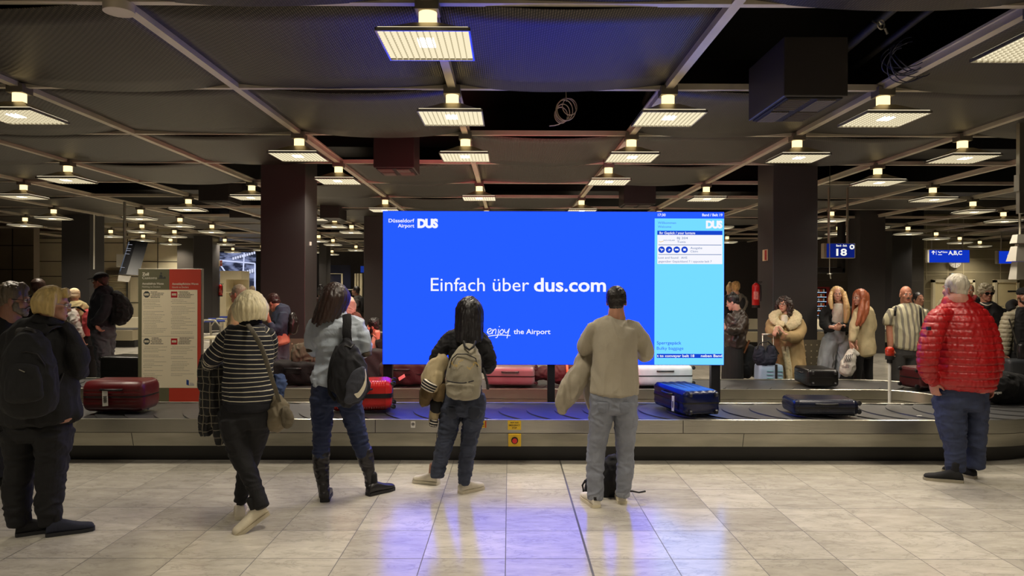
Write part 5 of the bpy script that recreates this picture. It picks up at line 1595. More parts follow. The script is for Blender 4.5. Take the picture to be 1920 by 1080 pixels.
class Person:
    def __init__(s, label, px, d, skin=(196, 146, 120), voxel=0.008, foot_d=None):
        s.d = d
        s.root = thing('person', (P(px, 540, d).x, d, 0), label, 'person')
        s.body = Org(); s.skin = skin; s.vox = voxel
    def R(s, rows):
        out = []
        for r in rows:
            px, py, dd, rx = r[:4]
            dist = s.d+dd
            rm = rx*dist/F
            ry = r[4] if len(r) > 4 else rm
            out.append(tuple(P(px, py, dist))+(rm, ry))
        return out
    def wear(s, name, sets, m, disp=None, voxel=None, body=0.016, band=False, smooth=3, flat=True, label=None):
        o = Org()
        for rows in sets:
            q = s.R(rows)
            o.tube(q, flat=flat)
            if body: s.body.tube(q, shrink=body, flat=True)
        return o.obj(name, m, s.root, voxel=voxel or s.vox, smooth=smooth, disp=disp, band=band, label=label)
    def flesh(s, rows): s.body.tube(s.R(rows))
    def head(s, px, py, dd=0.0, yaw=0.0, pitch=0.0, size=1.0, roll=0.0, neck=None, eyes=False, jaw=1.0):
        c = P(px, py, s.d+dd)
        H = Matrix.Rotation(-yaw*DEG, 3, 'Z') @ Matrix.Rotation(pitch*DEG, 3, 'X') @ Matrix.Rotation(roll*DEG, 3, 'Y')
        s.H = H; s.hc = c; s.hs = size
        T_ = lambda x, y, z: c + (H @ Vector((x, y, z)))*size
        s.T = T_
        E = lambda p, r: s.body.ell(T_(*p), tuple(a*size for a in r), H)
        E((0, -0.012, 0.03), (0.073, 0.092, 0.092))
        E((0, 0.025, -0.035), (0.060, 0.066, 0.075))
        E((0, 0.05, -0.075), (0.042*jaw, 0.042, 0.034))
        E((0, 0.078, -0.092), (0.022*jaw, 0.018, 0.017))
        for sx in (-1, 1):
            E((sx*0.034, 0.062, -0.022), (0.025, 0.022, 0.026))
            E((sx*0.076, -0.006, -0.008), (0.009, 0.02, 0.031))
            E((sx*0.027, 0.082, 0.027), (0.022, 0.008, 0.007))
        E((0, 0.088, -0.062), (0.023, 0.011, 0.008)); E((0, 0.085, -0.074), (0.018, 0.011, 0.007))
        s.body.tube([tuple(T_(0, 0.082, 0.018))+(0.008*size, 0.01*size), tuple(T_(0, 0.098, -0.008))+(0.009*size, 0.01*size), tuple(T_(0, 0.104, -0.026))+(0.015*size, 0.011*size)], seg=10)
        if neck:
            nx, ny, ndd, nr = neck
            b = P(nx, ny, s.d+ndd); r = nr*(s.d+ndd)/F
            s.body.tube([tuple(T_(0, -0.02, -0.02))+(0.05*size, 0.055*size), tuple(T_(0, -0.022, -0.07))+(r*0.95, r), tuple(b)+(r*1.1, r*1.1)])
        if eyes:
            for sx in (-1, 1):
                q = MB(); q.ell(T_(sx*0.029, 0.078, 0.008), (0.0125*size,)*3, None, 12, 8)
                q.cur = 1
                dv = (H @ Vector((0, 1, 0)))
                q.ell(T_(sx*0.029, 0.0875, 0.008), (0.006*size,)*3, None, 10, 6)
                obj('eye', q, [m_eyew, m_iris], s.root, smooth=80)
            q = MB(); q.ell(T_(0, 0.094, -0.063), (0.021*size, 0.007*size, 0.0045*size), H, 14, 8); q.ell(T_(0, 0.0925, -0.0705), (0.017*size, 0.007*size, 0.005*size), H, 14, 8)
            obj('lips', q, mat('lips', rgb(max(s.skin[0]-35, 20), max(s.skin[1]-62, 10), max(s.skin[2]-50, 10)), 0.45), s.root, smooth=80)
        return s
    def brows(s, col=(60, 45, 35)):
        q = MB()
        for sx in (-1, 1):
            q.tube([s.T(sx*0.014, 0.092, 0.024), s.T(sx*0.028, 0.090, 0.030), s.T(sx*0.046, 0.078, 0.026)], [0.003, 0.0035, 0.002], 5)
        obj('eyebrows', q, hair_mat('brow', *col), s.root, smooth=60)
    def glasses(s, col=(26, 22, 22), dark=False, big=1.0):
        q = MB(); z0 = 0.006
        for sx in (-1, 1):
            cx = sx*0.032
            pts = [s.T(cx+0.024*big*math.cos(a), 0.104-0.35*abs(cx+0.024*math.cos(a))**1.2*1.0, z0+0.017*big*math.sin(a)) for a in [2*math.pi*k/18 for k in range(18)]]
            q.tube(pts, 0.0025, 5, closed=True)
            q.tube([s.T(sx*0.056, 0.094, z0+0.004), s.T(sx*0.074, 0.075, z0+0.004), s.T(sx*0.082, 0.0, z0+0.004)], 0.0024, 5)
            if dark: q.add([p for p in pts], [tuple(range(18))])
        q.tube([s.T(-0.009, 0.104, z0+0.004), s.T(0.009, 0.104, z0+0.004)], 0.0025, 5)
        obj('glasses', q, mat('frame_%d' % col[0], rgb(*col), 0.25), s.root, smooth=60)
    def hair(s, m, style='short', length=0.2, span=115, disp=None, vol=1.0, n=13, extra=None, thick=0.026, sway=(0, 0), low=0.0, name='hair', fringe=0.0, taper=0.5, voxel=None, spread=1.0):
        o = Org(); sz = s.hs
        E = lambda p, r: o.ell(s.T(*p), tuple(a*sz for a in r), s.H)
        E((0, -0.024, 0.040+0.006*vol), (0.080+0.006*vol, 0.092+0.006*vol, 0.084+0.008*vol))
        if style == 'short':
            E((0, -0.058, -0.012), (0.066, 0.045, 0.062))
            for sx in (-1, 1): E((sx*0.070, -0.018, 0.018), (0.012, 0.045, 0.046))
        elif style in ('bob', 'long'):
            for k in range(n):
                a = (-span+2*span*k/(n-1))*DEG
                dx, dy = math.sin(a), -math.cos(a)
                rr = 0.088+0.010*vol
                L = length*(1-0.20*abs(math.sin(k*2.7)))
                def W(x, y, z, dropw=0.0):
                    return s.T(x, y, z)+Vector((sway[0]*dropw, sway[1]*dropw, -dropw))
                rows = [tuple(s.T(dx*0.02, -0.01+dy*0.02, 0.108))+(thick*sz, thick*sz),
                        tuple(s.T(dx*0.065, -0.015+dy*0.075, 0.075))+(thick*sz, thick*sz),
                        tuple(s.T(dx*rr, -0.014+dy*(rr+0.006), 0.01))+(thick*sz, thick*sz)]
                for t in (0.33, 0.66, 1.0):
                    p = s.T(dx*rr*(1-0.10*t*(2-spread)), -0.014+dy*(rr+0.006)*(1-0.12*t*(2-spread)), 0.0)+Vector((sway[0]*t, sway[1]*t, -L*t))
                    w = thick*(1-(1-taper)*t**1.5)
                    rows.append(tuple(p)+(w*sz, w*sz))
                o.tube(rows, seg=10)
        if fringe:
            for k in range(7):
                x = -0.06+0.02*k
                o.tube([tuple(s.T(x*0.4, 0.03, 0.118))+(0.014, 0.014), tuple(s.T(x*0.9, 0.078, 0.085))+(0.013, 0.013), tuple(s.T(x*1.15, 0.092, 0.055-fringe))+(0.008, 0.008)], seg=8)
        if extra:
            for rows in extra: o.tube([tuple(s.T(*r[:3]))+(r[3]*sz, (r[4] if len(r) > 4 else r[3])*sz) for r in rows], seg=12)
        o.obj(name, m, s.root, voxel=voxel or s.vox*0.9, smooth=2, disp=disp or strands())
    def cap(s, m, brim=True):
        q = Org()
        q.ell(s.T(0, -0.016, 0.058), tuple(a*s.hs for a in (0.087, 0.104, 0.072)), s.H)
        if brim: q.tube([tuple(s.T(0, 0.06, 0.05))+(0.07, 0.010), tuple(s.T(0, 0.11, 0.046))+(0.07, 0.008), tuple(s.T(0, 0.165, 0.034))+(0.055, 0.007)], side=s.H @ Vector((1, 0, 0)))
        q.obj('cap', m, s.root, voxel=s.vox*0.8, smooth=2)
    def beard(s, m, big=1.0, moustache_only=False):
        o = Org()
        E = lambda p, r: o.ell(s.T(*p), tuple(a*s.hs for a in r), s.H)
        E((0, 0.096, -0.048), (0.027, 0.009, 0.009))
        if not moustache_only:
            E((0, 0.075, -0.095), (0.034*big, 0.026*big, 0.024*big))
            for sx in (-1, 1):
                E((sx*0.035, 0.055, -0.075), (0.022*big, 0.035, 0.028)); E((sx*0.056, 0.025, -0.045), (0.010*big, 0.026, 0.04))
                E((sx*0.026, 0.088, -0.066), (0.007, 0.009, 0.018))
        o.obj('moustache' if moustache_only else 'beard', m, s.root, voxel=0.006, smooth=1, disp=curls(0.003, 0.009))
    def hand(s, px, py, dd, to, side, curl=0.5, scale=1.0):
        """palm starts at the wrist (pixel place), points along 'to', thumb on 'side' (world vectors)"""
        W = P(px, py, s.d+dd); d = Vector(to).normalized(); sd = Vector(side); sd = (sd-d*sd.dot(d)).normalized(); n = d.cross(sd)
        k = scale
        o = s.body
        o.tube([tuple(W-d*0.05*k)+(0.027*k, 0.022*k), tuple(W)+(0.029*k, 0.02*k), tuple(W+d*0.045*k)+(0.040*k, 0.016*k), tuple(W+d*0.088*k)+(0.040*k, 0.013*k)], side=sd, seg=14)
        for i, L in enumerate((0.068, 0.077, 0.071, 0.055)):
            b = W+d*0.082*k+sd*(0.030-0.0205*i)*k
            a1, a2, a3 = curl*0.5, curl*1.3, curl*2.0
            p1 = b+(d*math.cos(a1)-n*math.sin(a1))*L*0.42*k
            p2 = p1+(d*math.cos(a2)-n*math.sin(a2))*L*0.32*k
            p3 = p2+(d*math.cos(a3)-n*math.sin(a3))*L*0.26*k
            o.tube([tuple(b)+(0.0095*k,)*2, tuple(p1)+(0.009*k,)*2, tuple(p2)+(0.0082*k,)*2, tuple(p3)+(0.007*k,)*2], seg=10, side=sd)
        b = W+d*0.02*k+sd*0.030*k
        p1 = b+(d*0.65+sd*0.75-n*0.15).normalized()*0.038*k; p2 = p1+(d*0.9+sd*0.35-n*0.3*curl).normalized()*0.032*k
        o.tube([tuple(b)+(0.013*k,)*2, tuple(p1)+(0.0105*k,)*2, tuple(p2)+(0.0085*k,)*2], seg=10, side=n)
    def shoe(s, px, py, dist, yaw, L=0.28, upper=(60, 60, 64), sole=(200, 195, 180), pitch=0.0, name='shoe', high=1.0, width=1.0, m=None, lift=0.0, sock=(26, 25, 26)):
        """heel bottom at this place; yaw 0 = pointing away; pitch>0 = heel lifted, toe on the floor"""
        hp = P(px, py, dist); hp.z = 0.0
        f = Vector((math.sin(yaw*DEG), math.cos(yaw*DEG), 0)); sd = Vector((math.cos(yaw*DEG), -math.sin(yaw*DEG), 0))
        M = Matrix((( sd.x, f.x, 0), (sd.y, f.y, 0), (0, 0, 1)))
        toe = hp+f*L*0.8
        Rp = M @ Matrix.Rotation(-pitch*DEG, 3, 'X')
        base = toe - Rp @ Vector((0, L*0.8, 0)) if pitch else hp
        T_ = lambda x, y, z: base+Rp @ Vector((x*width, y, z+lift))
        sec = [(0.0, 0.026, 0.05), (0.02, 0.034, 0.075*high), (0.10, 0.037, 0.10*high), (0.26, 0.039, 0.112*high), (0.40, 0.041, 0.100*high), (0.55, 0.045, 0.082), (0.72, 0.049, 0.067), (0.87, 0.047, 0.060), (0.95, 0.040, 0.054), (0.99, 0.028, 0.042), (1.0, 0.016, 0.03)]
        rings = []
        for t, w, h in sec:
            r = []
            for k in range(16):
                a = 2*math.pi*k/16; ca, sa = math.cos(a), math.sin(a)
                x = w*(abs(ca)**0.8)*(1 if ca >= 0 else -1)
                z = 0.016+(h-0.016)*(0.5+0.5*(abs(sa)**0.75)*(1 if sa >= 0 else -1))
                r.append(T_(x, t*L, z))
            rings.append(r)
        q = MB(); q.rings(rings)
        o = obj(name, q, m or cloth(*upper), s.root, smooth=50)
        q = MB(); so = [(0.0-0.01, 0.024), (0.02, 0.037), (0.12, 0.041), (0.35, 0.040), (0.55, 0.045), (0.72, 0.051), (0.87, 0.047), (0.96, 0.042), (1.0, 0.03), (1.02, 0.014)]
        rings = []
        for t, w in so:
            rings.append([T_(-w, t*L, 0.001), T_(w, t*L, 0.001), T_(w*1.02, t*L, 0.026), T_(-w*1.02, t*L, 0.026)])
        q.rings(rings)
        obj('sole', q, plastic(*sole, 0.6), o, smooth=40)
        s.body.tube([tuple(T_(0, 0.05, 0.05))+(0.02, 0.02), tuple(T_(0, 0.12, 0.05))+(0.025, 0.02), tuple(T_(0, 0.2*L/0.28, 0.04))+(0.025, 0.015)])
        s.body.tube([tuple(T_(0, 0.07, 0.05))+(0.022, 0.024), tuple(T_(0, 0.066, 0.13))+(0.022, 0.026)], side=sd)
        if sock:
            so_ = Org(); so_.tube([tuple(T_(0, 0.07, 0.05))+(0.031, 0.034), tuple(T_(0, 0.065, 0.10))+(0.031, 0.034), tuple(T_(0, 0.058, 0.17))+(0.030, 0.034)], side=sd)
            so_.obj('sock', cloth(*sock), s.root, voxel=0.008)
        return T_, o
    def done(s):
        m = skin_mat(*s.skin)
        s.body.obj('body', m, s.root, voxel=min(s.vox, 0.0072), smooth=2)

def extra_thing(name, label, cat, d, sets, m, voxel=0.008, disp=None, pname='body', smooth=3, base=None, flat=False, band=False):
    """sets in person style rows (px,py,dd,rpx[,ry_m]) at distance d"""
    r0 = sets[0][-1]
    loc = P(r0[0], r0[1], d+r0[2]) if base is None else base
    t = thing(name, loc, label, cat)
    o = Org()
    for rows in sets:
        out = []
        for r in rows:
            dist = d+r[2]; rm = r[3]*dist/F
            out.append(tuple(P(r[0], r[1], dist))+(rm, r[4] if len(r) > 4 else rm))
        o.tube(out, flat=flat)
    o.obj(pname, m, t, voxel=voxel, smooth=smooth, disp=disp, band=band)
    return t
def strap_between(t, pts, w, th, m, name='strap', side=None):
    """flat strap through pixel points (px,py,dist); w,th half sizes in metres"""
    o = Org(); rows = [tuple(P(*p))+(w, th) for p in pts]
    o.tube(rows, seg=12, side=side or UX)
    return o.obj(name, m, t, voxel=0.005, smooth=1)
blk = cloth(22, 21, 22); blk2 = cloth(30, 29, 31); jean_d = cloth(34, 42, 66, vary=(14, 0.25)); jean_g = cloth(108, 112, 122, vary=(14, 0.15))
# ------------------------------------------------------------------ foreground people, seen from behind
# --- man in beige sweatshirt
p = Person('man from behind in a beige sweatshirt and light grey jeans before the screen', 1153, 5.75, (176, 128, 104), 0.0075)
p.head(1156, 566, 0, yaw=14, pitch=-4, size=0.98, neck=(1156, 598, 0.0, 15.5))
p.hair(hair_mat('near_black', 26, 20, 18), 'short', disp=curls(0.003, 0.010), vol=0.6)
sw = cloth(160, 152, 134, vary=(5, 0.08))
p.wear('sweatshirt', [
    [(1156, 597, 0, 17, 0.075), (1154, 604, 0, 30, 0.10), (1152, 614, 0, 42, 0.125), (1152, 632, 0, 43, 0.14), (1152, 660, 0, 42.5, 0.14), (1152, 690, 0, 43, 0.135), (1152, 715, 0, 45, 0.14), (1151, 737, 0, 46, 0.145)],
    [(1130, 611, 0, 14), (1114, 618, 0.0, 14.5), (1103, 636, 0.04, 15), (1098, 652, 0.10, 14.5), (1106, 655, 0.24, 11.5), (1118, 648, 0.38, 9)],
    [(1174, 611, 0, 14), (1190, 619, 0.0, 15), (1203, 640, 0.03, 15.5), (1212, 664, 0.08, 13.5), (1203, 662, 0.22, 11.5), (1190, 645, 0.38, 9)]],
    sw, disp=folds(0.009, 0.11, (0.8, 0.8, 1.6), 4))
p.wear('collar_rib', [[(1156, 592, 0.005, 16.5, 0.070), (1156, 597, 0.0, 18, 0.078)]], cloth(152, 144, 127), body=0)
p.hand(1120, 646, 0.42, (0.15, 0.6, 0.5), (1, 0, 0.2), 0.7); p.hand(1188, 643, 0.42, (-0.15, 0.6, 0.5), (-1, 0, 0.2), 0.7)
p.wear('jeans', [
    [(1151, 728, 0, 43, 0.12), (1150, 750, 0, 45, 0.135), (1150, 768, 0, 44, 0.135)],
    [(1128, 755, 0, 22.5, 0.13), (1126, 785, 0, 22, 0.12), (1121, 820, 0.01, 18.5, 0.09), (1117, 850, 0.015, 16.5, 0.078), (1116, 885, 0, 16, 0.07), (1116, 925, -0.03, 14.5, 0.064), (1116, 934, -0.03, 14, 0.063)],
    [(1172, 755, 0, 23, 0.13), (1173, 785, 0, 22, 0.12), (1172, 820, 0.01, 18.5, 0.09), (1173, 850, 0.015, 16, 0.076), (1172, 885, 0.0, 15.5, 0.07), (1169, 920, 0, 13.5, 0.062), (1168, 929, 0, 12.5, 0.06)]],
    cloth(122, 126, 136, vary=(10, 0.16)), disp=folds(0.007, 0.075, (1.2, 1, 0.7), 7))
for (x, y, r) in ((1116, 933, 14.8), (1168, 928, 13.4)):
    p.wear('trouser_cuff', [[(x, y-9, -0.03 if x < 1150 else 0, r, 0.066), (x, y+1, -0.03 if x < 1150 else 0, r, 0.066)]], cloth(136, 140, 148), body=0)
for x in (1131, 1171):
    p.wear('back_pocket', [[(x, 755, -0.126, 11, 0.013), (x, 765, -0.131, 11, 0.013), (x, 774, -0.130, 8, 0.012)]], cloth(112, 116, 126), body=0, voxel=0.005, disp=folds(0.003, 0.05))
for hx, hy, hd, yw in ((1119, 948, 5.66, -14), (1167, 942, 5.76, 4)):
    T_, o = p.shoe(hx, hy, hd, yw, 0.29, (222, 214, 196), (214, 204, 176), sock=(168, 122, 100))
    q = MB(); rr = []
    for zz, w_ in ((0.062, 0.022), (0.088, 0.024)):
        rr.append([T_(-w_, -0.004, zz), T_(w_, -0.004, zz), T_(w_*1.1, 0.012, zz), T_(-w_*1.1, 0.012, zz)])
    q.rings(rr); obj('heel_tab', q, m_ink, o)
p.done()
# beige jacket over his left arm
extra_thing('jacket', 'beige jacket draped over the left arm of the sweatshirt man', 'jacket', 5.75, [
    [(1104, 664, 0.22, 15, 0.10), (1096, 682, 0.2, 19, 0.11), (1093, 698, 0.18, 20, 0.11)],
    [(1092, 690, 0.15, 17, 0.07), (1080, 712, 0.1, 20, 0.07), (1066, 738, 0.08, 21, 0.065), (1056, 758, 0.08, 17, 0.055), (1054, 768, 0.08, 10, 0.045)],
    [(1108, 680, 0.2, 12, 0.07), (1107, 710, 0.22, 12, 0.06), (1106, 745, 0.22, 9, 0.05), (1108, 765, 0.22, 5, 0.03)]],
    cloth(154, 145, 126), disp=folds(0.012, 0.09, (0.8, 0.8, 1.8), 12))

# --- girl with long black hair and beige backpack
p = Person('woman from behind with long black hair, black sweater and blue jeans, standing before the screen', 878, 6.1, (180, 136, 112), 0.0075)
p.head(880, 583, 0, yaw=-6, size=0.95, neck=(880, 618, 0, 12))
p.hair(hair_mat('black', 20, 16, 17, 0.3), 'long', 0.30, 125, vol=0.8, sway=(0.0, -0.05), spread=3.8, thick=0.027, taper=0.55, n=15, disp=strands(0.004, 0.010, 0.25))
kn = cloth(26, 25, 28)
p.wear('sweater', [
    [(880, 611, 0, 12, 0.065), (879, 619, 0, 26, 0.09), (878, 629, 0, 36, 0.11), (877, 650, 0, 36, 0.12), (873, 680, 0, 32, 0.11), (870, 710, 0, 31, 0.11), (869, 738, 0, 36, 0.12)],
    [(850, 626, 0, 10), (838, 640, 0, 13), (825, 660, 0.0, 14), (818, 676, 0.03, 13.5), (822, 690, 0.12, 11), (835, 695, 0.24, 9)],
    [(893, 628, 0, 11), (908, 644, 0, 12.5), (915, 664, 0, 13), (918, 680, 0.05, 13), (914, 690, 0.16, 11), (905, 688, 0.28, 9)]],
    kn, disp=folds(0.006, 0.05, (1, 1, 0.6), 21))
p.hand(838, 694, 0.3, (0.3, 0.7, 0.1), (0, 0, 1), 0.7); p.hand(903, 686, 0.32, (-0.4, 0.7, 0.2), (0, 0, 1), 0.7)
p.wear('jeans', [
    [(869, 738, 0, 40, 0.11), (868, 755, 0, 43, 0.13), (866, 772, 0, 42, 0.135)],
    [(845, 762, 0, 21, 0.13), (843, 790, 0, 19.5, 0.11), (838, 815, -0.01, 17, 0.09), (833, 835, -0.02, 15, 0.08), (826, 860, 0, 14, 0.07), (821, 885, 0.0, 12.5, 0.06), (820, 893, 0, 12, 0.058)],
    [(888, 762, 0, 22, 0.13), (886, 790, 0, 19.5, 0.11), (881, 815, 0, 16, 0.09), (879, 835, -0.02, 14.5, 0.08), (874, 865, 0, 13.5, 0.072), (871, 895, -0.03, 12, 0.06), (871, 905, -0.03, 11.5, 0.056)]],
    cloth(52, 58, 74, vary=(9, 0.3)), disp=folds(0.008, 0.05, (1.6, 1.2, 0.6), 23))
for x in (848, 889):
    p.wear('back_pocket', [[(x, 764, -0.122, 11, 0.012), (x, 776, -0.128, 11, 0.012), (x, 784, -0.122, 8, 0.012)]], cloth(44, 49, 62), body=0, voxel=0.005, disp=folds(0.003, 0.05))
p.shoe(823, 909, 6.33, -68, 0.25, (214, 206, 186), (206, 198, 176), sock=(176, 132, 108)); p.shoe(862, 926, 6.05, 48, 0.25, (206, 198, 178), (200, 190, 166), sock=(40, 34, 34))
p.done()
bp2 = extra_thing('backpack', 'beige backpack with yellow lettering on the back of the black-haired woman', 'backpack', 6.1, [
    [(878, 648, -0.20, 14, 0.05), (876, 665, -0.22, 25, 0.085), (872, 690, -0.23, 32, 0.10), (869, 720, -0.23, 34, 0.105), (868, 742, -0.22, 31, 0.10)],
    ], cloth(146, 139, 120, vary=(7, 0.1)), disp=folds(0.005, 0.08, (1, 1, 1), 31), flat=True)
o = Org(); 
o.tube([tuple(P(863, 722, 5.79))+(0.115, 0.035), tuple(P(863, 740, 5.79))+(0.11, 0.04)], flat=False)
o.obj('front_pocket', cloth(139, 132, 114), bp2, voxel=0.006, disp=folds(0.004, 0.05, (1, 1, 1), 33))
strap_between(bp2, [(838, 714, 5.755), (852, 717, 5.745), (870, 718, 5.74), (888, 714, 5.755)], 0.006, 0.008, m_ink, 'pocket_zip')
q = MB(); q.tube([P(843, 690, 5.79), P(848, 672, 5.79), (P(857, 664, 5.79)), P(875, 664, 5.77), P(892, 672, 5.78), P(895, 688, 5.78)], 0.005, 5)
obj('zip', q, m_ink, bp2, smooth=60)
q = MB(); q.tube([P(869, 640, 5.86), P(872, 650, 5.80), P(880, 656, 5.78), P(888, 650, 5.80), P(891, 640, 5.86)], 0.010, 6)
obj('grab_handle', q, m_ink, bp2, smooth=60)
# scribbled lettering wraps over the bag
q = MB(); rs = random.Random(8)
for k in range(26):
    x = 846+2.1*k+rs.uniform(-0.5, 0.5); y = 680+7*math.sin(k*0.5)+0.4*k
    if 868 < x < 874: continue
    a = P(x, y, 5.752+0.00003*(x-872)**2); q.tube([a, a+Vector((rs.uniform(-0.01, 0.01), 0, 0.014)), a+Vector((0.01, 0, rs.uniform(-0.008, 0.01)))], 0.0016, 4)
obj('yellow_lettering', q, mat('yellow_thread', rgb(196, 164, 70), 0.6), bp2)
strap_between(bp2, [(905, 690, 5.95), (912, 712, 5.93), (915, 730, 5.93)], 0.013, 0.004, m_ink, 'strap')
vs_ = extra_thing('jacket', 'beige college jacket with striped cuffs over the left arm of the black-haired woman', 'jacket', 6.1, [
    [(828, 675, -0.02, 14, 0.09), (816, 695, -0.04, 20, 0.10), (806, 715, -0.05, 17, 0.09)],
    [(818, 700, -0.10, 15, 0.05), (808, 724, -0.12, 15, 0.05)],
    [(824, 690, -0.02, 10, 0.06), (822, 740, -0.03, 10, 0.06), (815, 775, -0.04, 8.5, 0.045), (813, 790, -0.04, 7.5, 0.035)]],
    cloth(176, 160, 124), disp=folds(0.010, 0.07, (0.9, 0.9, 1.5), 41))
o = Org()
for rows in ([(806, 728, -0.08, 15, 0.07), (797, 745, -0.08, 12, 0.06), (795, 755, -0.08, 9, 0.05)], [(824, 725, -0.08, 11, 0.05), (822, 745, -0.08, 10, 0.05)]):
    o.tube([tuple(P(r[0], r[1], 6.1+r[2]))+(r[3]*6.1/F, r[4]) for r in rows])
o.obj('olive_lining', cloth(92, 74, 42), vs_, voxel=0.007, disp=folds(0.008, 0.06, (1, 1, 1.5), 43))
o = Org(); o.tube([tuple(P(r[0], r[1], 6.05))+(r[2]*6.1/F, 0.06) for r in ((818, 755, 12), (817, 768, 11))]); o.obj('black_body', cloth(20, 19, 20), vs_, voxel=0.007)
for rows, nm in (([(807, 718, 5.95, 15.2, 0.062), (801, 729, 5.95, 14.2, 0.06)], 'cuff'), ([(814, 789, 6.03, 8, 0.04), (812, 798, 6.03, 8, 0.04)], 'cuff')):
    o = Org(); o.tube([tuple(P(r[0], r[1], r[2]))+(r[3]*6/F, r[4]) for r in rows], flat=True)
    o.obj(nm, band_mat('cuff_stripes', rgb(20, 18, 20), rgb(214, 206, 190), 0.022, 0.3), vs_, voxel=0.005, smooth=1, band=True)

# --- woman in pale blue shirt
p = Person('woman from behind with dark brown hair, pale blue shirt, jeans and black riding boots', 640, 5.9, (176, 130, 106), 0.0075)
p.head(630, 560, 0, yaw=22, pitch=-6, size=1.0, neck=(634, 596, 0, 13))
p.hair(hair_mat('dark_brown', 44, 29, 24, 0.35), 'long', 0.235, 130, vol=0.9, sway=(-0.07, -0.05), spread=1.9, thick=0.028, taper=0.35, n=15, disp=strands(0.0032, 0.009, 0.35))
sh_ = cloth(172, 182, 194, rough=0.6, vary=(6, 0.06))
p.wear('shirt', [
    [(634, 589, 0, 15, 0.07), (632, 597, 0, 32, 0.10), (630, 608, 0, 46, 0.12), (631, 628, 0, 47, 0.13), (634, 655, 0, 42, 0.12), (633, 680, 0, 40, 0.12), (630, 705, 0, 44, 0.13), (627, 722, 0, 43, 0.13)],
    [(606, 603, 0, 13), (591, 610, 0, 13), (585, 632, 0.02, 12.5), (588, 654, 0.10, 12), (600, 655, 0.24, 10), (612, 648, 0.36, 8.5)],
    [(656, 603, 0, 14), (671, 612, 0, 14.5), (681, 640, 0.02, 14), (683, 657, 0.10, 13), (672, 655, 0.24, 10), (660, 648, 0.36, 8.5)],
    [(608, 700, 0, 24, 0.10), (604, 716, 0, 20, 0.10), (605, 724, 0, 14, 0.09)]],
    sh_, disp=folds(0.010, 0.085, (1.5, 1, 0.7), 51))
p.wear('shirt_collar', [[(633, 584, 0.0, 16, 0.078), (633, 591, 0, 19, 0.085)]], cloth(182, 188, 192, 0.6), body=0)
for (x, y, dd) in ((583, 655, 0.07), (687, 664, 0.05)):
    p.wear('elbow_patch', [[(x, y-3, dd, 9.5, 0.06), (x+1, y+3, dd, 9.5, 0.06)]], cloth(66, 54, 40), body=0)
p.hand(613, 646, 0.4, (0.2, 0.6, 0.3), (1, 0, 0.3), 0.7); p.hand(659, 646, 0.4, (-0.2, 0.6, 0.3), (-1, 0, 0.3), 0.7)
p.wear('jeans', [
    [(629, 716, 0, 43, 0.12), (630, 735, 0, 47, 0.135), (631, 752, 0, 47, 0.14)],
    [(606, 745, 0, 23, 0.13), (604, 775, 0, 20, 0.11), (604, 805, -0.02, 17.5, 0.09), (602, 835, -0.02, 15.5, 0.075), (602, 852, 0, 14.5, 0.07)],
    [(653, 745, 0.02, 25, 0.13), (661, 775, 0.05, 20, 0.11), (669, 805, 0.08, 17, 0.09), (677, 835, 0.1, 15, 0.075), (682, 850, 0.12, 13.5, 0.068)]],
    cloth(30, 40, 70, vary=(9, 0.25)), disp=folds(0.007, 0.06, (1.5, 1.2, 0.6), 53))
bt = mat('boot_leather', rgb(30, 27, 27), 0.38, bump=(30, 0.3))
p.wear('boot_shaft', [[(602, 846, 0, 16, 0.075), (602, 870, 0.0, 15, 0.074), (605, 900, -0.03, 11.5, 0.06), (608, 922, -0.05, 10, 0.055), (609, 930, -0.05, 10, 0.06)]], bt, disp=folds(0.004, 0.05, (1, 1, 0.5), 55))
p.wear('boot_shaft', [[(682, 843, 0.12, 15, 0.074), (686, 862, 0.13, 14.5, 0.072), (692, 885, 0.14, 10.5, 0.058), (694, 900, 0.15, 9.5, 0.055), (694, 910, 0.15, 10, 0.06)]], bt, disp=folds(0.004, 0.05, (1, 1, 0.5), 56))
p.shoe(609, 938, 5.80, -10, 0.27, name='boot_foot', m=bt, sole=(24, 22, 22)); p.shoe(689, 925, 5.98, 42, 0.27, name='boot_foot', m=bt, sole=(24, 22, 22))
p.done()
bp3 = extra_thing('backpack', 'black sports backpack with a pale tick mark on the woman in the pale blue shirt', 'backpack', 5.9, [
    [(652, 640, -0.20, 8, 0.04), (652, 655, -0.22, 20, 0.08), (652, 680, -0.24, 30, 0.10), (656, 710, -0.24, 36, 0.11), (654, 735, -0.23, 33, 0.105), (650, 748, -0.22, 18, 0.08)],
    ], cloth(26, 27, 34), disp=folds(0.012, 0.07, (0.8, 0.8, 1.7), 61))
o = Org(); o.tube([tuple(P(x, y, 5.555))+(rx*5.6/F, ry) for x, y, rx, ry in ((680, 690, 4, 0.03), (672, 704, 14, 0.035), (669, 722, 20, 0.04), (664, 738, 18, 0.035), (652, 752, 8, 0.03))])
o.obj('grey_panel', cloth(58, 60, 70), bp3, voxel=0.006, disp=folds(0.002, 0.05, (1, 1, 1), 62))
q = MB()
crv = [(684, 692), (685, 704), (683, 716), (678, 727), (671, 736), (664, 739)]; low = [(664, 739), (666, 746), (671, 747), (679, 739), (685, 726), (687, 708)]
n = len(crv); pf = []
up_ = catmull([(x, y, 0, 0) for x, y in crv], 4); lo_ = catmull([(x, y, 0, 0) for x, y in [(684.5, 692), (686.5, 708), (685, 725), (679, 738), (671, 746.5), (664.5, 740)]], 4)
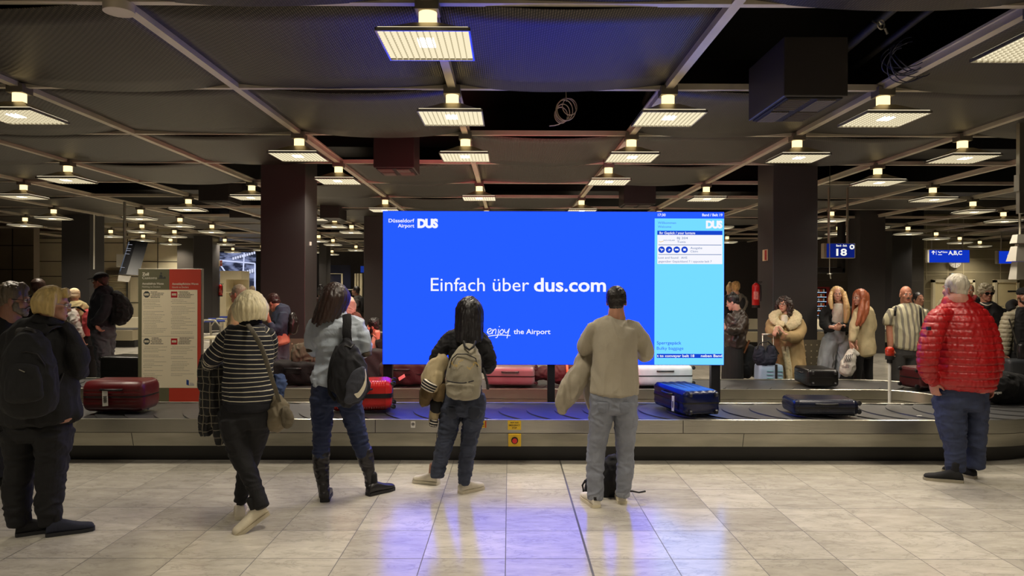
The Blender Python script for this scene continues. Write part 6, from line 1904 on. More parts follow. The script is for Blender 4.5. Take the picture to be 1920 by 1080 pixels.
for i in range(len(up_)-1):
    def pt(v): 
        dz = 5.49-0.0 ; return P(v[0], v[1], dz+0.00018*(v[0]-668)**2*0.35)
    q.hexa([pt(up_[i]), pt(up_[i+1]), pt(lo_[i+1]), pt(lo_[i])], [x+Vector((0, 0.02, 0)) for x in (pt(up_[i]), pt(up_[i+1]), pt(lo_[i+1]), pt(lo_[i]))])
obj('tick_mark', q, mat('tick_pale', rgb(206, 198, 176), 0.5), bp3)
strap_between(bp3, [(650, 590, 5.74), (651, 604, 5.70), (650, 622, 5.68), (652, 640, 5.69)], 0.038, 0.009, cloth(24, 24, 30), 'shoulder_strap')
strap_between(bp3, [(632, 650, 5.72), (622, 675, 5.68), (617, 705, 5.68), (618, 735, 5.7), (628, 750, 5.7)], 0.014, 0.012, cloth(22, 22, 26), 'side_strap')
q = MB(); q.tube([P(640, 655, 5.62), P(648, 648, 5.60), P(658, 652, 5.60), P(664, 645, 5.62)], 0.008, 6); obj('drawcord', q, m_ink, bp3, smooth=60)

# --- woman with platinum bob and striped sweater
p = Person('woman with a platinum bob walking in a navy sweater with thin white stripes', 468, 5.3, (190, 146, 122), 0.0072)
p.head(471, 578, 0, yaw=4, size=0.98, neck=(470, 612, 0, 14))
p.hair(hair_mat('platinum', 216, 204, 166, 0.14, 0.5), 'bob', 0.085, 140, vol=1.3, spread=1.9, thick=0.032, taper=0.62, n=17, disp=strands(0.0035, 0.009, 0.2))
stp = band_mat('navy_white_stripes', rgb(23, 24, 34), rgb(206, 198, 176), 0.0335, 0.17)
p.wear('striped_sweater', [
    [(470, 606, 0, 17, 0.075), (470, 614, 0, 34, 0.10), (468, 624, 0, 44, 0.125), (467, 645, 0, 46, 0.14), (466, 675, 0, 45, 0.14), (465, 705, 0, 46, 0.145), (466, 735, 0, 47, 0.15), (466, 752, 0, 47, 0.15)],
    [(436, 622, 0, 13), (424, 636, 0.0, 17), (408, 658, 0.0, 17.5), (396, 676, 0.02, 17), (396, 686, 0.12, 13), (408, 690, 0.26, 10), (420, 685, 0.36, 8.5)],
    [(500, 622, 0.0, 13), (506, 640, 0.04, 14), (505, 665, 0.10, 13), (498, 680, 0.2, 11), (485, 678, 0.34, 9)]],
    stp, disp=folds(0.005, 0.11, (1, 1, 1), 71), band=True)
p.wear('sweater_hem', [[(466, 752, 0, 47, 0.15), (466, 766, 0, 47.5, 0.152)]], cloth(26, 27, 36), body=0)
p.wear('sweater_collar', [[(470, 600, 0, 19, 0.08), (470, 607, 0, 21, 0.085)]], cloth(24, 25, 34), body=0)
p.hand(422, 684, 0.40, (0.4, 0.6, 0.1), (0, 0, 1), 0.8); p.hand(482, 676, 0.4, (-0.3, 0.6, 0.2), (0, 0, 1), 0.8)
p.wear('trousers', [
    [(463, 762, 0, 49, 0.13), (461, 780, 0, 50, 0.15), (460, 795, 0, 48, 0.15)],
    [(440, 788, -0.03, 27, 0.14), (443, 820, -0.05, 23, 0.12), (452, 855, -0.07, 19, 0.09), (466, 885, -0.1, 16, 0.075), (480, 920, -0.13, 14, 0.065), (492, 950, -0.16, 12, 0.055)],
    [(482, 788, 0.03, 27, 0.14), (478, 820, 0.05, 22, 0.12), (470, 855, 0.08, 18, 0.09), (461, 885, 0.1, 15.5, 0.075), (455, 915, 0.1, 13, 0.065), (451, 940, 0.1, 11.5, 0.058)]],
    cloth(20, 19, 20), disp=folds(0.005, 0.07, (1.4, 1.2, 0.7), 73))
T_, o = p.shoe(451, 974, 5.36, -20, 0.255, (214, 204, 184), (206, 196, 172))
p.shoe(511, 975, 5.22, 232, 0.27, (206, 196, 172), (178, 168, 144), pitch=28)
p.done()
pl = extra_thing('jacket', 'black and white plaid jacket over the left arm of the striped-sweater woman', 'jacket', 5.3, [
    [(396, 676, 0.12, 18, 0.09), (394, 700, 0.12, 18, 0.10), (398, 730, 0.12, 22, 0.10), (396, 760, 0.12, 21, 0.09), (390, 790, 0.12, 15, 0.07), (385, 808, 0.12, 11, 0.05)],
    [(412, 690, 0.12, 14, 0.08), (412, 740, 0.14, 16, 0.08), (412, 790, 0.14, 12, 0.06), (414, 828, 0.14, 7, 0.04)]],
    stripe_mat('plaid', (rgb(24, 23, 24), rgb(120, 114, 100)), 0.058, (0, 2), thin=0.10), disp=folds(0.015, 0.07, (0.7, 0.7, 2.2), 75))
hb = extra_thing('shoulder_bag', 'grey-beige shoulder bag hanging at the right hip of the striped-sweater woman', 'handbag', 5.3, [
    [(520, 748, -0.02, 10, 0.04), (523, 768, -0.02, 20, 0.07), (522, 785, -0.02, 23, 0.08), (518, 796, -0.02, 17, 0.07)]],
    cloth(112, 102, 82), disp=folds(0.009, 0.05, (1, 1, 1), 77))
strap_between(hb, [(464, 608, 5.19), (474, 622, 5.13), (487, 645, 5.12), (497, 670, 5.12), (508, 705, 5.13), (518, 735, 5.2), (524, 755, 5.25)], 0.019, 0.005, cloth(96, 90, 78), 'shoulder_strap')
o = Org(); o.tube([tuple(P(534, 768, 5.2))+(0.035, 0.03), tuple(P(540, 785, 5.2))+(0.04, 0.035), tuple(P(538, 797, 5.2))+(0.03, 0.03)]); o.obj('flap', cloth(88, 80, 64), hb, voxel=0.006, disp=folds(0.006, 0.04, (1, 1, 1), 78))
extra_thing('scarf', 'crumpled blue cloth tucked above the grey-beige shoulder bag', 'cloth', 5.38, [
    [(522, 708, 0, 9, 0.04), (525, 722, 0, 11, 0.05), (520, 738, 0, 12, 0.05)]], cloth(58, 76, 118), disp=folds(0.012, 0.035, (1, 1, 1), 79), voxel=0.006)

# --- blond person in black coat at the left
p = Person('person with chin-length blond hair and glasses in a black coat at the left edge', 78, 5.04, (176, 128, 106), 0.0072)
p.head(101, 571, 0, yaw=66, pitch=-10, size=0.98, neck=(94, 608, 0, 16), eyes=True)
p.glasses((150, 150, 160))
hb_ = hair_mat('blond', 190, 164, 104, 0.22, 0.5)
p.hair(hb_, 'bob', 0.075, 97, vol=0.7, spread=1.9, thick=0.028, taper=0.6, n=15, disp=strands(0.004, 0.010, 0.2), fringe=0.0,
       extra=[[(0.03, 0.05, 0.105, 0.026), (0.05, 0.075, 0.075, 0.016)], [(-0.03, 0.05, 0.105, 0.026), (-0.05, 0.075, 0.075, 0.016)], [(0, 0.05, 0.108, 0.028), (0, 0.08, 0.085, 0.014)]])
ct = cloth(27, 25, 25)
p.wear('coat', [
    [(88, 600, 0, 24, 0.10), (84, 612, 0, 42, 0.13), (80, 626, 0, 56, 0.16), (78, 650, 0, 62, 0.19), (76, 690, 0, 64, 0.20), (76, 730, 0, 66, 0.20), (78, 765, 0, 69, 0.20), (79, 786, 0, 69, 0.20)],
    [(112, 618, 0, 18), (128, 640, 0.0, 22), (141, 668, 0.0, 23), (146, 690, 0.04, 20), (140, 696, 0.16, 15), (135, 680, 0.32, 11)],
    [(40, 622, 0, 18), (22, 645, 0, 21), (12, 680, 0.05, 20), (14, 700, 0.15, 16), (30, 705, 0.3, 12)]],
    ct, disp=folds(0.011, 0.10, (1, 1, 1.3), 81))
p.wear('coat_collar', [[(90, 594, 0.0, 24, 0.10), (88, 604, 0, 30, 0.115)]], cloth(24, 22, 22), body=0)
p.hand(134, 676, 0.36, (0.1, 0.6, 0.4), (-1, 0, 0.3), 0.8); p.hand(34, 704, 0.34, (0.6, 0.5, 0.0), (0, 0, 1), 0.8)
p.wear('trousers', [
    [(72, 775, 0, 58, 0.15), (71, 800, 0, 58, 0.17), (71, 815, 0, 56, 0.17)],
    [(42, 808, 0, 29, 0.16), (40, 845, 0.01, 25, 0.13), (38, 880, 0.01, 23, 0.11), (33, 920, 0, 22, 0.10), (33, 955, -0.02, 20.5, 0.09), (36, 982, -0.02, 16, 0.075)],
    [(101, 808, 0, 30, 0.16), (99, 845, 0.01, 27, 0.13), (97, 880, 0.01, 23.5, 0.11), (94, 920, 0, 22.5, 0.10), (92, 955, 0, 21, 0.09), (93, 982, 0, 17, 0.075)]],
    cloth(22, 20, 20), disp=folds(0.008, 0.08, (1.4, 1.2, 0.7), 83))
p.shoe(29, 1006, 5.0, 58, 0.28, (28, 27, 30), (30, 29, 32)); p.shoe(86, 1006, 5.0, 60, 0.29, (30, 33, 48), (26, 26, 30))
p.done()
b1 = extra_thing('backpack', 'large black backpack worn by the blond person at the left edge', 'backpack', 5.04, [
    [(56, 632, -0.25, 22, 0.07), (54, 655, -0.30, 38, 0.11), (53, 690, -0.32, 48, 0.13), (52, 725, -0.32, 52, 0.14), (54, 755, -0.30, 49, 0.13)]],
    cloth(24, 23, 24), disp=folds(0.008, 0.10, (1, 1, 1.3), 91))
o = Org(); o.tube([tuple(P(x, y, 4.60))+(rx*4.6/F, ry) for x, y, rx, ry in ((46, 690, 26, 0.04), (44, 715, 34, 0.05), (46, 745, 36, 0.05))]); o.obj('front_pocket', cloth(27, 26, 27), b1, voxel=0.007, disp=folds(0.004, 0.07, (1, 1, 1), 93))
q = MB(); q.tube([P(38, 640, 4.78), P(40, 625, 4.76), P(50, 617, 4.76), P(62, 620, 4.76), P(70, 637, 4.78)], 0.015, 8); obj('grab_handle', q, m_ink, b1, smooth=60)
q = MB(); q.tube([P(36, 693, 4.545), P(46, 697.5, 4.535)], 0.003, 5); obj('small_label', q, m_alu, b1)
q = MB(); q.tube([P(18, 680, 4.66), P(30, 664, 4.64), (P(48, 659, 4.62)), P(70, 664, 4.63), P(84, 684, 4.66), P(88, 720, 4.68)], 0.004, 5); obj('zip', q, m_ink, b1, smooth=60)
strap_between(b1, [(72, 640, 4.85), (84, 622, 4.86), (98, 614, 4.92), (110, 612, 5.0)], 0.03, 0.008, cloth(34, 32, 30), 'shoulder_strap')
strap_between(b1, [(38, 640, 4.85), (36, 622, 4.86), (44, 612, 4.95)], 0.03, 0.008, cloth(44, 40, 34), 'shoulder_strap')
strap_between(b1, [(96, 735, 4.85), (108, 722, 4.9), (118, 700, 4.95)], 0.012, 0.005, m_ink, 'lower_strap')

# --- bearded man with glasses cut by the left edge
p = Person('bearded man with grey-brown hair and glasses, cut off by the left edge', 2, 6.15, (150, 108, 88), 0.0078)
p.head(28, 563, 0, yaw=72, pitch=-6, size=1.12, neck=(18, 600, 0, 18), eyes=True)
p.glasses()
p.hair(hair_mat('grey_brown', 96, 84, 68, 0.4), 'short', vol=1.4, disp=strands(0.005, 0.014, 0.06), extra=[[(0, 0.03, 0.11, 0.04), (0, 0.07, 0.095, 0.022)], [(0, -0.08, 0.02, 0.045), (0, -0.085, -0.045, 0.035)]])
p.beard(hair_mat('grey_beard', 104, 96, 86, 0.3), 1.0)
p.wear('jacket', [
    [(12, 596, 0, 24, 0.10), (8, 608, 0, 40, 0.14), (4, 625, 0, 52, 0.17), (2, 660, 0, 54, 0.2), (0, 720, 0, 54, 0.2), (0, 778, 0, 55, 0.2)],
    [(38, 615, 0, 15), (52, 650, 0, 17), (54, 690, 0.05, 16), (50, 700, 0.2, 13)]], cloth(24, 23, 24), disp=folds(0.009, 0.1, (1, 1, 1.3), 95))
p.wear('trousers', [
    [(0, 770, 0, 46, 0.16), (0, 795, 0, 46, 0.16)],
    [(-22, 790, 0, 24, 0.15), (-18, 840, 0, 19, 0.11), (-14, 885, 0, 16, 0.09)],
    [(14, 790, 0.05, 24, 0.15), (24, 840, 0.08, 19, 0.11), (30, 893, 0.1, 15, 0.08)],
    [(-2, 800, 0, 20, 0.14), (0, 850, 0.0, 14, 0.1), (-1, 892, 0, 12, 0.08)]], cloth(24, 22, 22), disp=folds(0.008, 0.08, (1.4, 1.2, 0.7), 96))
p.shoe(31, 911, 6.3, 76, 0.30, (70, 64, 56), (60, 56, 50)); p.shoe(-20, 918, 6.15, 70, 0.30, (40, 38, 36), (96, 92, 84))
p.done()

# --- big man in red puffer jacket
p = Person('big grey-haired man from behind in a glossy red quilted puffer jacket and jeans', 1800, 6.5, (178, 122, 104), 0.0078)
p.head(1790, 543, 0, yaw=-18, size=1.06, neck=(1794, 572, 0, 21))
p.hair(hair_mat('silver', 178, 170, 152, 0.25, 0.5), 'short', vol=1.0, disp=strands(0.0045, 0.013, 0.05))
q = MB(); q.tube([p.T(-0.085, 0.03, 0.035), p.T(-0.09, -0.01, 0.03), p.T(-0.088, -0.03, 0.0), p.T(-0.084, -0.03, -0.025)], 0.0028, 5)
obj('glasses_arm', q, m_ink, p.root, smooth=60)
rd = mat('red_nylon', rgb(156, 17, 20), 0.42, bump=(40, 0.35), vary=(6, 0.10))
p.wear('puffer_jacket', [
    [(1795, 566, 0, 27, 0.12), (1796, 576, 0, 38, 0.15), (1798, 590, 0, 50, 0.19), (1800, 612, 0, 58, 0.23), (1802, 645, 0, 60, 0.26), (1803, 680, 0, 60, 0.27), (1803, 705, 0, 60, 0.27), (1802, 722, 0, 58, 0.26)],
    [(1770, 588, -0.05, 19), (1756, 603, -0.10, 20), (1746, 635, -0.14, 20), (1740, 665, -0.16, 19), (1739, 690, -0.14, 17.5), (1745, 706, -0.08, 15), (1752, 716, -0.05, 12)],
    [(1826, 590, -0.05, 20), (1843, 608, -0.08, 20), (1855, 642, -0.10, 20), (1861, 675, -0.10, 19), (1859, 700, -0.06, 16.5), (1852, 718, -0.02, 12)]],
    rd, disp=quilt(0.0625, 0.010), smooth=2)
p.wear('jacket_collar', [[(1793, 556, 0.0, 23, 0.10), (1794, 563, 0, 27, 0.115), (1795, 568, 0, 29, 0.125)]], rd, body=0)
p.wear('pink_shirt_hem', [[(1806, 715, 0, 46, 0.22), (1806, 730, 0, 42, 0.2)]], cloth(190, 136, 116), body=0)
q = MB(); a = P(1742, 616, 6.28); q.box(a.x-0.014, a.x+0.014, 6.272, 6.30, a.z-0.016, a.z+0.016); obj('sleeve_badge', q, m_ink, p.root)
p.hand(1748, 716, -0.04, (0.25, -0.05, -1), (0.4, -0.8, 0.1), 0.9, 1.1); p.hand(1854, 716, 0.03, (0.1, 0, -1), (-0.3, 0.9, 0.1), 0.6, 1.1)
p.wear('jeans', [
    [(1801, 722, 0, 46, 0.2), (1801, 745, 0, 46, 0.19), (1800, 760, 0, 45, 0.18)],
    [(1779, 750, 0, 25, 0.17), (1783, 785, 0, 25, 0.14), (1788, 820, 0, 21, 0.11), (1791, 850, 0, 17.5, 0.09), (1791, 875, 0, 16, 0.08), (1792, 882, 0, 15.5, 0.08)],
    [(1824, 750, 0.02, 24, 0.17), (1826, 785, 0.03, 20, 0.14), (1827, 820, 0.04, 18, 0.11), (1829, 850, 0.05, 15.5, 0.085), (1829, 875, 0.05, 15, 0.08)]],
    cloth(44, 52, 78, vary=(7, 0.25)), disp=folds(0.008, 0.08, (1.5, 1.2, 0.6), 97))
p.shoe(1806, 900, 6.42, -68, 0.31, (32, 30, 30), (150, 142, 124)); p.shoe(1829, 896, 6.55, -25, 0.30, (32, 30, 30), (150, 142, 124))
p.done()
# ------------------------------------------------------------------ people further back
def simple_person(label, px, d, skin, head, torso, arms, top_m, legs=None, leg_m=None, hips=None, vox=0.0105, topname='jacket', legname='trousers', disp=None, shoes=None, shoecol=(40, 38, 38), body=0.018):
    p = Person(label, px, d, skin, vox)
    p.head(*head['at'], **{k: v for k, v in head.items() if k != 'at'})
    p.wear(topname, [torso]+arms, top_m, disp=disp or folds(0.009, 0.09, (1, 1, 1.2), int(px)), body=body)
    if legs:
        fy = 540+CAMZ*F/d
        for L_ in legs:
            l = L_[-1]
            if l[1] < fy-8:
                L_.append((l[0], fy-5*10.0/d*1.2, l[2] if len(l) > 2 else 0, l[3]*0.9, 0.07))
            if not shoes: p.shoe(L_[-1][0], fy, d+L_[-1][2]-0.05, kw_yaw(head), 0.27)
        p.wear(legname, ([hips] if hips else [])+legs, leg_m, disp=folds(0.008, 0.08, (1.3, 1.1, 0.8), int(px)+1), body=body)
    return p
def kw_yaw(h): return h.get('yaw', 0)
FY = lambda d: 540+CAMZ*F/d     # floor row
# leather jacket woman
d = 10.8
p = simple_person('woman in a dark leather jacket and black skirt just right of the screen', 1380, d, (196, 148, 128),
    dict(at=(1374, 567, 0), yaw=-62, pitch=-22, size=0.96, neck=(1382, 585, 0, 7), eyes=True),
    [(1382, 583, 0, 9, 0.08), (1383, 590, 0, 16, 0.11), (1382, 602, 0, 20, 0.14), (1380, 620, 0, 20, 0.15), (1378, 640, 0, 20, 0.15), (1377, 650, 0, 18, 0.14)],
    [[(1391, 592, -0.05, 8), (1392, 606, -0.12, 9), (1385, 620, -0.2, 8.5), (1370, 620, -0.26, 7), (1362, 617, -0.28, 5.5)], [(1372, 592, 0.1, 7), (1364, 606, 0.15, 7.5), (1360, 616, 0.1, 6)]],
    mat('dark_leather', rgb(52, 44, 38), 0.38, bump=(14, 0.5)), topname='leather_jacket', disp=folds(0.016, 0.09, (1, 1, 1), 3))
p.wear('skirt', [[(1376, 648, 0, 17, 0.13), (1374, 670, 0, 19, 0.16), (1373, 710, 0, 20, 0.18), (1372, 745, 0, 20, 0.18)]], cloth(22, 21, 22))
p.hand(1361, 616, -0.28, (-0.7, -0.1, 0.2), (0, 0, 1), 0.8)
p.hair(hair_mat('black2', 22, 18, 18), 'short', vol=1.0, extra=[[(0, -0.06, 0.1, 0.04), (0, -0.05, 0.13, 0.035)]])
p.glasses(); p.shoe(1368, FY(d)+2, d-0.1, -80, 0.25); p.shoe(1378, FY(d), d+0.1, -80, 0.25); p.done()
# people behind her
p = simple_person('person in grey with a black backpack far behind the leather-jacket woman', 1387, 15.2, (180, 140, 115),
    dict(at=(1379, 540, 0), yaw=0, size=1.0, neck=(1382, 552, 0, 5)),
    [(1383, 552, 0, 6, 0.08), (1384, 558, 0, 12, 0.12), (1385, 580, 0, 11, 0.13), (1385, 592, 0, 11, 0.13)], [[(1395, 558, 0, 4), (1398, 568, -0.05, 4.3), (1394, 580, -0.1, 3.5)]],
    cloth(88, 84, 74), [[(1381, 592, 0, 6, 0.1), (1381, 640, 0, 5, 0.08)], [(1389, 592, 0, 6, 0.1), (1389, 640, 0, 5, 0.08)]], cloth(190, 176, 140), vox=0.014)
p.hair(hair_mat('curly_fair', 168, 134, 82), 'short', vol=1.4, disp=curls(0.015, 0.03)); p.done()
extra_thing('backpack', 'black backpack on the person far behind the leather-jacket woman', 'backpack', 15.2, [[(1386, 556, 0, 7, 0.1), (1388, 566, 0, 10, 0.14), (1388, 578, 0, 9, 0.13)]], blk, voxel=0.014)
p = simple_person('person with a fair bun far behind the leather-jacket woman, left of the grey one', 1368, 17.0, (180, 140, 115),
    dict(at=(1368, 543, 0), yaw=0, size=1.0, neck=(1368, 553, 0, 5)),
    [(1368, 553, 0, 6, 0.08), (1368, 560, 0, 13, 0.12), (1368, 590, 0, 12, 0.13)], [], blk, [[(1364, 590, 0, 5, 0.1), (1364, 640, 0, 4, 0.08)], [(1372, 590, 0, 5, 0.1), (1372, 640, 0, 4, 0.08)]], cloth(40, 40, 46), vox=0.014)
p.hair(hair_mat('fair', 176, 146, 96), 'short', vol=1.2, extra=[[(0, -0.04, 0.12, 0.05), (0, -0.04, 0.15, 0.045)]]); p.done()
# shearling coat woman
d = 10.8
p = Person('woman with long dark curly hair in a beige shearling coat leaning on a suitcase handle', 1473, d, (190, 140, 116), 0.0095)
p.head(1470, 572, 0, yaw=-140, pitch=6, size=0.97, neck=(1473, 592, 0, 7), eyes=True); p.brows((40, 28, 24))
co = cloth(168, 142, 98, vary=(6, 0.12)); fl = cloth(206, 190, 152, bump=(80, 1.0))
p.wear('coat', [[(1473, 588, 0, 10, 0.09), (1473, 596, 0, 22, 0.13), (1474, 612, 0, 27, 0.17), (1476, 635, 0, 27, 0.18), (1480, 660, 0, 27, 0.19), (1482, 685, 0, 27, 0.2), (1482, 715, 0, 27, 0.2)],
    [(1452, 602, 0, 10), (1446, 614, -0.05, 11), (1450, 624, -0.18, 10.5), (1462, 622, -0.28, 9)], [(1496, 602, 0, 10), (1500, 616, -0.05, 11), (1494, 630, -0.18, 11), (1478, 632, -0.3, 9.5), (1468, 628, -0.34, 8)]], co, disp=folds(0.012, 0.12, (1, 1, 1.5), 5))
p.wear('shearling_collar', [[(1462, 585, -0.02, 6, 0.05), (1451, 592, -0.08, 9, 0.05), (1455, 604, -0.17, 9, 0.04), (1470, 608, -0.20, 7, 0.03)], [(1484, 585, -0.02, 6, 0.05), (1494, 591, -0.08, 9, 0.05), (1490, 604, -0.17, 11, 0.04), (1476, 614, -0.2, 8, 0.03)], [(1462, 590, 0.12, 12, 0.06), (1484, 590, 0.12, 12, 0.06)]], fl, body=0, disp=curls(0.006, 0.02))
p.wear('shearling_edge', [[(1468, 650, -0.20, 3.2, 0.03), (1474, 680, -0.22, 3.2, 0.03), (1478, 712, -0.22, 3.4, 0.03)], [(1476, 650, -0.20, 2.6, 0.03), (1482, 690, -0.22, 2.6, 0.03), (1483, 712, -0.22, 2.6, 0.03)]], fl, body=0, disp=curls(0.004, 0.02))
p.wear('cuff', [[(1462, 621, -0.31, 8.5), (1456, 616, -0.34, 8)]], fl, body=0, disp=curls(0.005, 0.02))
p.wear('white_top', [[(1471, 592, -0.12, 6, 0.05), (1470, 610, -0.15, 7, 0.05)]], cloth(216, 208, 190), body=0)
p.hand(1464, 617, -0.42, (0.45, -0.2, -0.6), (-0.5, 0, 0.5), 0.5, 0.84); p.hand(1455, 618, -0.36, (-0.3, -0.2, -0.6), (0.5, 0, 0.5), 0.9, 0.8)
p.hair(hair_mat('curly_dark', 48, 34, 28), 'long', 0.24, 118, vol=1.5, thick=0.034, taper=0.8, spread=2.2, disp=curls(0.013, 0.022), n=15)
p.glasses((120, 90, 70)); p.shoe(1475, FY(d), d-0.1, 190, 0.25); p.shoe(1490, FY(d), d, 170, 0.25); p.done()
# blonde woman
d = 11.05
p = Person('young woman with long blond hair, black jacket, cropped white top and wide light jeans', 1570, d, (206, 156, 132), 0.0095)
p.head(1570, 552, 0, yaw=-160, size=0.97, neck=(1574, 572, 0, 6.5), eyes=True); p.brows((120, 90, 60))
p.wear('jacket', [[(1573, 575, 0.05, 15, 0.07), (1571, 580, 0.03, 21, 0.10), (1570, 592, 0.03, 24, 0.12), (1569, 612, 0.03, 23, 0.12), (1568, 626, 0.03, 24, 0.12)],
    [(1552, 578, 0, 8), (1545, 594, 0, 9.5), (1548, 610, -0.08, 9.5), (1556, 616, -0.2, 7.5), (1562, 615, -0.25, 5.5)], [(1590, 578, 0, 8), (1596, 594, 0, 9), (1592, 610, -0.08, 9), (1583, 614, -0.2, 7), (1576, 612, -0.25, 5.5)]], cloth(24, 23, 24), disp=folds(0.010, 0.08, (1, 1, 1.2), 15))
p.wear('white_top', [[(1573, 571, -0.04, 10, 0.075), (1572, 588, -0.045, 13, 0.09), (1571, 604, -0.035, 12.5, 0.09)]], cloth(214, 206, 190), body=0, disp=folds(0.003, 0.05))
p.wear('jeans', [[(1568, 610, -0.01, 14, 0.125), (1567, 628, 0, 19, 0.14), (1566, 640, 0, 21, 0.14)], [(1557, 636, 0, 13, 0.13), (1551, 665, 0, 13.5, 0.13), (1548, 695, 0, 14, 0.13), (1548, 740, 0, 14, 0.12)], [(1577, 636, 0, 13, 0.13), (1578, 665, 0.02, 13, 0.13), (1578, 695, 0.02, 13.5, 0.13), (1579, 740, 0.02, 13.5, 0.12)]], cloth(166, 168, 174, vary=(8, 0.15)), disp=folds(0.012, 0.08, (0.8, 0.8, 1.8), 17))
p.hand(1562, 614, -0.27, (0.9, -0.1, -0.15), (0, -0.3, 0.9), 0.9, 1.0); p.hand(1578, 612, -0.27, (-0.9, -0.1, -0.1), (0, -0.3, 0.9), 0.9, 1.0)
p.hair(hair_mat('long_blond', 206, 172, 118, 0.2, 0.45), 'long', 0.40, 112, vol=0.7, thick=0.023, taper=0.6, spread=2.0, sway=(0.03, -0.02), n=15, disp=strands(0.005, 0.012, 0.2))
p.wear('hair_lock', [[(1582, 548, -0.03, 4.5), (1586, 566, -0.12, 5), (1588, 588, -0.17, 6), (1585, 606, -0.19, 3)], [(1559, 548, -0.03, 3.5), (1557, 564, -0.11, 4), (1560, 580, -0.16, 2.2)]], hair_mat('long_blond', 206, 172, 118, 0.2, 0.45), body=0, disp=strands(0.004, 0.012, 0.2))
p.shoe(1550, FY(d), d-0.1, 185, 0.25, (190, 186, 176)); p.shoe(1578, FY(d), d, 170, 0.25, (190, 186, 176)); p.done()
# red-haired woman
d = 10.6
p = Person('woman with long red hair, cream knitted sweater and black leggings holding a white plastic bag', 1618, d, (200, 148, 124), 0.0095)
p.head(1612, 558, 0, yaw=-105, pitch=-8, size=0.97, neck=(1617, 578, 0, 6.5), eyes=True); p.brows((120, 70, 45))
p.wear('knitted_sweater', [[(1618, 574, 0, 9, 0.08), (1619, 582, 0, 17, 0.12), (1619, 600, 0, 20, 0.14), (1618, 625, 0, 20, 0.14), (1619, 650, 0, 22, 0.15), (1621, 664, 0, 20, 0.15)],
    [(1608, 588, -0.10, 8), (1603, 608, -0.14, 8.5), (1599, 628, -0.18, 7.5), (1596, 640, -0.2, 6)], [(1632, 590, 0.08, 8), (1634, 615, 0.08, 8), (1620, 640, -0.05, 6)]], cloth(196, 178, 138), disp=folds(0.008, 0.09, (1, 1, 1.6), 25))
p.wear('leggings', [[(1621, 655, 0, 15, 0.13), (1618, 668, 0, 14, 0.12)], [(1611, 662, -0.02, 9, 0.1), (1609, 690, -0.02, 7.5, 0.08), (1607, 715, 0, 6.5, 0.06), (1606, 745, 0, 5.5, 0.05)], [(1627, 662, 0.02, 9, 0.1), (1628, 690, 0.05, 7.5, 0.08), (1630, 715, 0.05, 6.5, 0.06), (1631, 745, 0.05, 5.5, 0.05)]], cloth(20, 19, 21))
p.hand(1595, 643, -0.2, (0.1, -0.1, -1), (0, -1, 0), 0.6); p.hand(1604, 645, -0.15, (-0.1, 0, -1), (0, -1, 0), 0.7)
p.hair(hair_mat('copper', 158, 88, 56, 0.22, 0.42), 'long', 0.36, 120, vol=0.8, thick=0.025, taper=0.6, spread=2.1, sway=(-0.03, -0.03), n=15, disp=strands(0.005, 0.012, 0.2))
p.wear('hair_lock', [[(1619, 556, -0.07, 4), (1615, 578, -0.15, 5.5), (1611, 597, -0.19, 5), (1606, 611, -0.21, 2.5)], [(1623, 556, 0.0, 6), (1622, 578, -0.10, 8), (1617, 598, -0.17, 6), (1611, 612, -0.20, 2.5)]], hair_mat('copper', 158, 88, 56, 0.22, 0.42), body=0, disp=strands(0.004, 0.012, 0.2))
p.shoe(1606, FY(d), d, -95, 0.25); p.shoe(1630, FY(d), d+0.1, -95, 0.25); p.done()
wb = extra_thing('plastic_bag', 'white plastic bag with dark printed ovals held by the red-haired woman', 'plastic bag', d-0.22, [[(1597, 656, 0, 4, 0.03), (1594, 668, 0, 10, 0.07), (1590, 685, 0, 14, 0.09), (1586, 697, 0, 12, 0.08)], [(1600, 655, 0, 3, 0.02), (1607, 664, 0, 4, 0.03)]], mat('white_plastic', rgb(212, 206, 194), 0.35), disp=folds(0.010, 0.06, (1, 1, 1.3), 27))
q = MB()
for k in range(4):
    c = P(1585+3.6*k, 673-0.6*k, 10.265)
    q.tube([c+Vector((0.010*math.cos(a)+0.02*math.sin(a), 0, 0.055*math.sin(a))) for a in [2*math.pi*t/16 for t in range(16)]], 0.0035, 5, closed=True)
lettering(q, 'lollybob', P(1579, 690, 10.255), UX, UZ, w=0.10, h=0.022, bold=0.01)
obj('printed_logo', q, cloth(50, 44, 54), wb)
# bald man in striped shirt
d = 10.9
p = Person('bald man with a moustache in a cream and grey striped short-sleeved shirt', 1700, d, (196, 134, 108), 0.0095)
p.head(1699, 553, 0, yaw=-168, size=1.1, neck=(1701, 574, 0, 9.5), eyes=True, jaw=1.2)
p.beard(hair_mat('moustache', 92, 78, 62), moustache_only=True)
p.wear('striped_shirt', [[(1702, 570, 0, 13, 0.10), (1702, 578, 0, 27, 0.14), (1701, 592, 0, 31, 0.18), (1698, 615, 0, 30, 0.22), (1695, 638, 0, 27, 0.23), (1693, 652, 0, 25, 0.21)],
    [(1676, 584, 0, 10), (1668, 598, 0, 11), (1667, 608, 0, 11)], [(1730, 584, 0, 10), (1738, 600, 0, 12), (1740, 612, 0, 12)]], stripe_mat('shirt_stripes', (rgb(206, 198, 166), rgb(138, 132, 118)), 0.072, 0, thin=0.42), disp=folds(0.008, 0.11, (1, 1, 1.4), 35))
p.flesh([(1668, 606, 0, 6.5), (1668, 622, -0.02, 6), (1669, 640, -0.06, 5.5), (1669, 652, -0.08, 4.5)]); p.hand(1669, 652, -0.08, (0.1, 0, -1), (0.3, -1, 0), 0.8, 1.1)
p.flesh([(1741, 612, 0, 6.5), (1740, 628, -0.03, 6.5), (1732, 641, -0.15, 5.5)]); p.hand(1731, 642, -0.17, (-0.9, -0.2, -0.2), (0, -0.3, 1), 1.3, 1.1)
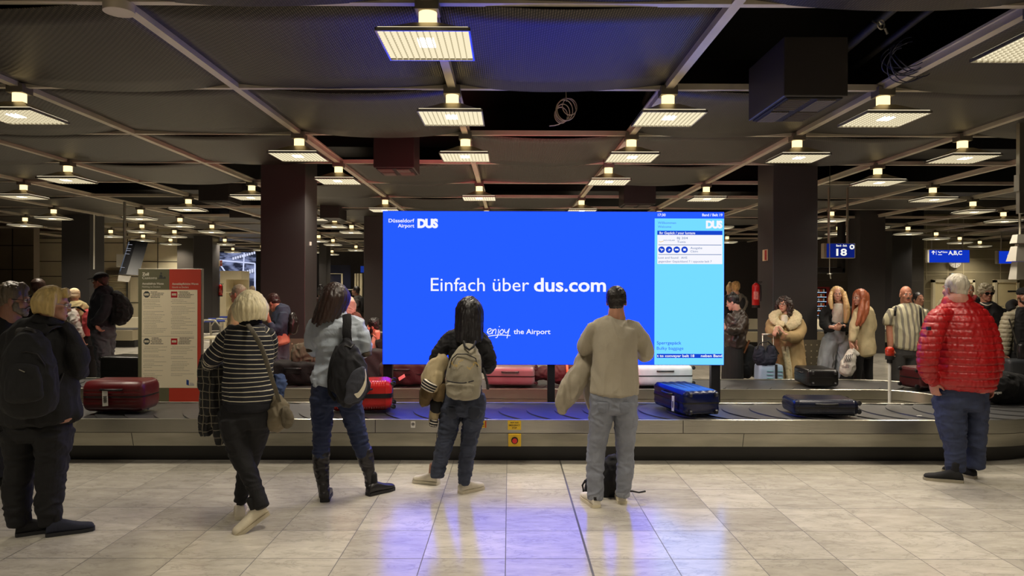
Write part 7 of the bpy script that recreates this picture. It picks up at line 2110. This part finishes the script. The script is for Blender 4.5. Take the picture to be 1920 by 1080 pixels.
p.wear('trousers', [[(1694, 648, 0, 24, 0.19), (1694, 665, 0, 25, 0.19)], [(1682, 662, 0, 13, 0.16), (1683, 700, 0, 12, 0.12), (1684, 742, 0, 10, 0.09)], [(1706, 662, 0, 13, 0.16), (1707, 700, 0, 12, 0.12), (1708, 742, 0, 10, 0.09)]], cloth(62, 60, 60))
p.shoe(1684, FY(d), d, 185, 0.28); p.shoe(1708, FY(d), d, 175, 0.28); p.done()
bk1 = thing('backpack', P(1702, 640, 11.15), 'black backpack with only its shoulder straps showing, worn by the bald man', 'backpack')
o = Org(); o.tube([tuple(P(1701, y, 11.2))+(r, 0.1) for y, r in ((585, 0.12), (610, 0.15), (640, 0.15))]); o.obj('body', blk, bk1, voxel=0.012)
strap_between(bk1, [(1681, 573, 10.95), (1679, 580, 10.74), (1678, 592, 10.72)], 0.018, 0.008, blk, 'shoulder_strap'); strap_between(bk1, [(1724, 573, 10.95), (1726, 582, 10.74), (1727, 600, 10.70), (1728, 612, 10.68)], 0.018, 0.008, blk, 'shoulder_strap')
# dark hair behind his shoulder
p = simple_person('person with dark hair whose forehead shows behind the right shoulder of the bald man', 1722, 13.2, (190, 136, 112),
    dict(at=(1722, 562, 0), yaw=170, size=1.05, neck=(1722, 576, 0, 6)), [(1722, 578, 0, 9, 0.09), (1722, 586, 0, 19, 0.12), (1722, 640, 0, 17, 0.14)], [], cloth(60, 56, 54), [[(1716, 640, 0, 8, 0.1), (1716, 700, 0, 7, 0.08)], [(1728, 640, 0, 8, 0.1), (1728, 700, 0, 7, 0.08)]], blk2, vox=0.012)
p.hair(hair_mat('black3', 26, 20, 18), 'short', vol=0.8); p.done()
# far man with reddish collar
p = simple_person('balding man in black with a red scarf, far behind the red puffer jacket', 1818, 14.5, (196, 140, 114),
    dict(at=(1817, 545, 0), yaw=-150, size=1.1, neck=(1819, 560, 0, 6.5), eyes=True), [(1820, 560, 0, 8, 0.09), (1822, 568, 0, 17, 0.12), (1822, 610, 0, 17, 0.14), (1822, 650, 0, 16, 0.14)], [[(1838, 572, 0, 6), (1840, 600, 0, 6)]], cloth(30, 28, 28), [[(1816, 648, 0, 7, 0.1), (1816, 690, 0, 6, 0.08)], [(1828, 648, 0, 7, 0.1), (1828, 690, 0, 6, 0.08)]], blk2, vox=0.011)
p.wear('scarf', [[(1813, 558, -0.05, 5, 0.05), (1820, 565, -0.12, 5, 0.05)], [(1828, 556, 0, 5, 0.05), (1822, 566, -0.12, 5, 0.05)]], cloth(150, 36, 34), body=0)
p.hair(hair_mat('grey_fair', 150, 132, 108), 'short', vol=0.2, disp=curls(0.003, 0.02)); p.done()
# beige sleeve person left of red jacket's head
p = simple_person('person in a cream jacket mostly hidden behind the head of the man in red', 1768, 12.4, (190, 140, 116),
    dict(at=(1782, 549, 0), yaw=180, size=0.98, neck=(1780, 566, 0, 6)), [(1778, 566, 0, 9, 0.09), (1776, 574, 0, 18, 0.12), (1776, 620, 0, 18, 0.15), (1776, 660, 0, 17, 0.15)], [[(1763, 574, 0, 6), (1760, 600, 0, 7)]], cloth(190, 178, 140), [[(1770, 655, 0, 8, 0.1), (1770, 722, 0, 7, 0.08)], [(1784, 655, 0, 8, 0.1), (1784, 722, 0, 7, 0.08)]], blk2, vox=0.012)
p.hair(hair_mat('grey_fair', 150, 132, 108), 'short', vol=0.4); p.done()
# man with bushy grey hair
d = 10.6
p = Person('man with bushy grey curls and sunglasses in a black jacket and pale necklace', 1850, d, (150, 104, 84), 0.0095)
p.head(1849, 551, 0, yaw=-172, size=1.03, neck=(1851, 572, 0, 8.5), eyes=True, jaw=1.1)
p.wear('jacket', [[(1852, 568, 0, 10, 0.09), (1852, 575, 0, 22, 0.12), (1853, 592, 0, 30, 0.15), (1854, 625, 0, 29, 0.16), (1854, 655, 0, 28, 0.16)], [(1828, 582, 0, 9), (1822, 605, 0, 10), (1822, 635, 0, 9)], [(1877, 582, 0, 9), (1884, 605, -0.02, 10.5), (1880, 625, -0.12, 10), (1865, 625, -0.24, 8)]], cloth(26, 25, 28), disp=folds(0.012, 0.09, (1, 1, 1.3), 45))
q = MB(); q.tube([P(1838+1.3*k, 567+5.5*math.sin(math.pi*k/20), 10.6-0.05-0.10*math.sin(math.pi*k/20)) for k in range(21)], 0.008, 6); obj('necklace', q, mat('pale_beads', rgb(206, 196, 176), 0.4), p.root, smooth=60)
p.wear('trousers', [[(1854, 650, 0, 24, 0.15), (1854, 668, 0, 24, 0.15)], [(1842, 664, 0, 13, 0.13), (1842, 745, 0, 10, 0.09)], [(1866, 664, 0, 13, 0.13), (1866, 745, 0, 10, 0.09)]], cloth(24, 23, 24))
p.hair(hair_mat('grey_curls', 142, 134, 110, 0.3), 'short', vol=2.6, disp=curls(0.014, 0.028), extra=[[(-0.08, -0.01, 0.04, 0.035), (-0.085, -0.01, 0.0, 0.025)], [(0.08, -0.01, 0.04, 0.035), (0.085, -0.01, 0.0, 0.025)], [(-0.05, 0.05, 0.10, 0.035), (0.05, 0.05, 0.10, 0.035)]])
p.glasses((16, 14, 14), dark=True, big=1.1); p.shoe(1842, FY(d), d, 185, 0.28); p.shoe(1866, FY(d), d, 175, 0.28); p.done()
# cap man at the right edge
d = 10.1
p = Person('man in a black cap with a light grey quilted jacket, cut by the right edge', 1916, d, (170, 120, 96), 0.0095)
p.head(1920, 556, 0, yaw=-168, size=1.0, neck=(1920, 576, 0, 8.5), eyes=True)
p.cap(blk); p.beard(hair_mat('dark_beard', 50, 38, 32), 0.8)
qm = cloth(160, 152, 128, 0.5)
p.wear('quilted_jacket', [[(1918, 575, 0.03, 12, 0.10), (1918, 584, 0.03, 28, 0.13), (1918, 604, 0.03, 32, 0.15), (1918, 640, 0.03, 31, 0.16), (1918, 668, 0.03, 30, 0.16)], [(1894, 590, -0.02, 11), (1887, 612, -0.02, 12), (1884, 640, -0.02, 11), (1883, 664, -0.02, 9)], [(1944, 590, 0, 11), (1950, 620, 0, 12), (1950, 660, 0, 10)]], qm, disp=quilt(0.062, 0.010))
p.wear('black_shirt', [[(1916, 578, -0.10, 9, 0.06), (1917, 600, -0.12, 13, 0.07), (1918, 640, -0.12, 15, 0.08), (1918, 662, -0.12, 15, 0.08)]], cloth(22, 21, 23), body=0, disp=folds(0.005, 0.06))
p.wear('hood', [[(1898, 582, 0.02, 8, 0.06), (1893, 572, 0.08, 7, 0.06), (1902, 568, 0.12, 8, 0.06)]], blk, body=0)
p.hand(1883, 664, -0.02, (0.05, 0, -1), (0.3, -1, 0), 0.7, 1.05)
p.wear('trousers', [[(1914, 660, 0, 26, 0.16), (1914, 680, 0, 26, 0.16)], [(1902, 676, 0, 14, 0.14), (1902, 755, 0, 11, 0.1)], [(1930, 676, 0, 14, 0.14), (1930, 755, 0, 11, 0.1)]], cloth(22, 21, 22))
p.shoe(1902, FY(d), d, 185, 0.28); p.shoe(1930, FY(d), d, 175, 0.28); p.done()
cb = extra_thing('crossbody_bag', 'small black leather crossbody bag on the capped man at the right edge', 'handbag', 9.8, [[(1917, 648, 0, 9, 0.05), (1918, 662, 0, 11, 0.06), (1918, 674, 0, 9, 0.05)]], mat('black_leather', rgb(30, 28, 28), 0.3), voxel=0.009)
strap_between(cb, [(1892, 598, 9.83), (1900, 622, 9.83), (1907, 645, 9.8)], 0.014, 0.005, cloth(60, 56, 50), 'strap')
# capped man at the left
d = 10.45
p = Person('tall man in a black baseball cap and dark fleece left of the customs sign', 198, d, (190, 130, 108), 0.0095)
p.head(188, 527, 0, yaw=-86, pitch=-4, size=1.02, neck=(194, 547, 0, 8), eyes=True); p.cap(blk); p.glasses()
p.hair(hair_mat('brown_short', 70, 46, 36), 'short', vol=0.0)
p.wear('fleece', [[(194, 538, 0, 9, 0.09), (195, 545, 0, 15, 0.13), (195, 560, 0, 20, 0.18), (193, 585, 0, 22, 0.2), (191, 605, 0, 22, 0.2), (192, 614, 0, 21, 0.19)], [(200, 556, -0.14, 9), (198, 580, -0.2, 9.5), (184, 600, -0.22, 9), (175, 606, -0.22, 7)], [(188, 560, 0.12, 9), (178, 590, 0.16, 8)]], cloth(36, 37, 44), disp=folds(0.010, 0.1, (1, 1, 1.2), 65))
p.hand(181, 610, -0.22, (0.5, 0, -0.7), (-0.2, -1, 0.2), 0.8)
p.wear('jeans', [[(193, 610, 0, 20, 0.16), (194, 630, 0, 21, 0.17)], [(188, 626, -0.05, 15, 0.13), (192, 660, -0.04, 12.5, 0.11), (195, 690, 0, 11, 0.09), (198, 720, 0, 10, 0.08), (200, 755, 0, 9, 0.07)], [(200, 626, 0.08, 15, 0.13), (200, 660, 0.1, 12.5, 0.11), (194, 700, 0.12, 10, 0.09), (190, 755, 0.12, 9, 0.07)]], cloth(82, 84, 90), disp=folds(0.010, 0.08, (1.3, 1.1, 0.8), 66))
p.shoe(204, FY(d), d-0.05, -88, 0.28); p.shoe(194, FY(d), d+0.15, -88, 0.28); p.done()
extra_thing('backpack', 'bulging black backpack worn by the tall capped man at the left', 'backpack', 10.45, [[(217, 552, 0, 8, 0.1), (224, 568, 0, 15, 0.15), (228, 586, 0, 18, 0.17), (222, 598, 0, 14, 0.14)]], cloth(22, 21, 22), voxel=0.011, disp=folds(0.012, 0.07))
# elderly woman in cream
d = 11.3
p = Person('elderly person in a cream vest with white sleeves, stooping left of the capped man', 145, d, (186, 138, 114), 0.0105)
p.head(139, 556, 0, yaw=-40, pitch=-25, size=0.98, neck=(142, 570, 0, 7))
p.hair(cloth(226, 204, 166), 'short', vol=0.6, disp=folds(0.002, 0.05), name='sun_hat')
p.wear('vest', [[(144, 566, 0, 10, 0.10), (145, 576, 0, 20, 0.15), (144, 595, 0, 22, 0.18), (140, 615, 0, 20, 0.18), (138, 630, 0, 19, 0.17)]], cloth(186, 170, 124), disp=folds(0.012, 0.08, (1, 1, 1), 67))
p.wear('white_sleeve', [[(134, 580, -0.12, 9), (138, 600, -0.18, 10), (146, 620, -0.2, 9), (152, 632, -0.22, 7)]], cloth(206, 200, 190), disp=folds(0.01, 0.06))
p.hand(153, 634, -0.22, (0.3, 0, -0.8), (0, -1, 0), 0.8)
p.wear('trousers', [[(150, 628, 0, 18, 0.16), (158, 650, 0, 17, 0.16)], [(155, 650, 0, 13, 0.13), (160, 690, 0, 10, 0.1), (160, 742, 0, 9, 0.08)], [(168, 650, 0, 13, 0.13), (172, 690, 0, 10, 0.1), (173, 742, 0, 9, 0.08)]], cloth(24, 23, 24))
p.shoe(160, FY(d), d, -60, 0.25); p.shoe(174, FY(d), d, -60, 0.25); p.done()
rb = extra_thing('backpack', 'pink-red backpack on the elderly person in the cream vest', 'backpack', 11.2, [[(165, 585, 0, 6, 0.08), (167, 605, 0, 9, 0.12), (166, 626, 0, 7, 0.1)]], cloth(196, 72, 76), voxel=0.011, disp=folds(0.01, 0.06))
strap_between(rb, [(134, 577, 11.0), (146, 576, 10.95), (160, 585, 11.0)], 0.02, 0.01, blk, 'strap')
# brown-haired head far left
p = simple_person('person with short brown hair facing away, between the bearded man and the blond person', 74, 9.9 if False else 10.7, (180, 120, 100),
    dict(at=(74, 540, 0), yaw=15, size=1.08, neck=(74, 556, 0, 8)), [(72, 556, 0, 10, 0.1), (70, 566, 0, 22, 0.14), (70, 600, 0, 24, 0.16), (70, 650, 0, 22, 0.16)], [], blk2, [[(62, 645, 0, 11, 0.12), (62, 745, 0, 9, 0.08)], [(80, 645, 0, 11, 0.12), (80, 745, 0, 9, 0.08)]], blk2, vox=0.0105)
p.hair(hair_mat('brown_grey', 70, 52, 42), 'short', vol=0.8, disp=curls(0.003, 0.015)); p.done()
# man with glasses and beige jacket
d = 10.6
p = simple_person('grey-haired man with glasses in a beige jacket looking left, behind the platinum bob', 448, d, (200, 136, 112),
    dict(at=(446, 552, 0), yaw=-80, pitch=-5, size=1.08, neck=(450, 572, 0, 8), eyes=True),
    [(449, 568, 0, 9, 0.09), (448, 576, 0, 15, 0.14), (447, 595, 0, 18, 0.18), (446, 625, 0, 19, 0.18), (446, 650, 0, 19, 0.18)], [[(441, 586, -0.15, 8), (438, 610, -0.17, 8), (432, 630, -0.15, 7)]], cloth(184, 160, 120),
    [[(442, 648, 0, 12, 0.13), (442, 745, 0, 9, 0.08)], [(454, 648, 0.1, 12, 0.13), (454, 745, 0.1, 9, 0.08)]], cloth(70, 66, 62))
p.hair(hair_mat('grey_wavy', 150, 138, 116), 'short', vol=1.0, disp=curls(0.005, 0.016)); p.glasses(); p.done()
# denim jacket person
d = 10.6
p = simple_person('person with short dark hair in a denim jacket over a pink shirt, looking down', 527, d, (200, 134, 110),
    dict(at=(513, 568, 0), yaw=-70, pitch=-38, size=1.0, neck=(521, 580, 0, 7.5), eyes=True),
    [(523, 574, 0, 9, 0.09), (528, 582, 0, 15, 0.13), (527, 600, 0, 18, 0.17), (525, 615, 0, 17, 0.17), (524, 628, 0, 17, 0.16)], [[(530, 588, -0.14, 8.5), (528, 608, -0.18, 9), (515, 618, -0.22, 7.5), (506, 606, -0.25, 6)]], cloth(52, 62, 82, vary=(10, 0.25)), topname='denim_jacket',
    legs=[[(519, 645, 0, 12, 0.13), (519, 690, 0, 10, 0.1), (518, 745, 0, 9, 0.08)], [(530, 645, 0.08, 12, 0.13), (531, 690, 0.08, 10, 0.1), (531, 745, 0.08, 9, 0.08)]], leg_m=cloth(74, 80, 92))
p.wear('pink_shirt', [[(524, 625, 0, 17.5, 0.16), (524, 638, 0, 18.5, 0.17), (525, 644, 0, 19, 0.17)]], cloth(226, 146, 120), body=0)
p.hand(505, 603, -0.27, (-0.3, -0.2, 0.8), (-0.5, 0, 0.3), 0.7)
p.hair(hair_mat('dark_red_brown', 52, 26, 22), 'short', vol=1.2, disp=curls(0.006, 0.018)); p.glasses(); p.done()
extra_thing('backpack', 'small black leather backpack on the back of the person in the denim jacket', 'backpack', 10.6, [[(548, 590, 0.02, 6, 0.08), (550, 605, 0.02, 9, 0.12), (549, 622, 0.02, 8, 0.11)]], mat('black_leather2', rgb(30, 24, 22), 0.35), voxel=0.010, disp=folds(0.006, 0.06))
# person in brown behind the pale blue shirt
d = 11.2
p = simple_person('person in a brown jacket mostly hidden behind the woman in the pale blue shirt', 664, d, (200, 150, 130),
    dict(at=(650, 572, 0), yaw=-60, size=1.0, neck=(652, 590, 0, 7)), [(656, 590, 0, 10, 0.1), (660, 598, 0, 18, 0.14), (661, 620, 0, 20, 0.17), (660, 655, 0, 20, 0.17)], [[(674, 600, 0, 8), (677, 620, 0, 8), (678, 645, 0, 7)]], cloth(104, 66, 52),
    [[(654, 650, 0, 12, 0.13), (654, 740, 0, 9, 0.08)], [(668, 650, 0, 12, 0.13), (668, 740, 0, 9, 0.08)]], blk2)
p.hair(cloth(214, 190, 172), 'long', 0.14, 150, vol=1.0, thick=0.035, taper=0.9, name='headscarf', disp=folds(0.008, 0.05)); p.done()
# seated man with beard
d = 11.15
p = Person("seated bearded man in a black jacket and pink shirt beside the screen's left edge", 704, d, (206, 126, 104), 0.0095)
p.head(700, 613, 0, yaw=-88, pitch=-8, size=1.0, neck=(706, 632, 0.02, 7.5), eyes=True)
p.wear('jacket', [[(708, 630, 0.05, 12, 0.11), (708, 640, 0.05, 22, 0.15), (708, 655, 0.05, 23, 0.17), (708, 680, 0.05, 22, 0.18)], [(712, 646, -0.12, 8), (716, 665, -0.2, 8), (712, 650, -0.28, 7), (710, 638, -0.26, 6)]], blk, disp=folds(0.009, 0.08))
p.wear('pink_shirt', [[(703, 632, -0.14, 5, 0.05), (702, 648, -0.18, 7, 0.06), (702, 656, -0.18, 7, 0.06)]], cloth(222, 150, 132), body=0)
p.hand(709, 634, -0.22, (-0.15, 0.15, 1), (-1, 0, 0.2), 0.8, 1.0)
p.wear('trousers', [[(708, 675, 0.05, 22, 0.18), (706, 690, 0, 20, 0.18)], [(700, 688, -0.05, 12, 0.1), (690, 690, -0.3, 11, 0.09), (686, 715, -0.4, 9, 0.08), (686, 740, -0.38, 8, 0.07)], [(714, 688, 0.0, 12, 0.1), (720, 690, -0.3, 11, 0.09), (722, 715, -0.4, 9, 0.08), (722, 742, -0.38, 8, 0.07)]], blk2)
p.hair(hair_mat('black4', 24, 19, 18), 'short', vol=1.6, disp=curls(0.007, 0.018)); p.beard(hair_mat('black5', 28, 20, 18), 0.9)
p.shoe(688, FY(d-0.4), d-0.4, -150, 0.27); p.shoe(722, FY(d-0.4), d-0.4, -160, 0.27); p.done()
st_ = thing('bench', (P(706, 1, 11.1).x, 11.1, 0), 'low dark bench under the seated bearded man', 'bench')
X = st_.location.x
obj('seat', MB().box(X-0.3, X+0.5, 10.9, 11.4, 0.33, 0.39), m_ink, st_, bevel=0.01)
for dx in (-0.25, 0.45):
    for dy in (10.95, 11.35): obj('leg', MB().box(X+dx-0.02, X+dx+0.02, dy-0.02, dy+0.02, 0, 0.33), m_ink, st_)
# far people
p = simple_person('far man with a backpack holding a phone beside the long brown hair', 668, 20.0, (120, 84, 66),
    dict(at=(667, 546, 0), yaw=-85, size=1.05, neck=(669, 556, 0, 4)), [(669, 555, 0, 4, 0.08), (670, 559, 0, 9, 0.14), (671, 575, 0, 10, 0.17), (671, 600, 0, 10, 0.17)], [[(672, 563, -0.15, 4), (669, 575, -0.2, 4), (662, 572, -0.3, 3), (661, 560, -0.35, 2.6)]], cloth(58, 55, 52),
    [[(668, 598, 0, 5, 0.13), (668, 655, 0, 4, 0.08)], [(674, 598, 0.1, 5, 0.13), (674, 655, 0.1, 4, 0.08)]], blk2, vox=0.014)
p.hair(hair_mat('black6', 22, 18, 16), 'short', vol=0.8); p.done()
extra_thing('backpack', 'dark backpack on the far man beside the long brown hair', 'backpack', 20.0, [[(677, 560, 0, 5, 0.12), (680, 572, 0, 7, 0.15), (679, 582, 0, 6, 0.14)]], blk, voxel=0.016)
p = simple_person('far person with a black hair bun left of the long brown hair', 602, 16.5, (150, 110, 90),
    dict(at=(603, 548, 0), yaw=20, size=1.0, neck=(603, 559, 0, 5)), [(603, 558, 0, 6, 0.1), (603, 565, 0, 13, 0.14), (603, 620, 0, 13, 0.17)], [], cloth(64, 34, 30), [[(599, 618, 0, 7, 0.13), (599, 680, 0, 5, 0.08)], [(608, 618, 0, 7, 0.13), (608, 680, 0, 5, 0.08)]], blk2, vox=0.013)
p.hair(hair_mat('black6', 22, 18, 16), 'short', vol=1.0, extra=[[(0, -0.04, 0.12, 0.045), (0, -0.04, 0.15, 0.045)]]); p.done()
p = simple_person('far grey-haired person in black in front of the lit picture wall', 473, 24.0, (150, 112, 92),
    dict(at=(474, 544, 0), yaw=10, size=1.1, neck=(474, 551, 0, 3.5)), [(474, 551, 0, 4.5, 0.1), (474, 555, 0, 10, 0.14), (474, 595, 0, 10, 0.17)], [], blk, [[(471, 592, 0, 4.5, 0.13), (471, 636, 0, 4, 0.08)], [(478, 592, 0, 4.5, 0.13), (478, 636, 0, 4, 0.08)]], blk2, vox=0.015)
p.hair(hair_mat('grey_fair', 150, 132, 108), 'short', vol=0.8); p.done()
